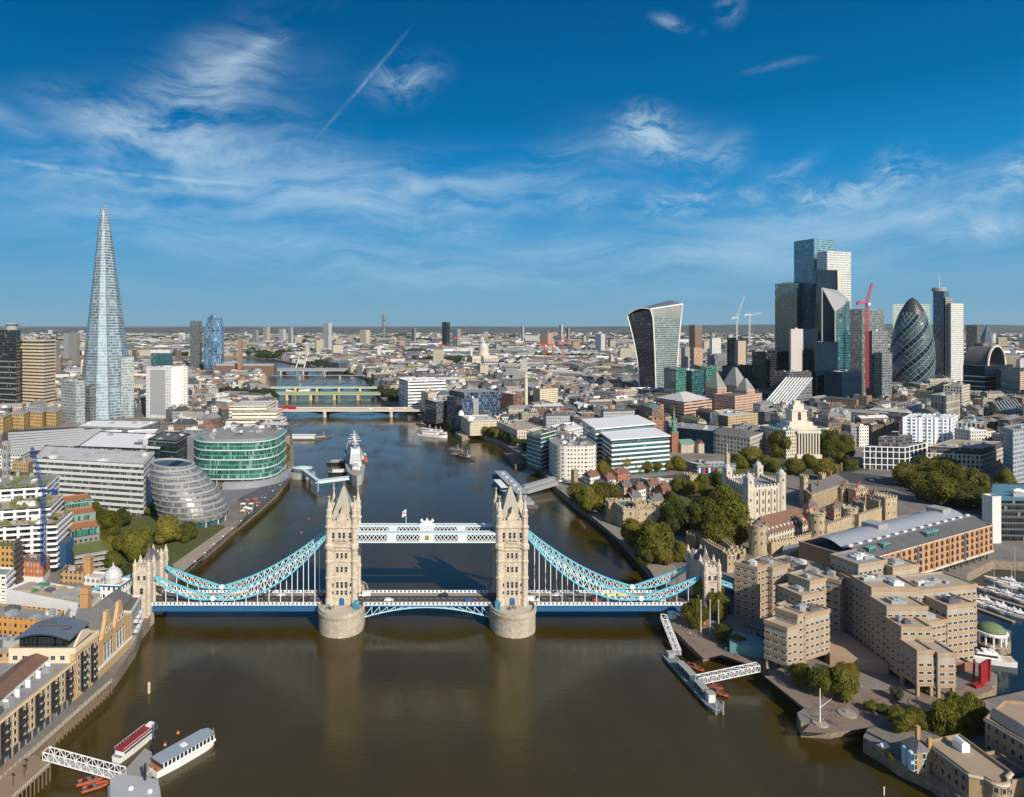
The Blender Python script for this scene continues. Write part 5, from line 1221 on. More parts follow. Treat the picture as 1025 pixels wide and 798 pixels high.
# the city beyond
def mid_north():
 wp=M['white_paint'];st=M['strip']
 t,pl,z=blk('green_terraced_office','pale green glass office with planted roof at the river edge beside the chequered block','office building',527,541,556,471,437,24,24,M['g_teal'],M['roof_green'],4)
 bands(t,pl,[8+3.8*k for k in range(9)],.9,.4,plain('slab_pale',(.55,.58,.55),.6))
 F0=P(578,480);pl=[]
 for i in range(36):
  a=2*math.pi*i/36;e=.55;pl.append((F0.x+19*math.copysign(abs(math.cos(a))**e,math.cos(a)),F0.y+24+24*math.copysign(abs(math.sin(a))**e,math.sin(a))))
 t=block('chequered_block','white chequered round cornered block with deep window openings by the river','apartment building',pl,5,ZA(446,F0.y),facade('wall_chequer',(.70,.66,.57),(.03,.03,.032),bay=3.0,storey=3.6,wf=.55,hf=.56,blind_share=.15),M['roof_grey'],14)
 bands(t,ccw(pl),[4.8+3.6*k for k in range(1,9)],.45,.35,plain('chequer_slab',(.74,.70,.62),.7))
 for k,(x0,xc,x1,yb,yt,dl,dr,zoff)in enumerate(((600,612,669,477,441,46,22,0),(583,596,654,468,430,60,34,0))):
  t,pl,z=blk('white_roofed_office',['banded glass office with white blade roof facing the fortress, front one of the pair','banded glass office with white blade roof, rear one of the pair'][k],'office building',x0,xc,x1,yb,yt,dl,dr,M['g_teal'],M['roof_grey'],0,group='white roofed glass offices')
  bands(t,pl,[7.5+4.1*j for j in range(int((z-6)/4.1))],1.6,.5,M['roof_white'])
  mb=MB();q=offset(pl,1.5);mb.prism(q,z+.6,z+1.6,bottom=True);rf=mb.build('roof_blade',M['roof_white'],t)
  mb=MB();mb.prism(offset(pl,-3),z-.9,z+.6);mb.build('top_storey',M['g_dark'],t)
 p=P(677,453);t=thing('spired_church','brick church with slender green copper spire in front of the dark glass block','church',p)
 mb=MB();mb.box((p.x-1,p.y+6,5),(7,7,21));tw=mb.build('tower',M['brick_red'],t)
 z=26;mb=MB();mb.box((p.x-1,p.y+6,z),(7.4,7.4,1));mb.lathe((p.x-1,p.y+6,z+1),[(3.0,0),(3.0,4),(3.4,4.4),(2.2,5),(2.2,9),(2.5,9.4),(1.5,10.5),(1.0,18),(.15,27)],8);mb.build('spire',M['copper'],tw)
 pl=rect(p.x+14,p.y+8,24,13,.25);mb=MB();mb.prism(pl,5,14);nv=mb.build('nave',M['stone'],t);mb=MB();mb.hip(offset(pl,.4),14,4.5,.1);mb.build('roof',M['copper'],nv)
 pl=rect(p.x+24,p.y+2,7,8,.25);mb=MB();mb.prism(pl,5,15);o=mb.build('transept',M['stone'],t);mb=MB();mb.hip(pl,15,4,0);mb.build('roof',M['tile_brown'],o)
 TAKEN.append(rect(p.x+12,p.y+8,50,36))
 t,pl,z=blk('black_glass_office','long black glass office behind the green church spire','office building',667,713,723,454,431,30,40,M['g_navy'],M['roof_grey'],6)
 t,pl,z=blk('arched_stone_block','long grey stone block with arched windows and mansard roof facing the square','office building',705,750,763,459,437,40,30,facade('wall_arched',(.46,.43,.38),(.03,.035,.04),bay=3.6,storey=4.2,wf=.5,hf=.6),M['slate'],5,cornice=M['stone_pale'])
 mb=MB();mb.hip(offset(pl,-.4),z-.8,4.5,.4);mb.build('mansard',M['slate'],t)
 t,pl,z=blk('port_headquarters','white stone headquarters with columned front and stepped tower on the square','office building',760,786,829,459,431,40,22,M['w_stone'],plain('teal_roof',(.10,.22,.27)),6,cornice=M['stone_pale'])
 wsn=plain('white_stone',(.62,.56,.46),.85,.15,.3,streak=True)
 px0=P(808,458);cx_,cy_=px0.x,px0.y+22
 mb=MB()
 zz=z-1
 for w,h in((30,3.5),(24,4),(15.5,11),(17,1.2),(11,5),(6,4)):mb.box((cx_,cy_,zz),(w,w*.8,h));zz+=h
 tw=mb.build('tower',wsn,t)
 kids('window',tw,window_mesh(3.2,7,wsn,M['dark_glass'],arch=True),[Matrix.Translation((cx_,cy_-6.25,z+11.5))@Matrix.Rotation(0,4,'Z')])
 for k in range(8):p=px0;mb=MB();mb.tube((p.x-10+2.9*k,p.y-1.2,9),(p.x-10+2.9*k,p.y-1.2,z-3),.9,10);mb.build('column',wsn,t)
 mb=MB();mb.box((px0.x,px0.y-1.2,z-3),(24,2.6,2.6));mb.box((px0.x,px0.y-1.2,5),(25,4,4));mb.build('portico',wsn,t);mb=MB();mb.box((px0.x,px0.y+.35,9),(22,.8,z-12.2));mb.build('portico_shade',M['dark_glass'],t)  # dark sheet behind the columns, painted stand-in for the portico's shade
 Yc=YA(421);pl=corner3(764,Yc+10,790,Yc,812,Yc+34);t=thing('sloping_ribbed_office','white office with sloping ribbed glass roof below the dark towers','office building',(*pl[0],5))
 c=[Vector(q)for q in pl];mb=MB();zl,zh=ZA(405,Yc),ZA(380,Yc)
 mb.prism(pl,5,zl,cap=True);mb.build('wall',M['w_white'],t)
 L2,F2=c[3].lerp(c[2],.05),c[0].lerp(c[1],.05);mb=MB()
 vs=[(*c[3],zl),(*c[0],zl),(*c[1],zl),(*c[2],zl),(*c[1],zh),(*c[2],zh)]
 mb.add(vs,[(0,1,4,5),(1,2,4),(3,0,5),(2,3,5,4)]);mb.build('sloping_glass',M['g_grey'],t)
 for k in range(9):
  f=k/8;a=c[3].lerp(c[0],f);b=c[2].lerp(c[1],f);mb=MB();mb.bar((*a,zl+.6),(*b,zh+.6),1.3,1.3);mb.build('rib',M['roof_white'],t)
 TAKEN.append(offset(pl,4))
 t,pl,z=blk('stair_side_block','white block with stepped side windows at the high end of the sloping office','office building',808,814,824,412,382,14,24,M['w_white'],M['roof_light'],3)
 t,pl,z=blk('gothic_pink_office','pink stone office cluster with tall pointed gables and slate spires','office building',714,735,762,427,396,30,40,M['w_pink'],M['slate'],0)
 for(px,w,h,yb)in((722,20,30,420),(741,26,36,416),(752,18,22,424)):
  q=P(px,yb);mb=MB();qq=rect(q.x,q.y+20,w,w,.5);mb.prism(qq,5,z+4);o=mb.build('pavilion',M['w_pink'],t);mb=MB();mb.loft([[(*p,z+4)for p in qq],[((p[0]+q.x*5)/6,(p[1]+(q.y+20)*5)/6,z+4+h*.72)for p in qq]]);mb.build('spire_roof',M['roof_grey'],o)
 t,pl,z=blk('pink_atrium_office','broad pink banded office with grey sloping roofs and white atrium','office building',655,684,712,428,402,60,40,facade('wall_pink_band',(.52,.33,.24),bay=6,storey=4,wf=1.2,hf=.4),M['roof_light'],5)
 mb=MB();mb.hip(offset(pl,-1),z-.5,9,.4);mb.build('pitched_roof',M['roof_light'],t)
 blk('tan_market_office','tan stone office with many small windows below the pink gothic cluster','office building',700,728,758,437,416,40,30,M['w_tan'],M['roof_light'],7)
 blk('bronze_office','narrow bronze stone office left of the pink atrium','office building',639,652,662,438,408,40,30,M['w_brown'],M['copper'],3)
 blk('red_roofed_row','red brick row with pitched roofs behind the white blade roofs','house row',628,648,664,432,411,16,20,M['w_red'],M['tile_red'],5)
 for k,(x0,xc,x1,yb,yt,m,lab)in enumerate(((664,676,686,412,369,'g_green','green glass block with stepped top, left of three below the curved tower'),(682,692,704,410,371,'g_teal','green glass block, middle of three below the curved tower'),(700,706,717,408,367,'g_green','green glass block, right of three below the curved tower'))):
  blk('green_glass_block',lab,'office building',x0,xc,x1,yb,yt,30,30,M[m],M['roof_grey'],3)
 t,pl,z=blk('framed_glass_office','white framed glass grid office with set back roof storeys above the plane trees','office building',864,905,926,470,447,6,26,M['g_dark'],M['roof_grey'],0)
 for i in(0,3):
  a,b=Vector(pl[i]),Vector(pl[(i+1)%4])
  for m in wall_grid(a,b,5,z,8 if i==3 else 6,1,.02):mb=MB();q=m.translation;mb.box((q.x,q.y,5),(.7,.7,z-5));mb.build('mullion',wp,t)
 bands(t,pl,[9,15,21,z-.9],.7,.45,wp,'frame_band')
 o=subblock(t,offset(pl,-6),z-1,z+8,M['w_dark'],M['roof_grey'],'upper_storey');subblock(o,offset(pl,-14),z+7,z+12,M['g_dark'],M['roof_light'],'roof_storey')
 t,pl,z=blk('arcaded_white_office','white arcaded office with deep dark roof storey right of the framed glass one','office building',926,983,1004,474,455,12,40,facade('wall_arcade',(.60,.55,.46),(.03,.035,.04),bay=3.4,storey=4.4,wf=.55,hf=.7),M['roof_dark'],0,cornice=M['stone_pale'])
 o=subblock(t,offset(pl,-.8),z-1,z+5.5,M['w_dark'],M['roof_tan'],'dark_storey');roof_units(o,offset(pl,-2),z+5,8,31)
 t,pl,z=blk('white_blue_office','white office with pale blue window strips behind the plane trees','office building',903,951,958,452,418,8,30,facade('wall_white_blue',(.66,.70,.74),(.10,.17,.24),bay=5.0,storey=3.6,wf=.55,hf=.6),M['roof_white'],5)
 for m in wall_grid(pl[3],pl[0],5,z,7,1,.02):mb=MB();q=m.translation;mb.box((q.x,q.y,5),(1.6,1.6,z-5));mb.build('rib',wp,t)
 blk('carved_grey_office','grey stone office with tall carved window bays behind the white and blue one','office building',931,946,960,436,396,20,30,facade('wall_carved',(.42,.39,.33),bay=4.5,storey=9,wf=.5,hf=.8),M['roof_grey'],6)
 blk('gridded_pale_office','pale stone grid office with square windows below the tall dark tower','office building',943,962,970,424,386,16,30,facade('wall_grid',(.60,.52,.43),(.05,.05,.05),bay=3.2,storey=4,wf=.62,hf=.68),M['copper'],4)
 blk('columned_grey_office','grey office with tall dark window bays right of the white and blue office','office building',956,982,988,450,424,10,30,facade('wall_tall_bays',(.42,.40,.36),bay=4,storey=12,wf=.6,hf=.8),M['roof_light'],6)
 t,pl,z=blk('black_barrel_office','black glass office with folded silver lined roof at the right','office building',986,999,1023,440,411,30,40,M['g_navy'],M['roof_dark'],0)
 mb=MB();mb.hip(offset(pl,.2),z-.5,9,.35);rf=mb.build('folded_roof',M['g_dark'],t)
 for k in range(8):a,b=Vector(pl[0]).lerp(Vector(pl[1]),(k+.5)/8),Vector(pl[3]).lerp(Vector(pl[2]),(k+.5)/8);mb=MB();m_=a.lerp(b,.5);mb.bar((*a,z+.2),(*m_,z+8.9),1.0);mb.build('roof_rib',M['plant_grey'],rf)
 t,pl,z=blk('arch_topped_office','dark office with a pale round arch over its green banded front','office building',963,985,1008,410,366,24,36,M['g_navy'],M['roof_dark'],0)
 bands(t,pl,[9+8*k for k in range(int((z-12)/8))],1.6,.3,plain('band_green',(.30,.42,.37),.4))
 a,b=Vector(pl[0]),Vector(pl[1]);m_=(a+b)/2;dd=(b-a).normalized();r_=(b-a).length*.36;n=14
 mb=MB();nb=Vector((-dd.y,dd.x))
 rr=[[(*(m_+dd*(r_*math.cos(math.pi*i/n))+nb*q),z+r_*1.1*math.sin(math.pi*i/n))for i in range(n+1)]for q in(0,34)]
 mb.loft(rr,0,False,False,closed=False);mb.f=[tuple(reversed(f))for f in mb.f];mb.build('barrel_roof',M['roof_dark'],t)
 mb=MB()
 for i in range(n):p,q=(m_+dd*(r_*1.04*math.cos(math.pi*i/n)),z+r_*1.14*math.sin(math.pi*i/n)),(m_+dd*(r_*1.04*math.cos(math.pi*(i+1)/n)),z+r_*1.14*math.sin(math.pi*(i+1)/n));mb.bar((*p[0],p[1]),(*q[0],q[1]),2.4)
 mb.build('arch',M['stone_pale'],t)
 blk('black_side_office','plain black glass block right of the arch topped office','office building',996,1001,1020,412,370,10,40,M['g_navy'],M['roof_dark'],2)
 blk('bluish_edge_office','blue grey office with small square windows at the right edge','office building',1003,1013,1045,487,430,20,30,facade('wall_blue_grey',(.30,.34,.38),bay=3,storey=3.8,wf=.5,hf=.5),M['roof_grey'],4)
 blk('pink_edge_office','pink brown office with green glass bay at the right edge','office building',1003,1015,1045,405,372,30,40,M['w_pink'],M['copper'],3)
 blk('stone_edge_office','brown stone office at the right edge behind the black folded roof','office building',1010,1022,1045,430,398,20,40,M['w_brown'],M['roof_tan'],3)
 t,pl,z=blk('navy_stepped_office','navy blue stepped glass office with pale stair gap on the right bank','office building',447,462,500,428,399,40,20,M['g_blue'],M['roof_dark'],3)
 bands(t,pl,[9+5*k for k in range(6)],.6,.4,plain('navy_band',(.05,.07,.11),.5));mb=MB();a,b=Vector(pl[0]),Vector(pl[1]);m_=a.lerp(b,.36);mb.box((m_.x,m_.y-.5,5),(7,2,z-5),.0);mb.build('stair_strip',M['plant_grey'],t)
 subblock(t,[tuple(Vector(q)+Vector((4,14)))for q in pl],z-2,z+7,M['g_blue'],M['roof_grey'],'upper_storey')
 t,pl,z=blk('rust_brick_office','dark rust coloured office left of the tall stone column','office building',497,513,522,422,394,24,20,facade('wall_rust',(.20,.10,.075),bay=4,storey=3.6,wf=.5,hf=.5),M['roof_grey'],4)
 t,pl,z=blk('white_terraced_office','broad white terraced office with dark window strips on the right bank by the bridges','office building',399,408,446,409,381,60,20,facade('wall_white_terrace',(.70,.70,.68),bay=6,storey=5,wf=1.2,hf=.42),M['roof_white'],4)
 t,pl,z=blk('custom_house','long pale custom house behind the riverside trees','office building',497,517,546,447,430,70,12,M['w_stone'],M['roof_tan'],5,cornice=M['stone_pale'])
 t,pl,z=blk('old_fish_market','low white arcaded market hall with corner domes right of the navy glass office','market hall',461,470,499,436,421,50,10,M['w_cream'],M['roof_light'],2)
 for q in(pl[0],pl[3]):mb=MB();mb.lathe((*q,z),[(4,0),(4,2),(3,5),(.4,7)],10);mb.build('dome',M['plant_white'],t)
 t,pl,z=blk('green_trim_office','black office with bright green trim near the long custom house','office building',529,541,557,424,407,60,30,M['g_dark'],M['roof_grey'],5)
 blk('pale_block_house','cream stone block with pale walls right of the tall stone column','office building',533,540,558,410,389,30,20,M['w_cream'],M['roof_tan'],4)
 blk('white_terrace_block','white stepped block between the long custom house and the chequered block','office building',551,560,584,452,431,40,30,M['w_white'],M['roof_white'],6)
 blk('grey_river_office','grey banded office on the right bank beside the nearest low bridge','office building',425,436,450,424,402,40,20,M['w_dark'],M['roof_light'],3)
 blk('ivory_bridge_office','ivory office at the right end of the nearest low bridge','office building',421,428,437,416,393,40,20,M['w_cream'],M['roof_tan'],3)
 c=P(526,414);t=thing('stone_column','tall fluted stone column with gilded urn standing free among the roofs','monument',c)
 zt=ZA(371,c.y);mb=MB();mb.box(c,(9,9,10));mb.lathe((c.x,c.y,15),[(3.2,0),(2.9,1),(2.5,zt-24)],16);mb.box((c.x,c.y,zt-9),(6.4,6.4,1.6));mb.lathe((c.x,c.y,zt-7.4),[(1.6,0),(1.6,3)],10);mb.build('shaft',plain('column_stone',(.60,.54,.44),.85,.12),t)
 mb=MB();mb.lathe((c.x,c.y,zt-4.4),[(.7,0),(1.6,1.4),(1.2,3),(.2,4.4)],10);mb.build('urn',M['gold'],t);TAKEN.append(rect(c.x,c.y,26,26))
 Y=2290;X=XA(483.5,Y);t=thing('domed_cathedral','pale stone cathedral with great grey dome and lantern far beyond the navy office','cathedral',(X,Y,5))
 ws=plain('cathedral_stone',(.58,.52,.43),.85,.15);zt=ZA(340,Y)
 mb=MB();mb.prism(rect(X-4,Y,100,34,.5),5,37);mb.prism(rect(X-4,Y,36,70,.5),5,37);mb.build('nave',facade('wall_cathedral',(.58,.52,.43),bay=6,storey=16,wf=.35,hf=.6),t)
 mb=MB();mb.lathe((X,Y,37),[(20,0),(20,8),(17,8.2),(17,22),(18,22.4),(18,24)],24);dr=mb.build('drum',ws,t)
 mb=MB();mb.lathe((X,Y,61),[(16,0),(15.6,5),(13.5,11),(10,16),(5,19.5),(3,20)],24);dm=mb.build('dome',plain('dome_lead',(.48,.49,.48)),t,smooth=False)
 mb=MB();mb.lathe((X,Y,81),[(3,0),(3,6),(2,7),(.5,12),(.3,zt-81)],10);mb.build('lantern',ws,dm)
 for q in(-1,1):mb=MB();mb.lathe((X-44,Y-22+q*10,37),[(5,0),(5,14),(4,15),(3,22),(.4,30)],10);mb.build('west_tower',ws,t)
 TAKEN.append(rect(X,Y,130,90,.5))
mid_north()
def skyline():
 wp=M['white_paint']
 Y=1000;X=XA(106.5,Y);zt=ZA(203,Y);t=thing('glass_spire','tall tapering glass spire with open splintered tip on the left','skyscraper',(X,Y,5))
 gl=curtain('spire_glass',(.13,.20,.245),(.30,.345,.36),3.0,4.0,.10,.26,rough=.1,var=.7,ior=2.0,blind=.18)
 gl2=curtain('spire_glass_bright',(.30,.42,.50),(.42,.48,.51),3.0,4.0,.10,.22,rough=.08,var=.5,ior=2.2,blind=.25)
 tip=Vector((XA(101.5,Y),Y+8))
 base=[(-45,2),(-23,-25),(-2,-33),(18,-30),(38,-8),(36,22),(6,38),(-28,30)]
 zc=[.985,.90,.975,1.0,.93,.95,.99,.96]
 for i in range(8):
  a,b=Vector(base[i]),Vector(base[(i+1)%8]);H_=zt-5
  gap=.055;a2,b2=a.lerp(b,gap),a.lerp(b,1-gap);f=zc[i]
  o=Vector((X,Y));off=tip-o
  def at(p,f_,sh=1.0):return tuple(o+off*f_+p*(1-f_*.89)*sh)+(5+H_*f_,)
  mb=MB();q=[at(a2,0),at(b2,0),at(b2,f),at(a2,f-.012)];nrm=Vector((b.y-a.y,-(b.x-a.x))).normalized()*-.8
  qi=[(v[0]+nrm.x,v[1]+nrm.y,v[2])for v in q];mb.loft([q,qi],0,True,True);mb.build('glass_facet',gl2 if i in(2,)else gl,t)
 mb=MB();mb.loft([[at(Vector(p),0,.93)for p in base],[at(Vector(p),.90,.85)for p in base]]);mb.build('core',plain('spire_core',(.20,.22,.22),.5,.3,.1),t)
 mb=MB();mb.bar((tip.x+2,tip.y,zt-60),(tip.x+1,tip.y,zt-6),1.2);mb.build('mast',M['plant_white'],t)
 TAKEN.append(ell(X,Y,55,50,16))
 pl=[(XA(121,985),985),(XA(134,990),990),(XA(133,1030),1030),(XA(120,1030),1030)];block('spire_annex','pale glass annex leaning on the right foot of the glass spire','office building',pl,5,ZA(357,985),M['g_pale'],M['roof_grey'],0)
 t,pl,z=blk('pale_glass_block','pale glass block with rounded bays at the left foot of the glass spire','office building',61,76,85,424,381,20,10,M['g_pale'],M['roof_grey'],3)
 t,pl,z=blk('grey_glass_block','grey glass block in front of the left foot of the glass spire','office building',77,90,96,421,386,20,10,M['g_grey'],M['roof_grey'],2)
 t,pl,z=blk('dark_hospital_tower','dark glass tower with round roof crown at the left edge','tower block',-12,16,20.5,418,330,20,20,M['g_dark'],M['roof_dark'],0)
 bands(t,pl,[30+8*k for k in range(8)],1.6,.4,plain('band_olive',(.24,.27,.20),.5));c=centre(pl);mb=MB();mb.lathe((XA(12,c.y),c.y,z),[(8,0),(8,8),(11,8.2),(11,10)],16);mb.build('roof_crown',M['plant_grey'],t)
 t,pl,z=blk('cream_hospital_tower','cream tower banded with dark window strips left of the glass spire','tower block',20.5,44,55,414,340,20,30,M['w_dark'],M['roof_tan'],3)
 bands(t,pl,[9+5.0*k for k in range(int((z-8)/5.0))]+[z-2.2],2.7,.9,M['cream'])
 t,pl,z=blk('white_ribbed_tower','white ribbed office tower with grey front panel right of the glass spire','office tower',146,170,188,419,367,10,26,facade('wall_ribbed_white',(.64,.65,.64),(.16,.19,.20),bay=2.4,storey=4.0,wf=.42,hf=.7,blind_share=.8),M['roof_light'],5)
 a,b=Vector(pl[3]),Vector(pl[0])
 for k in range(1,12):q=Vector(pl[0]).lerp(Vector(pl[1]),k/12);mb=MB();mb.box((q.x,q.y,9),(.9,.9,z-9));mb.build('rib',wp,t)
 mb=MB();m_=a.lerp(b,.5);mb.box((m_.x,m_.y-.4,12),((b-a).length*.62,.8,z-16),math.atan2((b-a).y,(b-a).x));mb.build('front_panel',M['plant_grey'],t)
 t,pl,z=blk('teal_crowned_office','teal glass office with white louvred crown behind the white ribbed tower','office building',151,170,173,386,350,10,40,M['g_teal'],M['roof_white'],2);mb=MB();ring(mb,pl,z-7,z+.1,.6);mb.build('crown',M['plant_white'],t)
 def tower(name,label,x0,xc,x1,Y,yt,dl,dr,wall,roof,units=2,**k):
  pl=corner3(x0,Y+dl,xc,Y,x1,Y+dr);return block(name,label,'tower block',pl,5,ZA(yt,Y),wall,roof,units,**k),ccw(pl),ZA(yt,Y)
 tower('slim_glass_tower','slim grey glass tower left of the blue curved tower',190,198,202,1900,321,20,30,M['g_grey'],M['roof_dark'])
 Y=1850;t=thing('bulging_blue_tower','blue glass tower with bulging slanted top far up the left bank','skyscraper',(XA(212,Y),Y,5));rings=[]
 for f,wl,wr in((0,204.5,220),(.35,203,221.5),(.6,203.6,221.4),(.8,205.5,220.8),(.93,207.5,219.8),(1.0,209.5,217.5)):
  z=5+(ZA(314,Y)-5)*f;x0,x1=XA(wl,Y),XA(wr,Y);rings.append([(x0,Y,z-(8 if f==1 else 0)),(x0+(x1-x0)*.62,Y-14,z),(x1,Y,z-(14 if f==1 else 0)),(x1,Y+24,z-(14 if f==1 else 0)),(x0,Y+24,z-(8 if f==1 else 0))])
 mb=MB();mb.loft(rings);mb.build('glass',curtain('blackfriars_glass',(.10,.24,.40),(.12,.2,.3),3,8,.1,.15,var=.9),t);TAKEN.append(rect(XA(212,Y),Y,60,60))
 Y=1780;X=XA(240,Y);t=thing('power_station_gallery','long dark brick gallery with tall square chimney by the river on the left','gallery',(X,Y,5));mb=MB();mb.box((X+6,Y+30,5),(160,40,27));mb.build('hall',plain('gallery_brick',(.17,.10,.075),.9,.2,.1),t);mb=MB();mb.box((X,Y,5),(11,11,ZA(341,Y)-5));mb.build('chimney',plain('gallery_chimney',(.27,.17,.11),.9,.2,.1),t);mb=MB();mb.box((X+6,Y+30,32),(150,20,5));mb.build('light_box',M['plant_grey'],t);TAKEN.append(rect(X+6,Y+25,180,80))
 Y=YA(402);zt=lambda px:ZA(304+(683-px)*.14,Y)
 t=thing('top_heavy_tower','curved top heavy glass tower flaring upwards with white edge fins','skyscraper',(XA(655,Y),Y,5))
 def sec(f):
  e=f**1.6;xl=639-12*e+6*math.sin(math.pi*min(1,f))*.3;xf=656-3.5*e-2.0*(f>.9)*(f-.9)*10;xr=676+6.5*e
  return xl,xf,xr
 rl=[];N_=22
 for k in range(N_+1):
  f=k/N_;xl,xf,xr=sec(f);top=[ZA(316,Y),ZA(313.5,Y),ZA(304.5,Y)]
  pts=[]
  Lp,Fp,Rp=Vector((XA(xl,Y+34),Y+34)),Vector((XA(xf,Y),Y)),Vector((XA(xr,Y+36),Y+36));Bp=Lp+Rp-Fp
  for p,zz in((Fp,ZA(309,Y)),(Rp,ZA(304,Y+36)),(Bp,ZA(304,Y+60)),(Lp,ZA(315,Y+34))):pts.append((p.x,p.y,5+(zz-5)*f))
  rl.append(pts)
 left=curtain('walkie_shaded',(.02,.035,.045),(.06,.07,.08),3,4,.14,.16,var=.7,blind=.03);front=curtain('walkie_front',(.14,.21,.21),(.26,.31,.30),3,3.9,.14,.38,var=.8,rough=.14,blind=.12)  # side and rear glass darker than the front: shade put into its colour
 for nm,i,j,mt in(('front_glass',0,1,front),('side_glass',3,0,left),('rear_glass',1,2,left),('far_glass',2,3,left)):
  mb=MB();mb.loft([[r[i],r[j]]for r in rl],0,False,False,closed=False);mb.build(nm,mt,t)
 top=[Vector(p)for p in rl[-1]];mb=MB();n=10;rr=[]
 for i in range(n+1):
  f=i/n;a=top[0].lerp(top[1],f);b=top[3].lerp(top[2],f);rows=[]
  for k in range(7):g=k/6;p=a.lerp(b,g);p.z+=6.5*math.sin(math.pi*g);rows.append(p)
  rr.append(rows)
 mb.loft(rr,0,False,False,closed=False);mb.f=[tuple(reversed(f))for f in mb.f];mb.build('roof',plain('sky_roof',(.12,.14,.16),.35,.2,.05),t)
 for i in(0,1,3):
  mb=MB()
  for a,b in zip(rl[:-1],rl[1:]):mb.bar(a[i],b[i],1.8)
  if i==0:
   for f in range(6):
    a,b=top[3].lerp(top[0],f/6),top[3].lerp(top[0],(f+1)/6);a.z+=6.5*math.sin(math.pi*(1-f/6));b.z+=6.5*math.sin(math.pi*(1-(f+1)/6));mb.bar(a,b,2.4)
  if i==1:mb.bar(top[0],top[1],2.4)
  mb.build('edge_fin',plain('fin_white',(.72,.70,.66),.5,.05),t)
 mb=MB();a,b=top[0],top[1];lo0,lo1=Vector(rl[-3][0]),Vector(rl[-4][1]);mb.face([lo0+Vector((0,-.6,0)),lo1+Vector((0,-.6,0)),b+Vector((0,-.6,-2)),a+Vector((0,-.6,-2))]);mb.build('sky_garden_glass',plain('garden_glass',(.27,.28,.28),.25,.2,.05),t)
 TAKEN.append(rect(XA(656,Y),Y+35,90,100))
 t,pl,z=tower('tallest_tower','tallest glass tower of the cluster with teal left side and white right face',794,814,834,1185,238.5,40,30,curtain('bishops_teal',(.08,.24,.31),(.14,.31,.36),3,4,.1,.26,var=.7,ior=2.1),M['roof_grey'],1,take=True)
 white=curtain('bishops_white',(.40,.44,.45),(.58,.58,.56),3,4,.1,.3,var=.5,rough=.16,blind=.4)
 t,pl,z=tower('white_fronted_tower','white fronted lower shoulder of the tallest glass tower',817,827,851,1150,251,20,20,white,M['roof_grey'],1)
 t,pl,z=tower('stepped_teal_tower','stepped teal glass tower with dark side left of the tallest tower',775,797,808,1190,283,26,40,M['g_teal'],M['roof_dark'],2)
 subblock(t,offset(pl,-8),z-2,z+3,M['plant_grey'],M['roof_grey'],'plant_room')
 Y=1120;t=thing('leaning_wedge_tower','dark navy wedge tower with one slanting edge in the middle of the cluster','skyscraper',(XA(823,Y),Y,5));zt_=ZA(269.5,Y)
 q0=[(XA(800,Y+30),Y+30),(XA(812,Y),Y),(XA(841,Y+10),Y+10),(XA(841,Y+50),Y+50)];q1=[(XA(812.5,Y+30),Y+30),(XA(817,Y+8),Y+8),(XA(838,Y+14),Y+14),(XA(838,Y+50),Y+50)]
 mb=MB();mb.loft([[(*p,5)for p in q0],[(*p,zt_)for p in q1]]);mb.build('glass',M['g_navy'],t)
 mb=MB();mb.bar((*q0[2],5),(*q1[2],zt_),5);mb.build('stair_core',M['stone_pale'],t);TAKEN.append(rect(XA(821,Y),Y+25,80,70))
 Y=1060;t=thing('folded_point_tower','dark folded glass tower with pale slanted triangular top','skyscraper',(XA(834,Y),Y,5))
 q0=[Vector((XA(822,Y+14),Y+14)),Vector((XA(835,Y),Y)),Vector((XA(850,Y+16),Y+16)),Vector((XA(838,Y+40),Y+40))]
 zL,zF,zR,zB=ZA(287,Y),ZA(312,Y),ZA(300,Y),ZA(289,Y);tops=[(*q0[0],zL),(*(q0[1]),zF),(*q0[2],zR),(*q0[3],zB)]
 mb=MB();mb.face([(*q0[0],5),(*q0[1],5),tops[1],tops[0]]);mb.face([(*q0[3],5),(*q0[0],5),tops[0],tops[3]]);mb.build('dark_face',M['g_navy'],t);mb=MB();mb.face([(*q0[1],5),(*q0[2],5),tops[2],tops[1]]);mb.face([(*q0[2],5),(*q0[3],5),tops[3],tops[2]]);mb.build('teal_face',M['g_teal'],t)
 mb=MB();mb.face([tops[0],tops[1],tops[2]]);mb.face([tops[0],tops[2],tops[3]]);mb.build('slanted_top',plain('slanted_panel',(.27,.28,.29),.5,.08),t);TAKEN.append(rect(XA(836,Y),Y+20,60,55))
 mb=MB();mb.bar((*q0[0],5),tops[0],1.6);mb.bar((*q0[1],5),tops[1],1.6);mb.build('edge_fin',M['plant_grey'],t)
 tower('grey_panel_tower','pale grey flat panelled slab in front of the dark cluster',789,791,803,1020,329,10,10,plain('grey_panel',(.46,.42,.40),.7,.08),M['roof_grey'],1)
 tower('dark_slab_tower','dark glass slab attached right of the pale grey panelled slab',802.5,804,818,1035,329,10,20,M['g_navy'],M['roof_dark'],1)
 tower('low_dark_tower','low dark blue block below the pale grey panelled slab',812,816,838,1010,342,10,20,M['g_navy'],M['roof_dark'],2)
 tower('crane_side_tower','dark grey glass tower behind the tall red crane',849,862,884,1130,309,14,30,curtain('steel_teal',(.05,.10,.11),(.20,.20,.19),3,4,.3,.15,var=.6),M['roof_tan'],2)
 t,pl,z=tower('green_grey_tower','grey green glass tower with lower shoulder right of the red crane',866,872,888,1060,331,14,16,M['g_grey'],M['roof_light'],2);tower('shoulder_block','grey glass block stepping down right of the grey green tower',874,882,892,1045,353,14,16,M['g_grey'],M['roof_grey'],1)
 Y=1290;X=XA(912.3,Y);t=thing('bullet_tower','bullet shaped dark glass tower wrapped in spiral bands','skyscraper',(X,Y,5));zt_=ZA(297.5,Y);H_=zt_-5;kx=Y/FL
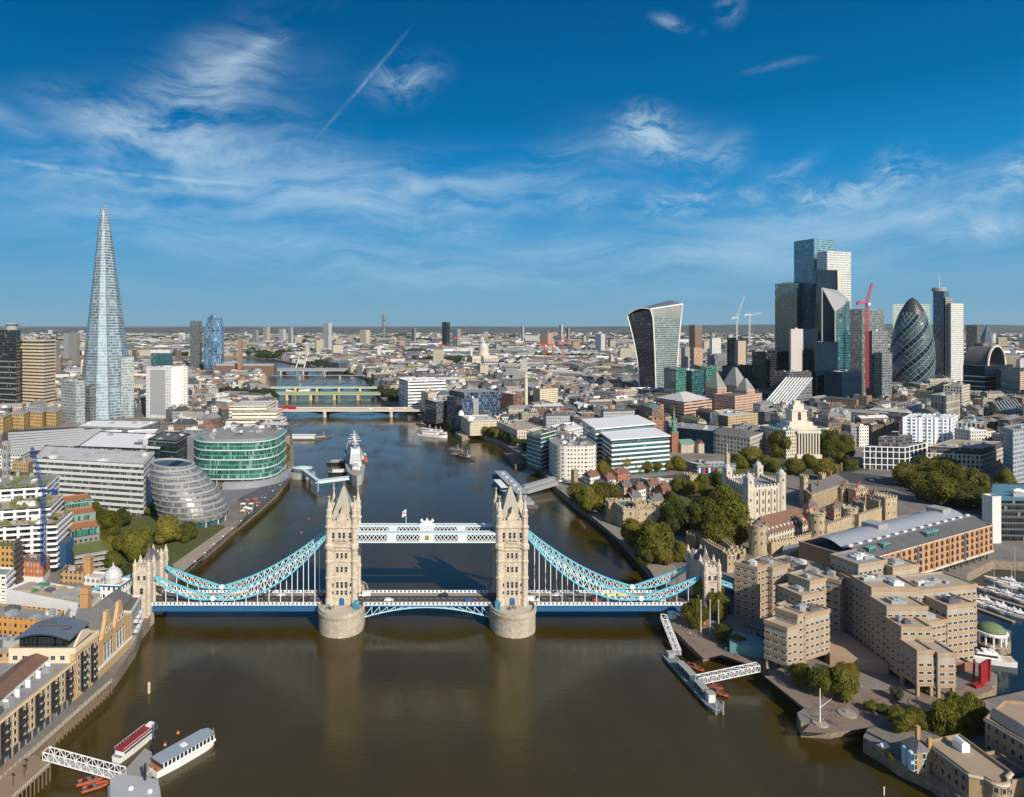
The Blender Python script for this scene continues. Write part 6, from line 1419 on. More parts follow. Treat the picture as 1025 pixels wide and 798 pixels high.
 prof=[(0,15.6),(.08,16.6),(.2,17.8),(.32,18.4),(.45,18.3),(.58,17.2),(.7,15),(.8,12.2),(.88,9.2),(.94,6),(.98,3),(1.0,.4)]
 n=36;vs=[]
 def rad(f):
  for(fa,ra),(fb,rb)in zip(prof[:-1],prof[1:]):
   if fa<=f<=fb:return(ra+(rb-ra)*(f-fa)/(fb-fa))*kx
  return .3
 K=40;rings=[[(X+rad(k/K)*math.cos(2*math.pi*(i/n)+k*.131),Y+rad(k/K)*math.sin(2*math.pi*(i/n)+k*.131),5+H_*k/K)for i in range(n)]for k in range(K+1)]
 pale,dark_,cap=curtain('bullet_pale',(.035,.075,.08),(.10,.15,.15),5.5,4.2,.08,.1,var=1.0,blind=.0),M['g_navy'],plain('bullet_cap',(.045,.045,.05),.35,.4,.15)
 for s_ in range(6):
  mb=MB()
  for k in range(33):
   for i in range(s_*6,s_*6+2):j=(i+1)%n;mb.face([rings[k][i],rings[k][j],rings[k+1][j],rings[k+1][i]])
  mb.build('dark_spiral',dark_,t);mb=MB()
  for k in range(33):
   for i in range(s_*6+2,s_*6+6):j=(i+1)%n;mb.face([rings[k][i],rings[k][j],rings[k+1][j],rings[k+1][i]])
  mb.build('pale_spiral',pale,t)
 mb=MB();mb.loft(rings[33:]);mb.build('cap',cap,t)
 for s_ in range(18):
  mb=MB()
  for k in range(0,34):mb.bar(rings[k][(s_*2)%n],rings[k+1][(s_*2)%n],.8)
  mb.build('diagrid',plain('diagrid_white',(.24,.31,.31),.5,.05),t)
 for s_ in range(18):
  mb=MB();pt=lambda k:(X+rad(k/K)*math.cos(2*math.pi*s_/18-k*.131),Y+rad(k/K)*math.sin(2*math.pi*s_/18-k*.131),5+H_*k/K)
  for k in range(0,34):mb.bar(pt(k),pt(k+1),.45)
  mb.build('diagrid',MATS['diagrid_white'],t)
 TAKEN.append(ell(X,Y,45,45,12))
 tower('teal_slab_tower','pale teal slab tower half hidden behind the bullet tower',893,925,930,1500,304,10,30,curtain('slab_teal',(.12,.24,.25),(.40,.45,.42),4,5,.3,.4,var=.5),M['roof_grey'],0)
 t,pl,z=tower('spired_tower','dark blue tower with rounded top and thin spire',933,944,949,1330,291,20,26,M['g_blue'],M['roof_dark'],0);c=centre(pl);mb=MB();mb.lathe((XA(939,1345),1345,z),[(12,0),(12,6),(9,8)],14);mb.build('drum',M['plant_grey'],t);mb=MB();mb.tube((XA(939.5,1345),1345,z+6),(XA(939.5,1345),1345,ZA(273,1345)),.9,6,.3);mb.build('spire',M['plant_white'],t)
 t,pl,z=tower('white_gridded_tower','white gridded tower stepping down right of the spired one',947,951,963.5,1310,303,10,26,facade('wall_heron',(.60,.60,.57),(.22,.25,.25),bay=4,storey=4,wf=.6,hf=.6,blind_share=.9),M['roof_light'],0);subblock(t,[(XA(945.5,1318),1318),(XA(953,1318),1318),(XA(953,1340),1340),(XA(945.5,1340),1340)],5,z+12,M['g_grey'],M['roof_light'],'core')
 tower('black_city_tower','dark brown tower right of the white gridded one',966,977,980.5,1560,325,14,30,M['w_dark'],M['roof_tan'],1)
 tower('brown_city_tower','short brown tower beside the dark brown one',977,983,988,1540,343,10,20,M['w_brown'],M['roof_tan'],1)
 Y=1900;t=thing('leaf_tower','slim grey leaf shaped tower near the right edge','tower block',(XA(992,Y),Y,5));x0,x1=XA(987.5,Y),XA(997,Y);zt_=ZA(325.5,Y);mb=MB()
 mb.loft([[(x0+(x1-x0)*a,Y+b,z)for a,b in((0,10),(.5,0),(1,10),(1,30),(0,30))]for z in(5,)]+[[(x0+(x1-x0)*(.5+(a-.5)*w),Y+15+(b-15)*w,5+(zt_-5)*f)for a,b in((0,10),(.5,0),(1,10),(1,30),(0,30))]for f,w in((.5,1.0),(.75,.8),(.9,.45),(1,.08))]);mb.build('glass',M['g_grey'],t)
 tower('unfinished_tower','unfinished dark tower with pale core and white cranes left of the cluster',727,737,747,1500,338,20,30,M['g_dark'],M['roof_dark'],1)
 t,pl,z=tower('pale_core','pale concrete core on the front of the unfinished tower',735,738,746,1440,341,8,10,plain('core_tan',(.42,.34,.26),.9),M['roof_grey'],0)
 tower('banded_dark_office','dark banded office below the unfinished tower',722,736,752,1250,366,20,30,M['w_dark'],M['roof_dark'],2)
 tower('brown_twin_tower','brown ribbed tower right of the curved top heavy one',689,695,702,2300,325,20,30,facade('wall_barbican',(.22,.14,.10),bay=6,storey=4,wf=.4,hf=.6),M['roof_tan'],1)
 tower('white_office_slab','white office slab between the curved tower and the unfinished one',710,712,721,1800,338,10,30,M['w_white'],M['roof_light'],1)
 tower('striped_red_slab','white and red striped slab right of the curved tower',691,694,703,1650,348,10,20,M['w_pink'],M['roof_light'],1)
 tower('blue_strip_office','low blue strip glazed office right of the curved tower',707,710,729,1600,354,10,20,M['g_grey'],M['roof_light'],2)
 tower('grey_slab_tower','grey slab tower just behind the right side of the curved tower',681,685,690,1700,347,10,20,M['w_grey'],M['roof_light'],1)
 tower('dark_green_office','dark green office filling the gap below the stepped teal tower',752,766,792,1130,352,20,30,M['g_dark'],M['roof_green'],4)
 tower('planted_roof_office','dark low office with planted yellow green roof in front of the cluster',770,788,830,1000,372,20,30,M['w_dark'],M['roof_green'],6)
 tower('black_corner_office','black stepped office below the folded pointed tower',824,842,862,985,372,16,30,M['g_navy'],M['roof_dark'],6)
 Y=5200;X=XA(384,Y);t=thing('telecom_tower','slender telecom tower with round head on the horizon above the bridges','tower',(X,Y,5));mb=MB();zt_=ZA(313,Y);mb.lathe((X,Y,5),[(9,0),(9,zt_*.5),(14,zt_*.52),(14,zt_*.70),(9,zt_*.71),(15,zt_*.76),(15,zt_*.9),(4,zt_*.92),(3,zt_-5)],12);mb.build('shaft',M['g_grey'],t)
 for k,(x0,x1,Y,yt,m,lab)in enumerate(((442,450,3600,322,'g_dark','dark glass tower on the skyline above the domed cathedral'),(452,461,3700,329,'g_pale','pale teal block beside the dark skyline tower'),(323,332,3300,323,'w_white','white slab tower on the skyline above the far bridges'),(288,293,4200,327,'w_white','small white tower on the skyline right of the square chimney'),(263,270,4400,327,'w_cream','cream tower on the skyline behind the square chimney'),(279,286,5000,329,'w_white','white block on the skyline just left of the small white tower'),(252,259,4600,330,'w_grey','grey block on the skyline above the river bend'),(64,72,2200,334,'w_white','white block of flats left of the glass spire'),(53,60,1700,341,'w_cream','cream slab with dark window left of the white flats'),(72,80,1900,333,'w_cream','tall cream flats touching the left side of the glass spire'),(521,524,4200,326,'w_white','thin white tower on the skyline right of the cathedral'),(559,563,4400,325,'w_white','thin white tower on the skyline midway to the curved tower'),(566,570,4500,328,'w_grey','thin grey tower beside the midway white skyline tower'),(540,553,3400,333,'w_pink','pale pink estate blocks right of the far thin white tower'),(595,605,3100,334,'w_white','white slab left of the curved top heavy tower'),(412,416,4800,328,'w_grey','small grey tower on the skyline right of the telecom tower'),(360,370,4300,330,'w_cream','cream hotel block on the skyline left of the telecom tower'))):
  blk_=tower('skyline_tower',lab,x0,x0+(x1-x0)*.6,x1,Y,yt,40,50,M[m],M['roof_light'],0)
skyline()
# trees
def foliage_mat(name,c1,c2):
 m,N,b=newmat(name);pos=N.n('ShaderNodeNewGeometry').outputs['Position']
 oi=N.n('ShaderNodeObjectInfo').outputs['Random']
 n=N.noise(pos,.35,3,.7);n2=N.noise(pos,2.5,2,.6)
 f=N.m('ADD',N.m('MULTIPLY',n,.55),N.m('ADD',N.m('MULTIPLY',n2,.35),N.m('MULTIPLY',N.m('SUBTRACT',oi,.5),.35)))
 N.l(N.mix(N.mapr(f,.25,.75),(*c1,1),(*c2,1)),b.inputs['Base Color']);b.inputs['Roughness'].default_value=.75;b.inputs['Specular IOR Level'].default_value=.25
 tr=N.n('ShaderNodeBsdfTranslucent');N.l(b.inputs['Base Color'].links[0].from_socket,tr.inputs[0]);mx=N.n('ShaderNodeMixShader');mx.inputs[0].default_value=.5;N.l(b.outputs[0],mx.inputs[1]);N.l(tr.outputs[0],mx.inputs[2]);N.l(mx.outputs[0],m.node_tree.nodes['Material Output'].inputs[0])
 return m
M['leaf']=foliage_mat('leaf_green',(.11,.12,.018),(.34,.31,.05));M['leaf_olive']=foliage_mat('leaf_olive',(.15,.14,.022),(.38,.33,.06))
M['leaf_light']=foliage_mat('leaf_light',(.13,.14,.024),(.33,.31,.05));M['leaf_dark']=foliage_mat('leaf_dark',(.078,.096,.018),(.24,.24,.045));M['leaf_yellow']=foliage_mat('leaf_yellow',(.16,.13,.015),(.34,.26,.03));M['leaf_grey']=foliage_mat('leaf_grey',(.09,.11,.07),(.2,.22,.14))
M['bark']=plain('bark',(.085,.065,.045),.95,.3,1.5)
CROWNS=[]
def crown_mesh(seed,n,droop=False):
 """leaf tufts spread through a volume of overlapping boughs, unit radius, from z=0 to z=1.7"""
 r=random.Random(seed);mb=MB();lobes=[]
 for k in range(13):
  a=r.uniform(0,6.283);d=r.uniform(.12,.62);z=r.uniform(.35,1.25)
  d*=math.sqrt(max(.1,1-((z-.75)/.95)**2));lobes.append((Vector((d*math.cos(a),d*math.sin(a),z)),r.uniform(.26,.46)))
 lobes.append((Vector((0,0,.9)),.55))
 for i in range(n):
  c,rad=r.choice(lobes);v=Vector((r.gauss(0,1),r.gauss(0,1),r.gauss(0,1))).normalized()
  q=c+v*rad*r.uniform(.84,1.06)*Vector((1,1,.85)).length/1.65
  if droop and v.z<.3:q.z-=r.uniform(0,.45)
  if q.z<.12:continue
  nrm=(v*1.5+(q-Vector((0,0,.7)))*.8+Vector((r.gauss(0,.5),r.gauss(0,.5),r.gauss(.45,.45)))).normalized();t=nrm.orthogonal().normalized();t.rotate(Matrix.Rotation(r.uniform(0,6.28),3,nrm));s=nrm.cross(t);w=r.uniform(.034,.078)
  if droop:t=(t*.5+Vector((0,0,-1))).normalized();s=nrm.cross(t).normalized();w*=1.2
  mb.face([q-t*w,q+s*w*.6,q+t*w,q-s*w*.6])
  if i%3==0:mb.face([q-t*w+nrm*.02,q+nrm*w*.8,q+t*w-nrm*.01])
 me=bpy.data.meshes.new('crown');me.from_pydata(mb.v,[],mb.f);me.update();return me
for sd in range(6):CROWNS.append(crown_mesh(sd+3,7600))
WILLOW=crown_mesh(44,7000,True)
def trunk_mesh():
 mb=MB();mb.lathe((0,0,-.05),[(.075,0),(.05,.12),(.042,.5),(.03,.85),(.015,1.2)],7)
 for a in(0.4,1.9,3.3,4.7,5.6):mb.tube((0,0,.35+.08*math.sin(a*3)),(.5*math.cos(a),.5*math.sin(a),.85+.15*math.cos(a*2)),.026,5,.008)
 me=bpy.data.meshes.new('trunk');me.from_pydata(mb.v,[],mb.f);me.materials.append(M['bark']);me.update();return me
TRUNK=trunk_mesh()
_cm={}
def tree(name,label,base,rad,h,leaf='leaf',k=0,group=None,mesh=None):
 rnd=random.Random(int(base[0]*13+base[1]*7));t=thing(name,label,'tree',base,group);key=(k%6 if mesh is None else mesh.name,leaf)
 if key not in _cm:me=(mesh or CROWNS[k%6]).copy();me.materials.clear();me.materials.append(M[leaf]);_cm[key]=me
 rz=rnd.uniform(0,6.28)
 for nm,me in(('trunk',TRUNK),('crown',_cm[key])):
  o=bpy.data.objects.new(nm,me);COL.objects.link(o);o.parent=t;o.rotation_euler=(0,0,rz);o.scale=(rad,rad,h/1.62)
 return t
ORD=['first','second','third','fourth','fifth','sixth','seventh','eighth','ninth','tenth','eleventh','twelfth','thirteenth','fourteenth']
def stand(where,lst,desc,group,name='tree',zb=5.0):
 """a stand of trees sighted by crown centre, width and height; numbered from the left"""
 lst=sorted(lst,key=lambda q:q[0])
 for i,q in enumerate(lst):
  px,py,w,h=q[:4];leaf=q[4]if len(q)>4 else 'leaf';pb=py+h*.5;b=P(px,pb,zb);k=b.y/FL
  rad=w*.70*k;ht=max(h*1.06*k,rad*1.35)
  tone={'leaf':'mid green','leaf_olive':'olive green','leaf_light':'light green','leaf_dark':'dark green','leaf_yellow':'golden yellow','leaf_grey':'silvery'}[leaf]
  size='broad' if w>26 else('small' if w<15 else 'round')
  lab='%s %s tree, %s from left %s'%(size,tone,ORD[i],where)if len(lst)>1 else '%s %s tree %s'%(size,tone,where)
  tree(name,lab,b,rad,ht,leaf,i+int(px),group if len(lst)>1 else None)
def trees():
 stand('in the park below the striped office',[(55,501,9,12),(73,492,17,19,'leaf_olive'),(92,511,20,18),(106,523,24,24),(99,540,15,20,'leaf_dark'),(123,518,18,18,'leaf_dark'),(137,545,24,32),(112,561,18,20,'leaf_dark'),(122,545,16,18),(151,511,9,9,'leaf_dark'),(166,530,29,27,'leaf_olive'),(187,532,19,17,'leaf_dark'),(108,545,16,18),(128,572,14,15,'leaf_dark')],'','trees in the riverside park')
 stand('beside the round green office on the left bank',[(283,466,8,12),(286,458,8,14,'leaf_olive'),(287,449,7,11)],'','trees on the left embankment')
 stand('along the quay below the long custom house',[(480,429,9,9),(486,431,9,9,'leaf_olive'),(492,432,9,10),(498,434,10,10),(504,436,10,10,'leaf_olive'),(510,438,10,10),(517,441,10,11),(525,445,12,12,'leaf_dark')],'','trees on the custom house quay')
 stand('on the quay before the navy glass office',[(441,418,6,5),(447,420,6,5),(453,422,6,6)],'','low trees by the navy office')
 stand('on the wharf left of the water gate',[(577,494,18,20,'leaf_olive'),(587,500,24,26),(606,497,26,28,'leaf_olive'),(597,491,18,18)],'','trees on the fortress wharf')
 stand('between the water gate and the bridge end',[(637,535,26,30,'leaf_olive'),(652,541,30,40),(662,553,20,24,'leaf_olive'),(679,551,19,20),(645,556,18,18,'leaf_dark')],'','trees by the fortress wharf wall')
 stand('in the courtyard before the pale keep',[(674,518,28,32,'leaf_dark'),(703,519,32,38),(730,512,38,46,'leaf'),(716,532,34,34,'leaf_olive'),(742,530,22,28)],'','tall trees before the keep')
 stand('on the green beside the fortress chapel',[(671,498,15,14,'leaf_dark'),(677,485,15,16,'leaf_dark'),(691,488,13,15),(703,484,14,20,'leaf_dark'),(717,482,12,20,'leaf_dark'),(708,495,12,12)],'','trees on the fortress green')
 stand('in front of the white roofed offices',[(605,468,15,15,'leaf_olive'),(618,464,22,20,'leaf_olive'),(633,467,14,12,'leaf_light'),(645,468,14,11,'leaf_olive'),(657,467,13,11),(667,466,12,11,'leaf_olive'),(677,463,16,14,'leaf_olive')],'','pale street trees before the white roofed offices')
 stand('on the hill before the port headquarters',[(737,461,16,14),(750,457,22,18,'leaf_olive'),(764,462,16,14),(775,467,13,11),(780,443,20,28),(793,467,18,15,'leaf_olive'),(808,462,16,13,'leaf_olive'),(827,470,20,20,'leaf_olive'),(829,444,17,28),(846,446,19,24),(850,465,12,13,'leaf_dark'),(838,458,12,11)],'','trees around the port headquarters')
 stand('in the plane tree clump beyond the dockside block',[(908,475,24,22,'leaf_olive'),(918,486,26,28),(931,473,28,26,'leaf_olive'),(938,489,28,30),(950,478,28,30,'leaf_olive'),(958,494,26,26,'leaf_dark'),(969,485,28,32),(978,497,20,22),(985,493,14,24,'leaf_olive'),(925,466,18,14),(946,466,18,14)],'','plane tree clump by the moat')
 stand('before the blue grey office at the right edge',[(997,488,9,12,'leaf_dark'),(1006,479,17,20)],'','trees by the right edge')
 stand('at the foot of the right bridge end',[(694,613,22,28,'leaf_olive'),(708,594,26,36,'leaf_olive'),(717,606,18,28),(724,634,18,16,'leaf_dark'),(738,642,16,14,'leaf_dark')],'','trees at the right bridge foot')
 stand('on the terrace before the stepped hotel',[(802,674,21,22),(822,683,22,30,'leaf'),(842,684,26,34,'leaf'),(849,672,17,14,'leaf_yellow'),(897,694,11,13,'leaf_grey'),(872,707,11,9,'leaf_dark'),(882,709,11,9,'leaf_dark')],'','trees on the hotel terrace')
 stand('on the river point beside the bay windowed cottage',[(902,721,22,22),(914,718,20,22,'leaf_olive'),(891,757,6,8,'leaf_light')],'','trees on the river point')
 for i,(px,py,w,h)in enumerate(((944,716,24,32),(960,713,26,36),(975,712,22,32),(952,726,20,22))):
  b=P(px,py+h*.5);k=b.y/FL
  tree('willow_tree','light green weeping willow above the lock, %s'%['leftmost of the back three','middle of the back three','rightmost of the back three','lower one in front'][i],b,w*.68*k,h*1.02*k,'leaf_light' if i<3 else 'leaf',2,'weeping willows by the lock',WILLOW)
trees()
# the roofs of the city
RIVER=[tuple(P(a,b,0)[:2])for a,b in SOUTH_BANK]+[tuple(P(a,b,0)[:2])for a,b in NORTH_BANK[:27]]
FAR_RIVER=[(-7000,2650),(XA(195,2600),2480),(XA(195,2900),2960),(-7000,3450)]
NOBUILD=[G([(655,470),(655,447),(668,455),(700,450),(712,460),(765,458),(765,474)]),G([(550,497),(620,476),(700,458),(745,452),(860,452),(880,470),(870,446),(1010,462),(1060,500),(1040,560),(1200,620),(900,700),(660,660)]),G([(-400,720),(-400,480),(-5,462),(60,462),(150,450),(200,446),(300,450),(300,560),(120,660)]),G([(2,462),(2,428),(64,424),(140,418),(172,427),(160,446),(60,466)])]
LANDMARKS=[('the stone column',526,414),('the domed cathedral',484,365),('the curved top heavy tower',655,402),('the green spired church',677,453),('the port headquarters',795,459),('the bullet tower',912,392),('the arch topped office',985,410),('the sloping ribbed office',790,421),('the chequered block',578,480),('the glass spire',106,420),('the cream stepped office',255,435),('the white ribbed tower',170,419),('the cream hospital tower',44,414),('the brick gallery chimney',240,376),('the blue bulging tower',212,374),('the navy stepped office',470,428),('the white terraced office',415,409),('the white and blue office',945,452),('the pink gothic office',735,427),('the black barrel office',999,440),('the spired tower',940,395),('the unfinished tower',737,386),('the tallest tower',814,400),('the tan market office',728,437),('the long custom house',517,447)]
WALLC=[((.47,.42,.32),'cream',6),((.62,.60,.55),'white',4),((.31,.325,.33),'grey',4),((.20,.14,.10),'brown brick',2),((.30,.16,.10),'red brick',1.5),((.38,.29,.18),'yellow brick',2),((.08,.088,.10),'dark',4),((.42,.37,.29),'tan',3)]
ROOFC=[((.19,.20,.205),'grey',7),((.075,.085,.095),'dark slate',8),((.38,.385,.37),'pale',3),((.66,.67,.66),'white',1.6),((.20,.115,.08),'red tiled',1.2),((.11,.125,.055),'planted',1.2),((.33,.29,.23),'tan',2)]
def pick(rnd,tab):
 k=rnd.uniform(0,sum(q[2]for q in tab))
 for q in tab:
  k-=q[2]
  if k<=0:return q
 return tab[-1]
def city():
 rnd=random.Random(77);cand=[];groves=[]
 boxes=[(min(p[0]for p in t),max(p[0]for p in t),min(p[1]for p in t),max(p[1]for p in t),t)for t in TAKEN+NOBUILD]
 rbox=[[(min(p[0]for p in t),max(p[0]for p in t),min(p[1]for p in t),max(p[1]for p in t),t)][0]for t in(RIVER,FAR_RIVER)]
 def hit(p,bx):return any(b[0]<=p[0]<=b[1]and b[2]<=p[1]<=b[3]and inside(p,b[4])for b in bx)
 for(y0,y1,s)in((560,1100,18),(1100,1700,22),(1700,2800,30),(2800,4600,45),(4600,9400,72)):
  y=y0
  while y<y1:
   x=XA(-120,y);xe=XA(1180,y)
   while x<xe:
    cx,cy=x+rnd.uniform(-.28,.28)*s,y+rnd.uniform(-.28,.28)*s;x+=s
    dist=noise.noise((cx/420,cy/420,2.2));ang=round(dist*3)*.45+.2
    g=noise.noise((cx/260,cy/260,7.7))+.35*noise.noise((cx/70,cy/70,1.1))
    road=min(abs(math.sin((cx*math.cos(ang)+cy*math.sin(ang))/34)),abs(math.sin((-cx*math.sin(ang)+cy*math.cos(ang))/41)))
    if y<2800 and road<.13:continue
    if hit((cx,cy),rbox):continue
    if g>(.36 if y<2200 else .20 if y<4600 else .04):
     if not hit((cx,cy),boxes):groves.append((cx,cy,s))
     continue
    w,d=s*rnd.uniform(.66,1.25),s*rnd.uniform(.66,1.1);pl=rect(cx,cy,w,d,ang)
    terr=rnd.random()<.38 and y<5000
    if terr:w,d=s*rnd.uniform(1.5,2.6),s*rnd.uniform(.42,.62);pl=rect(cx,cy,w,d,ang+(1.57 if rnd.random()<.4 else 0))
    if any(hit(p,boxes)or hit(p,rbox)for p in pl+[(cx,cy)]):continue
    north=cx>XA(430,cy)if cy<2400 else True
    h=rnd.choice((9,12,14,17,20))*rnd.uniform(.85,1.2)+(6 if(north and y<1900)else 0)
    if y<1500 and cx>XA(720,cy):h+=rnd.uniform(0,9)
    if rnd.random()<.012 and y>1500:h=rnd.uniform(34,62);w*=.55;d*=.55;pl=rect(cx,cy,w,d,ang)
    if y>2800:h*=rnd.uniform(.7,1.35)
    wc,rc=pick(rnd,WALLC),pick(rnd,ROOFC);j=rnd.uniform(.75,1.25)
    rt='gable' if terr or(w<27 and rnd.random()<.42 and rc[1]in('grey','dark slate','red tiled'))else 'flat'
    px,py=CX+FL*cx/cy,CY+FL*(CH-5-h)/cy
    if not(-90<px<1140):continue
    cand.append(dict(pl=pl,h=h,wc=tuple(c*j for c in wc[0]),wn=wc[1],rc=(lambda f:tuple(c*f for c in rc[0]))(rnd.uniform(.75,1.25)),rn=rc[1],rt=rt,px=px,c=(cx,cy),sz=(w+d)*(h+.35*d*140/cy)/cy**2,w=w,d=d,ang=ang))
   y+=s
 def hidden(q):
  Y=q['c'][1];px=q['px'];return(775<px<850 and Y>1150)or(848<px<966 and Y>1340)or(628<px<682 and Y>1190)or(82<px<132 and Y>1000)or(-30<px<56 and Y>1000)or(146<px<188 and Y>990)or not(4<px<1020)
 cand.sort(key=lambda q:-q['sz']*(0 if hidden(q)else 1))
 wall=facade('city_wall',None,(.05,.055,.06),bay=3.1,storey=3.5,wf=.45,hf=.52,attr=True,var=.2);roof=attr_mat('city_roof')
 used={}
 for q in cand[:300]:
  lm=min(LANDMARKS,key=lambda l:(l[1]-q['px'])**2+(2.2*(l[2]-pix((*q['c'],5))[1]))**2)
  dx=q['px']-lm[1];dy=pix((*q['c'],5))[1]-lm[2]
  rel=('left of' if dx<0 else 'right of')if abs(dx)>abs(dy)*1.6 else('behind' if dy<0 else 'in front of')
  sz='large' if q['w']*q['d']>520 else('small' if q['w']*q['d']<300 else 'mid sized');tall='tall ' if q['h']>24 else('low ' if q['h']<14 else '')
  sz='' if tall else sz+' ';key=(sz,tall,q['wn'],q['rn'],q['rt'],rel,lm[0]);used.setdefault(key,[]).append((abs(dx)+abs(dy),q))
 CORD=['nearest','second nearest','third nearest','fourth nearest','fifth nearest','sixth nearest','seventh nearest','eighth nearest']
 n=0
 for key,lst in used.items():
  lst.sort(key=lambda v:v[0])
  for i,(_,q)in enumerate(lst):
   lab='%s%s%s building, %s %s roof, %s %s'%(key[1],key[0],key[2],key[3],'pitched' if key[4]=='gable' else 'flat',key[5],key[6].replace('the ','',1)if len(lst)>1 else key[6])
   if len(lst)>1:lab+=', '+CORD[min(i,7)]
   lab=lab.replace('curved top heavy tower','curved flaring tower')
   q['label']=lab
 for q in cand[:300]:
  pl,z1=ccw(q['pl']),5+q['h'];mb=MB();mb.prism(pl,5,z1,cap=False,col=q['wc']);o=mb.build('town_building',wall,None,colattr=True)
  tag(o,q['label'],'building','town buildings among the landmarks')
  r=MB()
  if q['rt']=='gable':r.hip(offset(pl,.3),z1-.05,min(q['w'],q['d'])*.3,rnd.choice((0,.3,.5)),col=q['rc'])
  else:
   inn=offset(pl,-.4)
   for i in range(4):
    j=(i+1)%4;r.face([(*pl[i],z1),(*pl[j],z1),(*inn[j],z1),(*inn[i],z1)],0,tuple(min(.7,c*1.2)for c in q['wc']));r.face([(*inn[j],z1-.8),(*inn[i],z1-.8),(*inn[i],z1),(*inn[j],z1)],0,q['wc'])
   r.face([(*p,z1-.8)for p in inn],0,q['rc'])
  r.build('roof',roof,o,colattr=True)
  if q['rt']=='flat':
   for k in range(rnd.choice((2,3,4,5))):
    m=MB();fx,fy=rnd.uniform(-.3,.3)*q['w'],rnd.uniform(-.3,.3)*q['d'];ca,sa=math.cos(q['ang']),math.sin(q['ang'])
    c_=rnd.choice(((.3,.3,.3),(.55,.55,.53),(.12,.12,.12),q['wc']));m.box((q['c'][0]+fx*ca-fy*sa,q['c'][1]+fx*sa+fy*ca,z1-.8),(rnd.uniform(.12,.38)*q['w'],rnd.uniform(.1,.3)*q['d'],rnd.uniform(1.2,4.2)),q['ang'],0,c_)
    m.build('rooftop_unit',roof,o,colattr=True)
  else:
   m=MB();p=Vector(pl[0]).lerp(Vector(pl[2]),.3);m.box((p.x,p.y,z1),(1.6,1.1,min(q['w'],q['d'])*.3+1.6),q['ang'],0,(.34,.18,.11));m.build('chimney',roof,o,colattr=True)
 mb=MB()
 for q in cand[300:]:
  pl,z1=ccw(q['pl']),5+q['h'];mb.prism(pl,5,z1,0,True,False,1,q['wc'],q['rc'])
  if q['rt']=='gable' and q['c'][1]<5000:mb.hip(pl,z1+.05,min(q['w'],q['d'])*.34,rnd.choice((0,0,.4)),1,q['rc'])
  if q['rt']=='gable' and q['c'][1]<2600:
   a_,b_=Vector(pl[0]).lerp(Vector(pl[3]),.5),Vector(pl[1]).lerp(Vector(pl[2]),.5)
   for f_ in((.15,.5,.85)if q['w']>30 else(.3,)):p_=a_.lerp(b_,f_);mb.box((p_.x,p_.y,z1),(1.8,1.2,min(q['w'],q['d'])*.34+1.6),q['ang'],1,(.26,.15,.10))
  for _k in range(3 if q['c'][1]<2000 else 2 if q['c'][1]<4000 else 1):
   if q['rt']=='gable' or rnd.random()<.25:continue
   c_=rnd.choice(((.3,.3,.3),(.6,.6,.58),(.12,.12,.12),q['wc']));f=rnd.uniform(.18,.5);mb.box((q['c'][0]+rnd.uniform(-.22,.22)*q['w'],q['c'][1]+rnd.uniform(-.2,.2)*q['d'],z1),(q['w']*f,q['d']*f*.7,rnd.uniform(1.5,5)),q['ang'],1,c_)
 o=mb.build('city_rooftops',[wall,roof],None,colattr=True);kind(o,'stuff');o['label']='close packed roofs of the far city out to the horizon'
 ico=bmesh.new();bmesh.ops.create_icosphere(ico,subdivisions=2,radius=1);iv=[v.co.copy()for v in ico.verts];fi=[tuple(v.index for v in f.verts)for f in ico.faces];ico.free()
 ic1=bmesh.new();bmesh.ops.create_icosphere(ic1,subdivisions=1,radius=1);iv1=[v.co.copy()for v in ic1.verts];fi1=[tuple(v.index for v in f.verts)for f in ic1.faces];ic1.free()
 mb=MB()
 for cx,cy,s in groves:
  for k in range(3 if cy<3000 else 2):
   if len(mb.f)>900000:break
   x,y=cx+rnd.uniform(-.5,.5)*s,cy+rnd.uniform(-.5,.5)*s;r=rnd.uniform(4.0,7.5)*(1 if cy<2500 else 1.8 if cy<4600 else 3.2);sd=rnd.uniform(0,99)
   vs=[(x+v.x*r*(1+.5*noise.noise(v*2.1+Vector((sd,0,0)))),y+v.y*r*(1+.5*noise.noise(v*2.1+Vector((0,sd,0)))),5+min(r,11)*(1.0+v.z*.95*(1+.5*noise.noise(v*2.3+Vector((sd,sd,0))))))for v in(iv if cy<2400 else iv1)]
   mb.add(vs,fi if cy<2400 else fi1)
 o=mb.build('distant_woods',foliage_mat('far_leaf',(.030,.052,.016),(.10,.115,.034)),None);kind(o,'stuff');o['label']='dark green trees and parks scattered through the far city'
city()
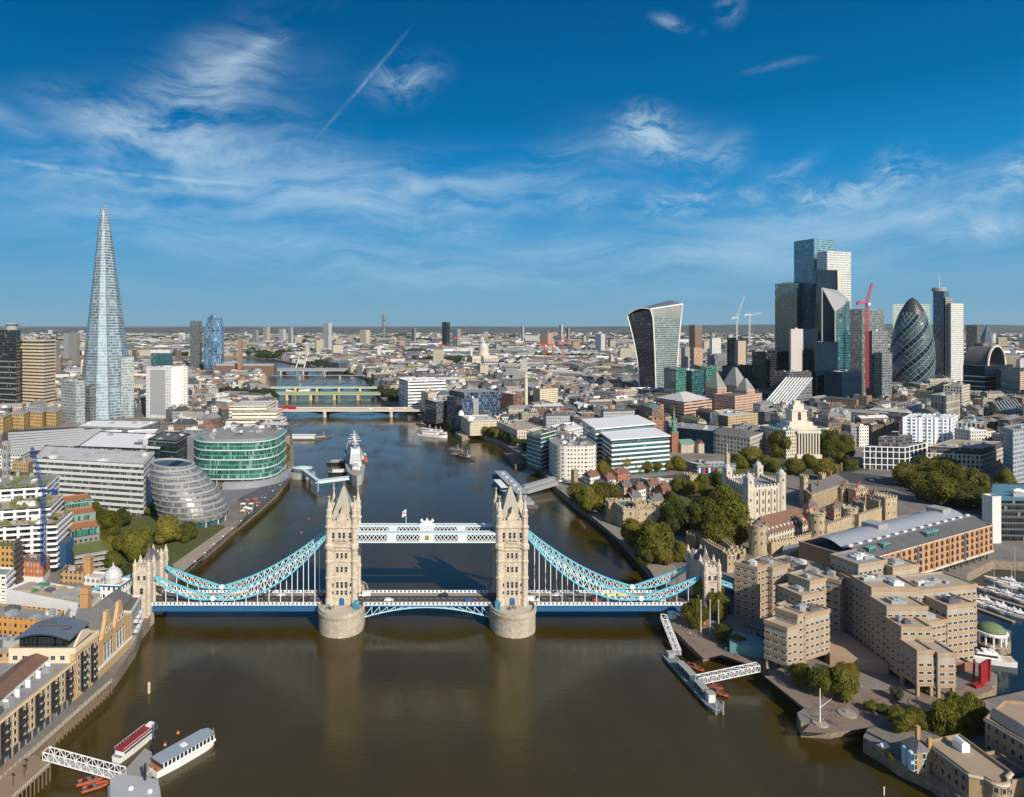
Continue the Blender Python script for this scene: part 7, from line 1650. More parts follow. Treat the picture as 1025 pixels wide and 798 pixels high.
# bridges upstream
def arch_bridge(name,label,xa,xb,yd,zdeck,width,piers,mat,pier_mat,arch=4.0,thick=1.6,spandrel=False,yawd=0,rail=None):
 """beam or arch bridge across the river: deck height and sighted ends, piers at given bearings"""
 Y=FL*(CH-zdeck)/(yd-CY);t=thing(name,label,'bridge',(XA((xa+xb)/2,Y),Y,0))
 def pt(px):f=(px-xa)/(xb-xa);y_=Y+yawd*f;return Vector((XA(px,y_),y_,0))
 A,B=pt(xa),pt(xb);d=(B-A).normalized();s=Vector((-d.y,d.x,0))*(width/2)
 mb=MB();mb.bar(A+Vector((0,0,zdeck-thick/2)),B+Vector((0,0,zdeck-thick/2)),width,thick);mb.build('deck',mat,t)
 sup=[A]+[pt(p)for p in piers]+[B]
 for p in sup[1:-1]:
  mb=MB();q=[(p-d*2.6-s*1.15)[:2],(p-s*1.32)[:2],(p+d*2.6-s*1.15)[:2],(p+d*2.6+s*1.1)[:2],(p+s*1.3)[:2],(p-d*2.6+s*1.1)[:2]];mb.prism(q,-3,zdeck-thick-(arch if spandrel else 0)*.35);mb.box((p.x,p.y,zdeck-thick-1),(5.6,width+.6,1.0),math.atan2(d.y,d.x));mb.build('pier',pier_mat,t)
  if spandrel:mb=MB();q=p-s*1.06;mb.box((q.x,q.y,zdeck-5),(5,2.4,7.2),math.atan2(d.y,d.x));mb.build('pier_turret',pier_mat,t)
 for a,b in zip(sup[:-1],sup[1:]):
  n=12
  for sg in(-.98,-.5,0,.5,.98):
   mb=MB();tops,bots=[],[]
   for i in range(n+1):
    f=i/n;p=a.lerp(b,f)+s*sg;tops.append(p+Vector((0,0,zdeck-thick+.05)));bots.append(p+Vector((0,0,zdeck-thick-.2-arch*(abs(2*f-1)**2.2))))
   off=d.cross(Vector((0,0,1)))*.35
   mb.loft([[v-off for v in tops],[v-off for v in bots],[v+off for v in bots],[v+off for v in tops]],0,False,False,closed=False);mb.f+=[tuple(reversed(f))for f in mb.f];mb.mi+=mb.mi;mb.col+=mb.col
   mb.build('girder',mat,t)
 for sg in(-1,1):mb=MB();mb.bar(A+s*sg+Vector((0,0,zdeck+.55)),B+s*sg+Vector((0,0,zdeck+.55)),.5,1.1);mb.build('parapet',rail or mat,t)
 return t,pt,Y
def river_bridges():
 cs=plain('bridge_stone',(.56,.49,.40),.85,.15,.2);gr=plain('bridge_green',(.30,.36,.22),.6,.15);tl=plain('bridge_teal',(.36,.47,.36),.6,.12);yl=plain('pier_yellow',(.55,.46,.24),.85,.15)
 t,pt,Y=arch_bridge('road_bridge','long pale three span road bridge with red buses, nearest of the bridges upstream',274,424,409,10.5,30,(326,391.5),cs,cs,5,2.2)
 arch_bridge('rail_bridge','flat green railway bridge on pale piers, second of the bridges upstream',270,381,393,12,24,(288,311.5,335,358.5),gr,yl,1.2,3.0)
 arch_bridge('arched_bridge','pale green five arched bridge with little stone turrets, third of the bridges upstream',270,377,387.5,12,16,(296,317.5,339.5,360.5),tl,yl,5,1.8,True)
 arch_bridge('footbridge','very thin silver footbridge low over the far river',272,366,375.5,11,4,(300,340),M['steel'],M['plant_grey'],.5,.8)
 arch_bridge('rail_terminus_bridge','low far bridge carrying a long pale station roof with white arches',255,347,369,16,60,(283,305,326),M['plant_grey'],cs,6,4.0)
 for i,(px,yy,lean)in enumerate(((296,367,4),(304,367,6))):
  Y=2150;X=XA(px,Y);t=thing('bridge_mast',['tall white leaning mast beyond the far river, left of two','tall white leaning mast beyond the far river, right of two'][i],'mast',(X,Y,5),'white leaning masts');mb=MB();mb.tube((X,Y,5),(X+14,Y,ZA(352,Y)),1.8,8,.8);mb.build('mast',M['white_paint'],t)
river_bridges()
# vehicles
def car_proto(name,col,L=4.3,w=1.8,h=1.45,box=False,bus=False):
 t=thing(name,'','car');mb=MB();paint=plain(name+'_paint_%d'%int(sum(c*97 for c in col)),col,.35,.05)
 if bus:
  mb.box((0,0,.35),(11,2.5,4.0));b=mb.build('body',paint,t)
  for z in(1.3,3.0):
   for s in(-1,1):m=MB();m.box((0,s*1.26,z),(10,.06,.9));m.build('window',M['dark_glass'],t)
  wx=3.6
 else:
  prof=[(-L/2,.35),(L/2,.35),(L/2,.8),(L*.27,.92),(L*.1,h),(-L*.34,h),(-L*.48,.95),(-L/2,.85)]if not box else[(-L/2,.35),(L/2,.35),(L/2,1.0),(L*.36,1.2),(L*.22,h),(-L/2,h)]
  mb.loft([[(x,s*w/2*(1 if z<1 else .88),z)for x,z in prof]for s in(-1,1)],0,True,True);mb.build('body',paint,t)
  m=MB();m.box((-L*.1 if not box else L*.24,0,.95),(L*.42 if not box else L*.12,w*.93,h-1.05));m.build('window',M['dark_glass'],t);wx=L*.31
 for x in(-wx,wx):
  for s in(-1,1):m=MB();m.tube((x,s*w*.5-.1,.34),(x,s*w*.5+.1,.34),.34,10);m.build('wheel',M['black'],t)
 return t
def vehicles():
 cols=[((.6,.6,.6),'silver'),((.03,.03,.035),'black'),((.7,.7,.68),'white'),((.30,.03,.03),'dark red'),((.05,.10,.25),'blue'),((.62,.68,.06),'lime yellow')]
 protos=[car_proto('parked_car',c)for c,_ in cols];van=car_proto('delivery_van',(.72,.72,.70),5.6,2.0,2.4,True);bus=car_proto('double_deck_bus',(.55,.02,.02),bus=True)
 used=set()
 def put(p,k,x,y,z,rz,label,cat):
  o=dup(p)if k in used else p;used.add(k);place(o,(x,y,z),rz);o['label']=label;o['category']=cat
 lanes=[(-92,321,2,'left part of the side span nearest the domed house'),(-70,327,0,'far lane of the left side span'),(-58,321,1,'near lane close to the left stone tower'),(-18,321,2,'near lane of the opening span, left'),(8,327,1,'far lane of the opening span'),(20,321,4,'near lane of the opening span, right'),(62,327,0,'far lane just right of the right stone tower'),(80,321,3,'near lane of the right side span'),(88.5,327,5,'far lane by the right chain pin'),(94,327.2,5,'far lane, rear of the lime pair'),(110,321,2,'near lane by the right abutment tower')]
 for x,y,c,lab in lanes:put(protos[c],c,x,y,DZ+.02,0 if y<324 else math.pi,'%s car on the bridge, %s'%(cols[c][1],lab),'car')
 put(van,'v',-30,327,DZ+.02,math.pi,'white van in the far lane of the opening span','van');put(van,'v',50,321,DZ+.02,0,'white van in the near lane beside the right stone tower','van')
 Y=FL*(CH-10.5)/(409-CY)
 for k,(px,dy,p,key,lab,cat)in enumerate(((281,-4,bus,'b','red double deck bus at the left end of the pale road bridge','bus'),(292.5,-4,bus,'b','red double deck bus, second from the left end of the pale road bridge','bus'),(287,5,bus,'b','red double deck bus in the far lane of the pale road bridge','bus'),(371,-4,van,'v','white van near the middle of the pale road bridge','van'),(391,-4,van,'v','white van over the right pier of the pale road bridge','van'),(405,4,van,'v','white van at the right end of the pale road bridge','van'))):
  put(p,key,XA(px,Y+dy),Y+dy,10.52,0,lab,cat)
 rnd=random.Random(5)
 for k,(px,py)in enumerate(((586,488),(601,486),(619,484),(640,481),(660,479),(684,477),(702,475))):
  c=rnd.randrange(5);p=P(px,py,5.08);put(protos[c],c,p.x,p.y,5.08,.3,'%s car on the road above the fortress, %s from the left'%(cols[c][1],ORD[k]),'car')
 for k,(px,py)in enumerate(((872,481),(897,485),(925,494),(950,502))):
  c=rnd.randrange(5);p=P(px,py,5.08);put(protos[c],c,p.x,p.y,5.08,-.5,'%s car on the road behind the plane trees, %s from the left'%(cols[c][1],ORD[k]),'car')
vehicles()
# boats
def hull_mesh(L,B,D,free,bow=.3,stern=.85,n=16,sheer=.35):
 """boat hull along +x: rounded sections, raked bow, sheer line; returns rings and deck outline"""
 rings=[]
 for i in range(n+1):
  f=i/n;x=-L/2+L*f
  w=B/2*(stern+(1-stern)*min(1,f/.3))if f<1-bow else B/2*math.sqrt(max(0.0,1-((f-(1-bow))/bow)**2.2))
  z=free+sheer*max(0,(f-.45)/.55)**2*free+(.15*free if f<.1 else 0);w=max(w,.04);xr=x+(f>1-bow)*(f-1+bow)*1.2
  rings.append([(x,-w*.55,-D),(x,-w*.9,0),(xr,-w,z),(xr,w,z),(x,w*.9,0),(x,w*.55,-D)])
 return rings
def hull(parent,L,B,D,free,mat,deck,nm='hull',**k):
 r=hull_mesh(L,B,D,free,**k);mb=MB();n=len(r)
 for a,b in zip(r[:-1],r[1:]):
  for i in(0,1,3,4):mb.face([b[i],b[i+1],a[i+1],a[i]][::-1])
  mb.face([a[5],b[5],b[0],a[0]])
 mb.face(r[0][::-1]);mb.face(r[-1])
 o=mb.build(nm,mat,parent);mb=MB();dz=Vector((0,0,-.12))
 for a,b in zip(r[:-1],r[1:]):mb.face([Vector(a[2])+dz,Vector(b[2])+dz,Vector(b[3])+dz,Vector(a[3])+dz])
 mb.build('deck',deck,parent);return o
def yacht(name,label,L,col=None,group=None,fly=True,hullc=None):
 t=thing(name,label,'boat',(0,0,0),group);B=L*.27
 hull(t,L,B,.8,L*.085,hullc or M['white_paint'],plain('deck_cream',(.55,.47,.36),.7),bow=.45,stern=.9)
 z=L*.08;mb=MB();mb.loft([[(-L*.28,-B*.36,z),(L*.20,-B*.30,z),(L*.20,B*.30,z),(-L*.28,B*.36,z)],[(-L*.24,-B*.32,z+L*.085),(L*.08,-B*.25,z+L*.085),(L*.08,B*.25,z+L*.085),(-L*.24,B*.32,z+L*.085)]]);mb.build('cabin',M['white_paint'],t)
 mb=MB();mb.loft([[(-L*.22,-B*.365,z+L*.03),(L*.17,-B*.31,z+L*.03),(L*.17,B*.31,z+L*.03),(-L*.22,B*.365,z+L*.03)],[(-L*.21,-B*.345,z+L*.06),(L*.125,-B*.285,z+L*.06),(L*.125,B*.285,z+L*.06),(-L*.21,B*.345,z+L*.06)]]);mb.build('window_band',M['dark_glass'],t)
 if fly:
  mb=MB();mb.box((-L*.1,0,z+L*.085),(L*.2,B*.5,L*.035));mb.bar((-L*.14,-B*.26,z+L*.08),(-L*.17,-B*.26,z+L*.17),.12);mb.bar((-L*.14,B*.26,z+L*.08),(-L*.17,B*.26,z+L*.17),.12);mb.bar((-L*.17,-B*.28,z+L*.17),(-L*.17,B*.28,z+L*.17),.5,.15);mb.build('flybridge',M['white_paint'],t)
 return t
def sailboat(name,label,L,group=None):
 t=thing(name,label,'sailing boat',(0,0,0),group);hull(t,L,L*.26,.8,L*.08,M['white_paint'],plain('deck_cream',(.55,.47,.36),.7),bow=.5,stern=.7)
 mb=MB();mb.box((0,0,L*.07),(L*.34,L*.13,L*.045));mb.build('cabin',M['white_paint'],t);mb=MB();mb.tube((L*.05,0,L*.08),(L*.05,0,L*1.25),.09,6,.05);mb.bar((L*.05,-L*.09,L*.75),(L*.05,L*.09,L*.75),.06);mb.build('mast',M['white_paint'],t);mb=MB();mb.tube((L*.05,0,L*.2),(-L*.32,0,L*.2),.13,6);mb.build('boom',M['deep_blue'],t);return t
def rib_boat(name,label,group=None,col=None):
 t=thing(name,label,'inflatable boat',(0,0,0),group);mb=MB();pts=[(-3.6,-1.1),(1.6,-1.15),(3.2,-.75),(4.1,0),(3.2,.75),(1.6,1.15),(-3.6,1.1)]
 for a,b in zip(pts[:-1],pts[1:]):mb.tube((*a,.5+max(0,a[0])*.05),(*b,.5+max(0,b[0])*.05),.38,8)
 mb.build('tube',col or plain('rib_orange',(.36,.075,.03),.7,.3,1.5),t);mb=MB();mb.prism([(-3.5,-1),(1.6,-1),(3.4,0),(1.6,1),(-3.5,1)],-.2,.45,bottom=True);mb.build('hull',M['plant_dark'],t)
 mb=MB();mb.box((-.2,0,.45),(1.0,.8,1.2));mb.build('console',M['plant_dark'],t)
 mb=MB()
 mb.box((-1.3,0,.45),(1.6,1.1,.6));mb.build('seat',M['black'],t)
 mb=MB();mb.box((-3.6,0,.3),(.5,.6,1.0));mb.build('engine',M['black'],t);return t
def truss_gangway(name,label,a,b,w=3.0,h=2.6,n=12):
 t=thing(name,label,'gangway',a);a,b=Vector(a),Vector(b);d=(b-a).normalized();s=d.cross(Vector((0,0,1))).normalized()*(w/2);u=Vector((0,0,h))
 mb=MB();mb.bar(a,b,w,.2);mb.build('walkway',M['plant_grey'],t)
 for sg in(-1,1):
  mb=MB();A,B=a+s*sg,b+s*sg;mb.bar(A,B,.24);mb.bar(A+u,B+u,.24)
  for i in range(n+1):p=A.lerp(B,i/n);mb.bar(p,p+u,.15)
  for i in range(n):
   p,q=A.lerp(B,i/n),A.lerp(B,(i+1)/n)
   if i%2:mb.bar(p,q+u,.15)
   else:mb.bar(p+u,q,.15)
  mb.build('side_truss',M['white_paint'],t)
 mb=MB()
 for i in range(0,n+1,2):p=a.lerp(b,i/n)+u;mb.bar(p-s,p+s,.2)
 for i in range(0,n,2):mb.bar(a.lerp(b,i/n)+u-s,a.lerp(b,(i+2)/n)+u+s,.16)
 mb.build('top_bracing',M['white_paint'],t);return t
def near_boats():
 wp=M['white_paint']
 A,B=P(153,773,1),P(214,738,1);c=(A+B)/2;L=(B-A).length;an=math.atan2((B-A).y,(B-A).x)
 t=thing('river_cruiser','large white river boat with flat grey roof moored at the pontoon','boat',(0,0,0));W_=6.2
 hull(t,L,W_,1,1.9,wp,M['roof_grey'],bow=.3,stern=.75)
 mb=MB();mb.box((0,0,1.7),(L*.88,W_*.86,2.4));mb.build('saloon',M['dark_glass'],t)
 for s in(-1,1):
  for k in range(14):m=MB();m.box((-L*.41+L*.82*k/13,s*W_*.43,1.75),(.35,.25,2.3));m.build('mullion',wp,t)
 mb=MB();mb.box((0,0,1.75),(L*.885,W_*.89,.75));mb.build('lower_panel',wp,t)
 mb=MB();mb.loft([[(x*L*.45,y*W_*.47,z)for x,y in((-1,-.9),(-.8,-1),(.8,-1),(1,-.6),(1,.6),(.8,1),(-.8,1),(-1,.9))]for z in(4.1,4.4)],0,True);mb.build('roof',plain('boat_roof',(.27,.31,.36),.6,.12,.4),t)
 mb=MB();mb.box((-L*.02,0,4.4),(1.8,1.8,.3));mb.build('hatch',wp,t);mb=MB();mb.box((L*.49,0,2.2),(.3,.3,2.2));mb.build('bow_post',plain('varnish',(.38,.15,.05),.4),t)
 mb=MB();mb.box((-L*.46,0,1.8),(1.6,W_*.7,.9));mb.build('stern_rail',MATS['varnish'],t);place(t,(c.x,c.y,0),an)
 A,B=P(116,760,1),P(156,728,1);c=(A+B)/2;L=(B-A).length;an=math.atan2((B-A).y,(B-A).x)
 t=thing('red_decked_launch','long white passenger launch with dark red top deck beside the pontoon','boat',(0,0,0));hull(t,L,4.2,1,1.6,wp,M['roof_grey'],bow=.35,stern=.8)
 mb=MB();mb.box((-L*.06,0,1.5),(L*.72,3.5,1.6));mb.build('saloon',wp,t);mb=MB();mb.box((-L*.06,0,3.1),(L*.74,3.7,.25));mb.build('top_deck',plain('deck_red',(.24,.025,.03),.7,.1),t)
 for s in(-1,1):
  m=MB();m.box((-L*.06,s*1.77,2.0),(L*.68,.08,.7));m.build('window_band',M['dark_glass'],t);m=MB();m.box((-L*.06,s*1.8,4.0),(L*.74,.06,.08));
  for k in range(12):m.box((-L*.42+L*.72*k/11,s*1.8,3.3),(.06,.06,.75))
  m.build('railing',wp,t)
 for k in range(8):m=MB();m.box((-L*.36+k*L*.075,0,3.35),(.5,2.6,.45));m.build('bench',MATS['deck_red'],t)
 mb=MB();mb.box((L*.36,0,1.6),(2.2,2.4,2.4));mb.build('wheelhouse',wp,t);place(t,(c.x,c.y,0),an)
 t=thing('landing_pontoon','grey landing pontoon with railings between the two big near boats','pontoon',P(140,765,0))
 q=[tuple(P(a,b,1.4)[:2])for a,b in((119,776),(145,748),(152,752),(157,767),(132,792),(118,790))];mb=MB();mb.prism(q,-.5,1.4);mb.build('deck',plain('pontoon_deck',(.27,.27,.24),.85,.2,.5),t)
 mb=MB();a,b=Vector(q[3]),Vector(q[4])
 for k in range(9):p=a.lerp(b,k/8);mb.box((p.x,p.y,1.4),(.1,.1,1.1))
 mb.bar((*a,2.45),(*b,2.45),.12);mb.build('railing',wp,t)
 t=thing('floating_office','grey roofed floating office cut by the bottom edge next to the pontoon','pontoon',P(135,795,0));q=[tuple(P(a,b,2)[:2])for a,b in((108,786),(122,780),(160,786),(162,806),(108,812))];mb=MB();mb.prism(q,-.5,2);mb.build('hull',M['plant_grey'],t);mb=MB();mb.prism(offset(q,-.8),2,4);mb.build('cabin',M['w_white'],t);mb=MB();mb.prism(offset(q,-.5),4,4.25,bottom=True);r=mb.build('roof',plain('office_roof',(.36,.38,.38),.7,.15),t)
 for k,(px,py)in enumerate(((131,789),(150,792))):p=P(px,py,4.25);m=MB();m.lathe(p,[(.7,0),(.7,.5),(.2,.8)],10);m.build('vent',wp,t)
 for k,(px,py)in enumerate(((154.5,756),(155.5,741),(145,786))):
  p=P(px,py+8,0);o=MB();o.tube((p.x,p.y,-2),(p.x,p.y,8.5),.42,10);o.lathe((p.x,p.y,8.5),[(.5,0),(.1,.8)],10);tag(o.build('mooring_pile',M['black']),['black mooring pile at the stern of the white river boat','black mooring pile beside the bow of the red decked launch','black mooring pile at the corner of the pontoon'][k],'pile')
 truss_gangway('truss_gangway','white lattice gangway from the brown pier head to the near left pontoon',P(46,757,5.2),P(123,778,1.8),2.8,2.4,14)
 proto=rib_boat('inflatable_boat','');used=0
 spots=[(90,782,.4,'orange inflatable boat at the left end of the raft of small boats by the pontoon'),(97,779,.5,'orange inflatable boat in the middle of the raft by the pontoon'),(104,777,.4,'orange inflatable boat on the right of the raft by the pontoon'),(95,788,.5,'orange inflatable boat at the front of the raft by the pontoon'),(694.5,668,-.95,'orange inflatable rescue boat above the white gangway at the right pontoon'),(712,686,-.9,'orange inflatable rescue boat below the white gangway at the right pontoon'),(717,693,-.9,'orange inflatable rescue boat nearest the dark end of the right pontoon')]
 for px,py,rz,lab in spots:o=proto if used==0 else dup(proto);used=1;place(o,P(px,py,.0),rz);o['label']=lab
 A,B=P(668,655,1),P(716,708,1);d=(B-A).normalized();s=Vector((-d.y,d.x,0))
 t=thing('lifeboat_pontoon','long grey pontoon with white edges and small cabins off the right bank','pontoon',(*A[:2],0));q=[(A-s*2.6)[:2],(B-s*2.6)[:2],(B+d*2)[:2],(B+s*2.6)[:2],(A+s*2.6)[:2]];mb=MB();mb.prism(q,-.6,1.3);mb.build('hull',M['plant_dark'],t);mb=MB();ring(mb,q,1.0,1.45,.12,-.3);mb.build('edge',M['plant_grey'],t);mb=MB();mb.face([(*p,1.35)for p in ccw(offset(q,-.45))]);mb.build('deck',plain('deck_teal',(.15,.19,.19),.85,.15),t)
 for f,w_,h_,m_ in((.34,5,2.4,'g_grey'),(.48,6,2.6,'g_teal'),(.72,6,2.4,'g_grey'),(.9,2.4,3.0,'plant_white'),(.06,2.0,2.0,'plant_grey')):
  p=A.lerp(B,f);mb=MB();mb.box((p.x,p.y,1.36),(w_,2.6,h_),math.atan2(d.y,d.x));c_=mb.build('cabin',M[m_],t);mb=MB();mb.box((p.x,p.y,1.36+h_),(w_+.5,3.0,.2),math.atan2(d.y,d.x));mb.build('roof',M['plant_grey'],c_)
 for k in(-1,1):p=B+d*2.5+s*1.3*k;mb=MB();mb.tube((p.x,p.y,-2),(p.x,p.y,4.5),.35,8);mb.build('pile',M['plant_grey'],t)
 truss_gangway('truss_gangway','white lattice gangway down to the upper end of the right pontoon',P(663.5,619,5.2),P(678,655,1.6),2.4,2.2,12);truss_gangway('truss_gangway','white lattice gangway from the hotel quay to the middle of the right pontoon',P(758,670,5.2),P(697,683,1.6),2.6,2.4,14)
 p=P(149,693,0);mb=MB();mb.tube((p.x,p.y,-2),(p.x,p.y,3.4),.55,10);mb.lathe((p.x,p.y,3.4),[(.6,0),(.6,.3),(.2,.8)],10);tag(mb.build('mooring_pile',plain('pile_pale',(.5,.42,.30),.8)),'pale wooden pile standing alone in the near brown water','pile')
 p=P(884,795,0);mb=MB();mb.tube((p.x,p.y,-2),(p.x,p.y,2.2),.18,8);mb.lathe((p.x,p.y,2.2),[(.25,0),(.05,.4)],8);tag(mb.build('marker_post',wp),'thin white marker post in the water at the bottom right','post')
 for k,(px,py,lab)in enumerate(((309,519,'small orange buoy beyond the left stone tower, right of two'),(301.5,533,'small orange buoy beyond the left stone tower, left of two'),(368,447,'orange buoy beside the stern of the grey warship'),(178,733,'small yellow buoy above the white river boat'),(165,745,'round pink buoy beside the bow of the white river boat'),(443,448,'small orange buoy near the right bank below the navy office'))):
  p=P(px,py,0);mb=MB();mb.lathe((p.x,p.y,-.2),[(.55,0),(.6,.3),(.35,.6),(.1,.7),(.1,1.3)],10);tag(mb.build('mooring_buoy',M['orange']if k!=4 else plain('pink_buoy',(.6,.2,.2))),lab,'buoy')
near_boats()
def warship():
 A,B=P(357,487,0),P(352.5,449,0);L=187;d=(B-A).normalized();c=A+d*(L/2);an=math.atan2(-d.y,-d.x)
 g1,g2,g3=plain('navy_pale',(.42,.45,.46),.6,.12,.1),plain('navy_blue_grey',(.12,.16,.21),.6,.1),plain('navy_white',(.62,.64,.63),.6,.08)
 t=thing('moored_warship','grey camouflaged museum warship moored in mid river with two masts and gun turrets','warship',(0,0,0));hull(t,L,19,3,6.5,g1,plain('ship_deck',(.36,.31,.25),.85,.15,.2),bow=.42,stern=.55,sheer=.5,n=24)
 for k,(x,w,z0,z1,m)in enumerate(((20,40,0,2.6,g1),(62,24,0,0,g1))):
  pass
 def blkp(nm,x,l,w,z0,z1,m):mb=MB();mb.loft([[(x-l/2,-w/2,z0),(x+l/2,-w/2*.8,z0),(x+l/2,w/2*.8,z0),(x-l/2,w/2,z0)],[(x-l/2+.8,-w/2*.92,z1),(x+l/2-1.5,-w/2*.7,z1),(x+l/2-1.5,w/2*.7,z1),(x-l/2+.8,w/2*.92,z1)]]);return mb.build(nm,m,t)
 blkp('superstructure',-2,88,14.5,6.4,10.5,g3);blkp('bridge_house',26,22,13,10.5,17,g1);blkp('bridge_deck',27,12,11,17,22,g3);blkp('midship_house',4,16,12,10.5,14.5,g2);blkp('aft_house',-26,24,12,10.5,15.5,g1);blkp('director',30,4,4,22,25.5,g2);blkp('aft_director',-30,5,5,15.5,19,g3)
 for x in(14,-14):mb=MB();mb.lathe((x,0,10),[(3.6,0),(3.2,10),(3.4,10.2),(3.4,11.2)],14,sx=1.25);f=mb.build('funnel',g1,t);mb=MB();mb.lathe((x,0,21.2),[(3.3,0),(3.3,.7)],14,sx=1.25);mb.build('funnel_cap',M['black'],f)
 for x,z,dr in((62,8.6,1),(51,11.5,1),(-48,10.5,-1),(-60,7.2,-1)):
  mb=MB();mb.lathe((x,0,6.4),[(3.6,0),(3.6,z-6.4)],14);mb.loft([[(x+dr*a,b,z)for a,b in((-4,-3),(-3,-3.8),(3.6,-3.4),(4.4,-2),(4.4,2),(3.6,3.4),(-3,3.8),(-4,3))],[(x+dr*a*.85,b*.9,z+2.6)for a,b in((-4,-3),(-3,-3.8),(3.6,-3.4),(4.0,-2),(4.0,2),(3.6,3.4),(-3,3.8),(-4,3))]]);u=mb.build('gun_turret',g3 if x>0 else g1,t)
  for y in(-1.5,0,1.5):m=MB();m.tube((x+dr*3.8,y,z+1.4),(x+dr*11.5,y,z+2.2),.3,8,.2);m.build('gun_barrel',g2,u)
 for x,z0,h in((20,16,21),(-20,13,19)):
  mb=MB();mb.tube((x,0,z0),(x,0,z0+h),.55,8,.25);mb.tube((x-3,-2.4,z0),(x,0,z0+h*.72),.4,6);mb.tube((x-3,2.4,z0),(x,0,z0+h*.72),.4,6);mb.bar((x,-6,z0+h*.55),(x,6,z0+h*.55),.5);mb.bar((x,-4,z0+h*.75),(x,4,z0+h*.75),.4);mb.lathe((x,0,z0+h*.5),[(1.6,0),(1.9,1.6),(1.2,2.2)],10);mb.build('mast',g3,t)
 for s in(-1,1):
  for x in(4,-4):mb=MB();mb.lathe((x,s*7.6,6.4),[(1.9,0),(1.9,2.4),(1.2,3.4)],10);mb.build('secondary_turret',g1,t)
  for x in(38,24,8,-16,-34):mb=MB();mb.box((x,s*8.6*(1-max(0,x)*.004),1.5),(9,.5,4.6));mb.build('camouflage_panel',g2 if int(x)%4 else g3,t)
 for k,x in enumerate((30,18,-2)):mb=MB();mb.loft([[(x-4,9.2,9),(x+3,9.2,9),(x+4.2,10.4,9.3),(x+3,11.6,9),(x-4,11.6,9)],[(x-4.2,9,10.6),(x+3.2,9,10.6),(x+5,10.4,11),(x+3.2,11.8,10.6),(x-4.2,11.8,10.6)]],0,True);mb.build('ship_boat',M['orange']if k<2 else g3,t)
 place(t,(c.x,c.y,0),an)
 a,b=P(302,471,6),P(318,483,7);e=P(349,479,8);t=thing('ship_gangway','long pale covered walkway from the left bank to the grey warship','gangway',a)
 for k,(p,q)in enumerate(((a,b),(b,e))):mb=MB();mb.bar(p,q,4,.5);mb.bar(p+Vector((0,0,2.4)),q+Vector((0,0,2.4)),3.4,.3);mb.bar(p+Vector((0,-1.7,1.1)),q+Vector((0,-1.7,1.1)),.2,1.6);mb.build('span',M['pale_blue'],t)
 for p in(b,a.lerp(b,.5),b.lerp(e,.5)):mb=MB();mb.tube((p.x,p.y,-2),(p.x,p.y,p.z),.7,8);mb.build('pile',M['plant_grey'],t)
 p=P(298,472,5.2);t=thing('entrance_pavilion','pale round roofed ticket pavilion at the bank end of the warship walkway','pavilion',(p.x,p.y,0));mb=MB();mb.prism(ell(p.x+4,p.y,12,8,20),-2,5);mb.build('base',M['plant_grey'],t);mb=MB();mb.prism(ell(p.x+4,p.y,8.5,5.5,20),5,9);mb.build('wall',M['g_grey'],t);mb=MB();mb.lathe((p.x+4,p.y,9),[(9.6,0),(9.6,.5),(3,1.6)],20,sy=.66);mb.build('roof',M['pale_blue'],t)
 for k,(px,py,lab)in enumerate(((338,464,'black barge with white deck house moored left of the grey warship, upper one'),(340,474,'black barge with pale deck moored left of the grey warship, lower one'))):
  p=P(px,py,0);t=thing('moored_barge',lab,'barge',(0,0,0));hull(t,22,7,1,2.2,M['black'],M['roof_grey'],bow=.12,stern=.9);mb=MB();mb.box((0,0,2.1),(14,5,2.2));mb.build('deck_house',M['plant_white']if k else M['plant_grey'],t);place(t,p,0.05)
 p=P(306,437,3);t=thing('pier_boat_shed','white roofed river pier with small dark boats off the left bank','pier',(p.x,p.y,0));mb=MB();mb.box((p.x,p.y,-.5),(40,9,2));mb.build('pontoon',M['plant_dark'],t);mb=MB();mb.box((p.x-4,p.y,1.5),(30,6,4));mb.build('waiting_room',M['plant_white'],t);mb=MB();mb.box((p.x-4,p.y,5.5),(32,8,.5));mb.build('roof',M['roof_white'],t)
warship()
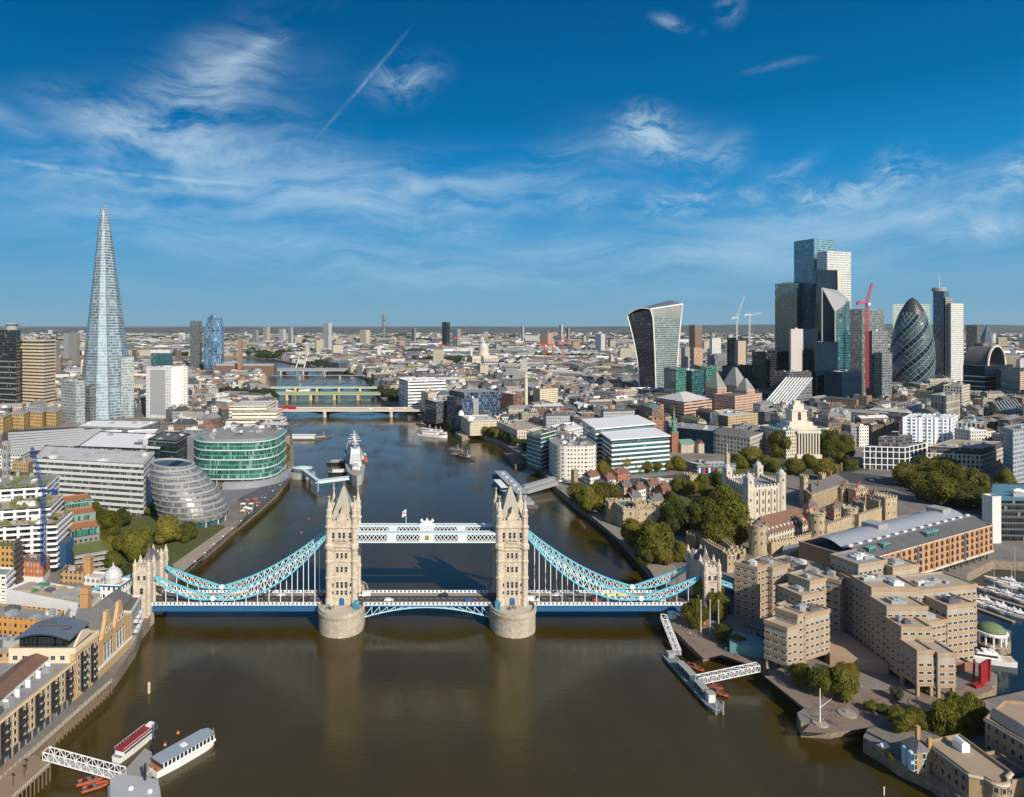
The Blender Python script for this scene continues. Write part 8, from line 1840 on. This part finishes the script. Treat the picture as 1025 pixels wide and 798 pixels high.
def river_boats():
 def small(px,py,L,rz,lab,dark=False,house=True):
  t=thing('work_boat',lab,'boat',(0,0,0));hull(t,L,L*.28,.8,L*.07,M['plant_dark']if dark else M['white_paint'],M['timber'],bow=.35,stern=.8)
  mb=MB();mb.box((-L*.08,0,L*.06),(L*.5,L*.2,L*.09));mb.build('cabin',M['white_paint']if not dark else M['plant_grey'],t);mb=MB();mb.box((-L*.08,0,L*.15),(L*.54,L*.23,L*.012));mb.build('roof',M['plant_white']if not dark else M['tile_brown'],t);mb=MB();mb.tube((L*.1,0,L*.15),(L*.1,0,L*.34),L*.008,6);mb.build('mast',M['white_paint'],t);place(t,P(px,py,0),rz)
 small(322,438,22,.3,'dark tug lying at the outer end of the white roofed pier',True)
 small(428,433,34,-.8,'white passenger boat in the group by the right bank, leftmost of three');small(433,436.5,40,-.5,'white passenger boat in the group by the right bank, front one of three');small(439,433,26,-.7,'white passenger boat in the group by the right bank, rightmost of three')
 small(421,424.5,18,-.8,'small dark boat beside the right end of the pale road bridge',True);small(456,451,22,-.6,'dark barge in mid river below the navy office, upper left of three',True);small(460,456,24,-.6,'dark barge in mid river below the navy office, lower left of three',True);small(466,458,26,-.9,'brown and white barge in mid river below the navy office, right of three',True)
 small(298,391,50,.1,'white boat between the two far bridges')
 A,B=P(499,474,2),P(531,506,2);d=(B-A).normalized();an=math.atan2(d.y,d.x);c=(A+B)/2;L=(B-A).length
 t=thing('passenger_pier','long dark floating passenger pier with grey roof right of the bridge tower','pier',(0,0,0));mb=MB();mb.box((0,0,-1),(L,12,3));mb.build('pontoon',M['plant_dark'],t);mb=MB();mb.box((-L*.1,0,2),(L*.7,8,3.2));mb.build('waiting_room',M['g_grey'],t);mb=MB();mb.box((-L*.1,0,5.2),(L*.74,10,.5));mb.build('roof',plain('pier_roof',(.34,.36,.38),.5,.12),t)
 for k in range(5):mb=MB();mb.box((-L*.36+k*L*.13,0,5.7),(4,3,.6));mb.build('skylight',M['plant_white'],t)
 mb=MB();mb.box((L*.4,0,2),(L*.14,7,2.2));mb.build('ramp_house',M['plant_grey'],t);place(t,(c.x,c.y,0),an)
 a,b=P(525,491,3),P(556,482,5.5);t=thing('pier_ramp','grey double walkway from the passenger pier to the right bank','gangway',a)
 for k in(-1,1):o_=Vector((0,7*k,0));mb=MB();mb.bar(a+o_,b+o_,4.6,.5);mb.bar(a+o_+Vector((0,0,2.8)),b+o_+Vector((0,0,2.8)),4.4,.3);mb.bar(a+o_+Vector((0,-2,1.4)),b+o_+Vector((0,-2,1.4)),.2,2.2);mb.build('walkway',M['plant_grey'],t)
 t=thing('cruise_boat','white topped dark blue cruise boat lying along the outer side of the passenger pier','boat',(0,0,0));hull(t,38,7,1,2.2,M['deep_blue'],M['roof_light'],bow=.3,stern=.8);mb=MB();mb.box((-2,0,2.1),(28,5.6,2.6));mb.build('saloon',M['dark_glass'],t);mb=MB();mb.box((-2,0,4.7),(29,6,.3));mb.build('roof',M['white_paint'],t);place(t,c+Vector((-10,4,-2)),an)
 t=thing('quay_platform','timber quay platform jutting from the right bank below the custom house trees','platform',P(512,458,0));mb=MB();mb.prism([tuple(P(a_,b_,4)[:2])for a_,b_ in((504,453),(514,453),(525,463),(515,465))],-2,4);mb.build('deck',M['timber'],t)
 t=thing('quay_platform','flat pale stone platform on the right bank below the old fish market','platform',P(465,433,0));mb=MB();mb.prism([tuple(P(a_,b_,5)[:2])for a_,b_ in((455,432),(464,429),(474,434),(462,437))],-2,5);mb.build('deck',M['path_stone'],t)
river_boats()
def dock():
 a=[yacht('motor_yacht','',15),yacht('motor_yacht','',12,fly=False),sailboat('sailing_yacht','',12)];used=[0,0,0]
 rows=[((974,601),(1020,617),9),((990,591),(1032,604),8),((1005,583),(1042,594),6)]
 rn=['nearest row','middle row','farthest row']
 for r,(A,B,n)in enumerate(rows):
  p0,p1=P(*A,0),P(*B,0)
  for i in range(n):
   k=(0,1,0,2,1,0)[(i*2+r)%6];o=a[k]if not used[k]else dup(a[k]);used[k]=1;q=p0.lerp(p1,i/(n-1));place(o,q,R(140+6*math.sin(i*2.1)),1.0+.12*math.sin(i*1.7+r));o['group']='boats moored in the dock basin'
   o['label']='%s in the %s of the dock, %s from left'%(('white motor yacht with flybridge','white cabin cruiser','white sailing yacht with bare mast')[k],rn[r],ORD[i])
 for r,(A,B)in enumerate((((968,605),(1014,622)),((985,596),(1030,609)))):
  p,q=P(*A,.5),P(*B,.5);mb=MB();mb.bar(p,q,2.0,.6);tag(mb.build('floating_jetty',M['path_stone']),['pale floating jetty in front of the nearest row of yachts','pale floating jetty between the nearest and middle rows of yachts'][r],'jetty')
 t=sailboat('tall_sailing_yacht','large sailing yacht with very tall white mast behind the moored yachts',17);place(t,P(1017,588,0),R(150))
 t=yacht('white_superyacht','large white motor yacht lying in the lock cut below the green dome',22);place(t,P(982,661,0),R(160),(1,1,1.15))
 t=yacht('small_white_cruiser','white cabin cruiser beside the red raised bridge',12,fly=False);place(t,P(967,673,0),R(150))
 p=P(991,643);t=thing('domed_pavilion','round white pavilion with columns and shallow green dome on the dock quay','pavilion',p);mb=MB();mb.lathe(p,[(6.0,0),(6.0,.5),(5.6,.55)],24);mb.build('base',M['path_stone'],t)
 for k in range(12):an=2*math.pi*k/12;mb=MB();mb.tube((p.x+5*math.cos(an),p.y+5*math.sin(an),5.5),(p.x+5*math.cos(an),p.y+5*math.sin(an),9.4),.34,10);mb.build('column',M['white_paint'],t)
 mb=MB();mb.lathe((p.x,p.y,5.5),[(2.6,0),(2.6,3.9)],16);mb.build('inner_wall',M['g_dark'],t);mb=MB();mb.lathe((p.x,p.y,9.3),[(5.6,0),(5.8,.4),(5.8,1.2),(5.4,1.3)],24);mb.build('cornice',M['white_paint'],t);mb=MB();mb.lathe((p.x,p.y,10.6),[(5.2,0),(4.9,.9),(4.0,1.9),(2.6,2.6),(1.0,3.0),(.3,3.1)],24);mb.build('dome',plain('dome_green',(.14,.19,.085),.7,.15),t,smooth=True)
 p=P(975,690);t=thing('red_lifting_bridge','bright red raised lifting bridge deck at the lock','bridge',p);q=P(984,683,5);mb=MB();mb.box((q.x,q.y,4.4),(7.6,.8,8.6),.55);mb.build('raised_deck',plain('bridge_red',(.25,.014,.02),.55,.2,.8),t)
 for s in(-1,1):mb=MB();mb.bar((q.x+3*s,q.y+1.2,5),(q.x+3*s,q.y+.8,13.6),.5);mb.build('rib',plain('dark_red',(.25,.02,.02)),t)
 mb=MB();mb.box((q.x-4.5,q.y-2.5,5),(5,2,1.2),.35);mb.build('counterweight',MATS['bridge_red'],t)
 t=block('dock_quay_shed','small low brick shed with red doors at the foot of the hotel by the dock','shed',rect(XA(955,268),268,8,6,.1),5,8.4,M['brick_red'],M['roof_tan'],0)
 for k,(px,yb,yt,lab)in enumerate(((701,634,601,'bare white flagpole on the right riverside terrace, leftmost of three'),(710,633,601,'bare white flagpole on the right riverside terrace, middle of three'),(718.5,632,601,'bare white flagpole on the right riverside terrace, rightmost of three'))):
  p=P(px,yb);mb=MB();mb.tube(p,(p.x,p.y,ZA(yt,p.y)),.3,8,.16);mb.lathe((p.x,p.y,ZA(yt,p.y)),[(.3,0),(.3,.4),(.05,.6)],8);tag(mb.build('flagpole',plain('pole_stone',(.58,.54,.46),.6)),lab,'flagpole','three bare flagpoles')
 p=P(820,724);t=thing('signal_mast','white signal mast with slanting yard on the quay point before the hotel','mast',p);mb=MB();mb.tube(p,(p.x,p.y,17),.26,8,.14);mb.build('pole',M['white_paint'],t);mb=MB();mb.tube((p.x,p.y,10.5),(p.x+3.6,p.y-.5,13.8),.14,6,.07);mb.build('yard',M['white_paint'],t);mb=MB();mb.lathe(p,[(2.6,0),(2.4,.5),(.6,.7)],12);mb.build('plinth',M['path_stone'],t)
 p=P(847,714);t=thing('sundial','round stone sundial sculpture on the hotel quay','sculpture',p);mb=MB();mb.lathe(p,[(3.0,0),(3.0,.4),(2.4,.5)],20);mb.build('plinth',M['path_stone'],t);mb=MB();mb.lathe((p.x,p.y,5.5),[(.5,0),(.3,.9)],10);mb.tube((p.x-.9,p.y,5.6),(p.x+1.1,p.y,7.8),.12,6);mb.build('gnomon',M['steel'],t)
 p=P(672,618);t=thing('ticket_kiosk','small blue and white kiosk on the quay point by the right gangway','kiosk',p);mb=MB();mb.box(p,(3.0,2.4,2.4),.4);mb.build('wall',M['white_paint'],t);mb=MB();mb.box((p.x,p.y,7.4),(3.5,2.9,.4),.4);mb.build('roof',M['light_blue'],t)
 p=P(704,624);t=thing('red_sculpture','orange red figure sculpture among the trees behind the flagpoles','sculpture',p);mb=MB();mb.lathe(p,[(.8,0),(.5,1.2),(.8,2.2),(.45,3.2),(.6,3.8),(.15,4.4)],8);mb.build('figure',M['orange'],t)
dock()
# cranes
def lattice(mb,a,b,w,n):
 a,b=Vector(a),Vector(b);d=(b-a).normalized();u=Vector((0,0,1))if abs(d.z)<.9 else Vector((1,0,0));s=d.cross(u).normalized()*(w/2);v=s.cross(d).normalized()*(w/2)
 cs=[s+v,s-v,-s-v,-s+v]
 for c in cs:mb.bar(a+c,b+c,w*.16)
 for i in range(n):
  p,q=a.lerp(b,i/n),a.lerp(b,(i+1)/n)
  for k in range(4):mb.bar(p+cs[k],q+cs[(k+1)%4],w*.1)
def crane(name,label,px,Y,yb,yt,jib,mat,w=2.0):
 X=XA(px,Y);z0,z1=ZA(yb,Y),ZA(yt,Y);t=thing(name,label,'crane',(X,Y,z0));mb=MB();lattice(mb,(X,Y,z0),(X,Y,z1),w,max(6,int((z1-z0)/(w*1.6))));mb.build('mast',mat,t)
 mb=MB();e=(XA(jib[0],Y),Y,ZA(jib[1],Y));lattice(mb,(X,Y,z1),e,w*.75,max(6,int((Vector(e)-Vector((X,Y,z1))).length/(w*1.4))));mb.build('jib',mat,t)
 dx=X-e[0];sg=1 if dx>0 else-1;mb=MB();mb.bar((X,Y,z1),(X+sg*w*4,Y,z1+w*.6),w*.8);mb.box((X+sg*w*4,Y,z1-w),(w*1.6,w,w*1.4));mb.build('counterweight',mat if mat!=M['red']else M['plant_grey'],t)
 mb=MB();mb.box((X-sg*w*.5,Y-w*.6,z1-w*1.2),(w,w,w*1.2));mb.build('cab',M['white_paint'],t);mb=MB();mb.bar((X,Y,z1),(X+sg*w*.8,Y,z1+w*3),w*.25);mb.bar((X+sg*w*.8,Y,z1+w*3),e,w*.1);mb.build('tie',mat,t)
def cranes():
 blue=plain('crane_blue',(.015,.05,.20),.5);red=plain('crane_red',(.50,.05,.06),.5)
 crane('tower_crane','blue lattice tower crane in front of the white banded flats',43,352,566,492,(32,447),blue,1.5)
 crane('tower_crane','tall red tower crane standing against the dark grey glass tower',867,1040,388,303,(872,283),red,3.2)
 crane('tower_crane','white luffing crane on the unfinished tower, left of two',737,1490,340,318,(744,296),M['plant_white'],2.3);crane('tower_crane','white crane with level jib on the unfinished tower, right of two',749.5,1490,345,315,(762,313),M['plant_white'],2.3)
 for k,(px,Y,yb,yt,jib,lab)in enumerate(((459.5,2400,352,338,(465,328),'red crane left of the domed cathedral, right of two'),(438,2300,356,345,(436,332),'small red crane left of the domed cathedral, left of two'),(545,2000,358,345,(556,344),'red crane among the roofs left of the curved tower, left of three'),(553,2100,356,345,(562,342),'red crane among the roofs left of the curved tower, middle of three'),(563,2100,358,340,(560,334),'red crane among the roofs left of the curved tower, right of three'))):crane('tower_crane',lab,px,Y,yb,yt,jib,red,4.0)
cranes()
# people, lamps and stalls on the quays
def person_mesh(k):
 vs=[((0,0,.93),(.13,.10)),((0,0,1.15),(.14,.10)),((0,0,1.40),(.17,.11)),((0,0,1.50),(.06,.06)),((0,.01,1.58),(.075,.08)),((0,.01,1.68),(.08,.095)),((0,0,1.76),(.05,.06)),((-.1,.0,.88),(.09,.09)),((-.11,.12 if k else .05,.48),(.065,.07)),((-.11,.02 if k else 0,.08),(.045,.05)),((-.11,.14,.03),(.04,.04)),((.1,0,.88),(.09,.09)),((.11,-.10 if k else .02,.48),(.065,.07)),((.11,-.26 if k else 0,.10),(.045,.05)),((.11,-.12 if k else .12,.03),(.04,.04)),((-.21,0,1.38),(.06,.06)),((-.27,-.06,1.10),(.05,.05)),((-.25,.10,.86),(.035,.04)),((.21,0,1.38),(.06,.06)),((.27,.05,1.10),(.05,.05)),((.25,.14,.86),(.035,.04))]
 es=[(0,1),(1,2),(2,3),(3,4),(4,5),(5,6),(0,7),(7,8),(8,9),(9,10),(0,11),(11,12),(12,13),(13,14),(2,15),(15,16),(16,17),(2,18),(18,19),(19,20)]
 me=bpy.data.meshes.new('person_skin');me.from_pydata([v[0]for v in vs],es,[]);o=bpy.data.objects.new('person_skin',me);COL.objects.link(o);md=o.modifiers.new('skin','SKIN');
 for i,v in enumerate(vs):me.skin_vertices[0].data[i].radius=v[1]
 me.skin_vertices[0].data[0].use_root=True;sb=o.modifiers.new('sub','SUBSURF');sb.levels=1;sb.render_levels=1
 dg=bpy.context.evaluated_depsgraph_get();ev=o.evaluated_get(dg);m2=bpy.data.meshes.new_from_object(ev);bpy.data.objects.remove(o);m2.name='person';return m2
def people():
 cl=[((.05,.06,.10),'dark blue'),((.60,.58,.54),'white'),((.35,.05,.05),'red'),((.10,.10,.10),'black'),((.35,.30,.22),'tan'),((.10,.20,.35),'blue')]
 base=[person_mesh(0),person_mesh(1)];ms={}
 for i,(c,nm)in enumerate(cl):
  for k in(0,1):
   m,N,b=newmat('clothes_%s_%d'%(nm.replace(' ','_'),k));z=N.sep(N.n('ShaderNodeTexCoord').outputs['Object'])[2]
   N.l(N.mix(N.m('GREATER_THAN',z,1.47),N.mix(N.m('GREATER_THAN',z,.92),(.04,.045,.07,1),(*c,1)),N.mix(N.m('GREATER_THAN',z,1.69),(.45,.28,.20,1),(.05,.03,.02,1))),b.inputs['Base Color']);b.inputs['Roughness'].default_value=.85
   me=base[k].copy();me.materials.clear();me.materials.append(m);ms[(i,k)]=me
 rnd=random.Random(21)
 def crowd(n,area_,where,group,z=5.13):
  cnt={}
  pts=[]
  while len(pts)<n:
   px=rnd.uniform(min(a[0]for a in area_),max(a[0]for a in area_));py=rnd.uniform(min(a[1]for a in area_),max(a[1]for a in area_))
   if inside((px,py),area_):pts.append((px,py))
  for px,py in sorted(pts):
   i,k=rnd.randrange(6),rnd.randrange(2);o=bpy.data.objects.new('person',ms[(i,k)]);COL.objects.link(o);place(o,P(px,py,z),rnd.uniform(0,6.28),rnd.uniform(.95,1.05))
   key=(i,k);cnt[key]=cnt.get(key,0)+1
   tag(o,'person in %s top %s %s'%(cl[i][1],'walking' if k else 'standing',where),'person',group)
 crowd(46,[(190,570),(240,527),(262,505),(284,482),(290,474),(284,474),(262,492),(246,512),(228,532),(200,560)],'on the dark promenade below the silver hall','people on the promenade')
 crowd(24,[(668,614),(690,614),(730,646),(745,662),(722,652),(690,652)],'on the riverside terrace at the right bridge foot','people on the riverside terrace')
 crowd(26,[(800,700),(870,700),(930,700),(900,716),(830,730),(806,728)],'on the quay in front of the stepped hotel','people on the hotel quay')
 crowd(24,[(585,500),(600,510),(640,540),(655,562),(648,562),(620,535),(590,507)],'on the wharf walk before the water gate','people on the wharf walk')
 crowd(20,[(556,486),(575,482),(600,484),(600,490),(566,490)],'by the riverside stalls near the passenger pier','people by the stalls')
 crowd(12,[(325,607.5),(334,607.5),(334,610),(325,610)],'on the head of the left bridge pier','people on the left bridge pier',9.52);crowd(12,[(506,607.5),(520,607.5),(520,610.5),(506,610.5)],'on the head of the right bridge pier','people on the right bridge pier',9.52)
 lm=None;line=[(195,569),(205,560),(214,551),(223,543),(232,535),(241,527),(249,519),(257,511),(265,503),(273,496),(280,490),(286,481),(290,474)]
 for k,(px,py)in enumerate(line):
  p=P(px,py,5.12)
  if lm is None:
   lm=thing('promenade_lamp','','lamp');mb=MB();mb.tube((0,0,0),(0,0,3.8),.1,6);mb.build('post',M['plant_dark'],lm);mb=MB();mb.lathe((0,0,3.7),[(.15,0),(.42,.3),(.42,.6),(.1,.9)],10);mb.build('globe',M['white_paint'],lm);o=lm
  else:o=dup(lm)
  place(o,p);o['label']='pale globe lamp on the dark promenade edge, %s from the bridge'%ORD[k];o['group']='lamps along the promenade'
 st=None
 for k,(px,py)in enumerate(((243,507),(247,503),(251,507),(246,511),(255,502),(243,514),(250,512),(258,506))):
  p=P(px,py,5.13)
  t=thing('market_stall','%s canopied market stall beside the silver hall, %s from left'%(('white','red','cream')[k%3],ORD[sorted((243,247,251,246,255,243.5,250,258)).index((243,247,251,246,255,243.5,250,258)[k])]),'stall',p,'market stalls on the promenade');mb=MB();mb.box((p.x,p.y,p.z),(3,2,1.0));mb.build('counter',M['timber'],t);mb=MB()
  for a in(-1,1):
   for b in(-1,1):mb.box((p.x+a*1.6,p.y+b*1.2,p.z),(.1,.1,2.4))
  mb.hip(rect(p.x,p.y,3.8,3.0),p.z+2.4,.9,.5);mb.build('canopy',[M['white_paint'],plain('stall_red',(.42,.10,.08)),M['cream']][k%3],t)
 for k,(px,py)in enumerate(((560,484),(567,482),(575,484),(584,482),(592,484),(600,481))):
  p=P(px,py,5.1);t=thing('parasol','%s parasol at the riverside stalls above the passenger pier, %s from the left'%(('white','cream')[k%2],ORD[k]),'parasol',p,'parasols by the stalls');mb=MB();mb.tube(p,(p.x,p.y,p.z+3),.08,6);mb.build('pole',M['timber'],t);mb=MB();mb.lathe((p.x,p.y,p.z+2.5),[(2.2,0),(2.2,.08),(.1,1.0)],8);mb.build('canopy',[M['white_paint'],M['cream']][k%2],t)
people()
# the air
def air():
 mb=MB();mb.box((0,5000,-4),(30000,13000,330));m=bpy.data.materials.new('air');m.use_nodes=True;nt=m.node_tree;nt.nodes.clear()
 o=nt.nodes.new('ShaderNodeOutputMaterial');v=nt.nodes.new('ShaderNodeVolumePrincipled');v.inputs['Color'].default_value=(.80,.90,1.0,1);v.inputs['Density'].default_value=HAZE;v.inputs['Anisotropy'].default_value=.1;nt.links.new(v.outputs[0],o.inputs['Volume'])
 kind(mb.build('haze',m),'stuff')
HAZE=0.000014
air()
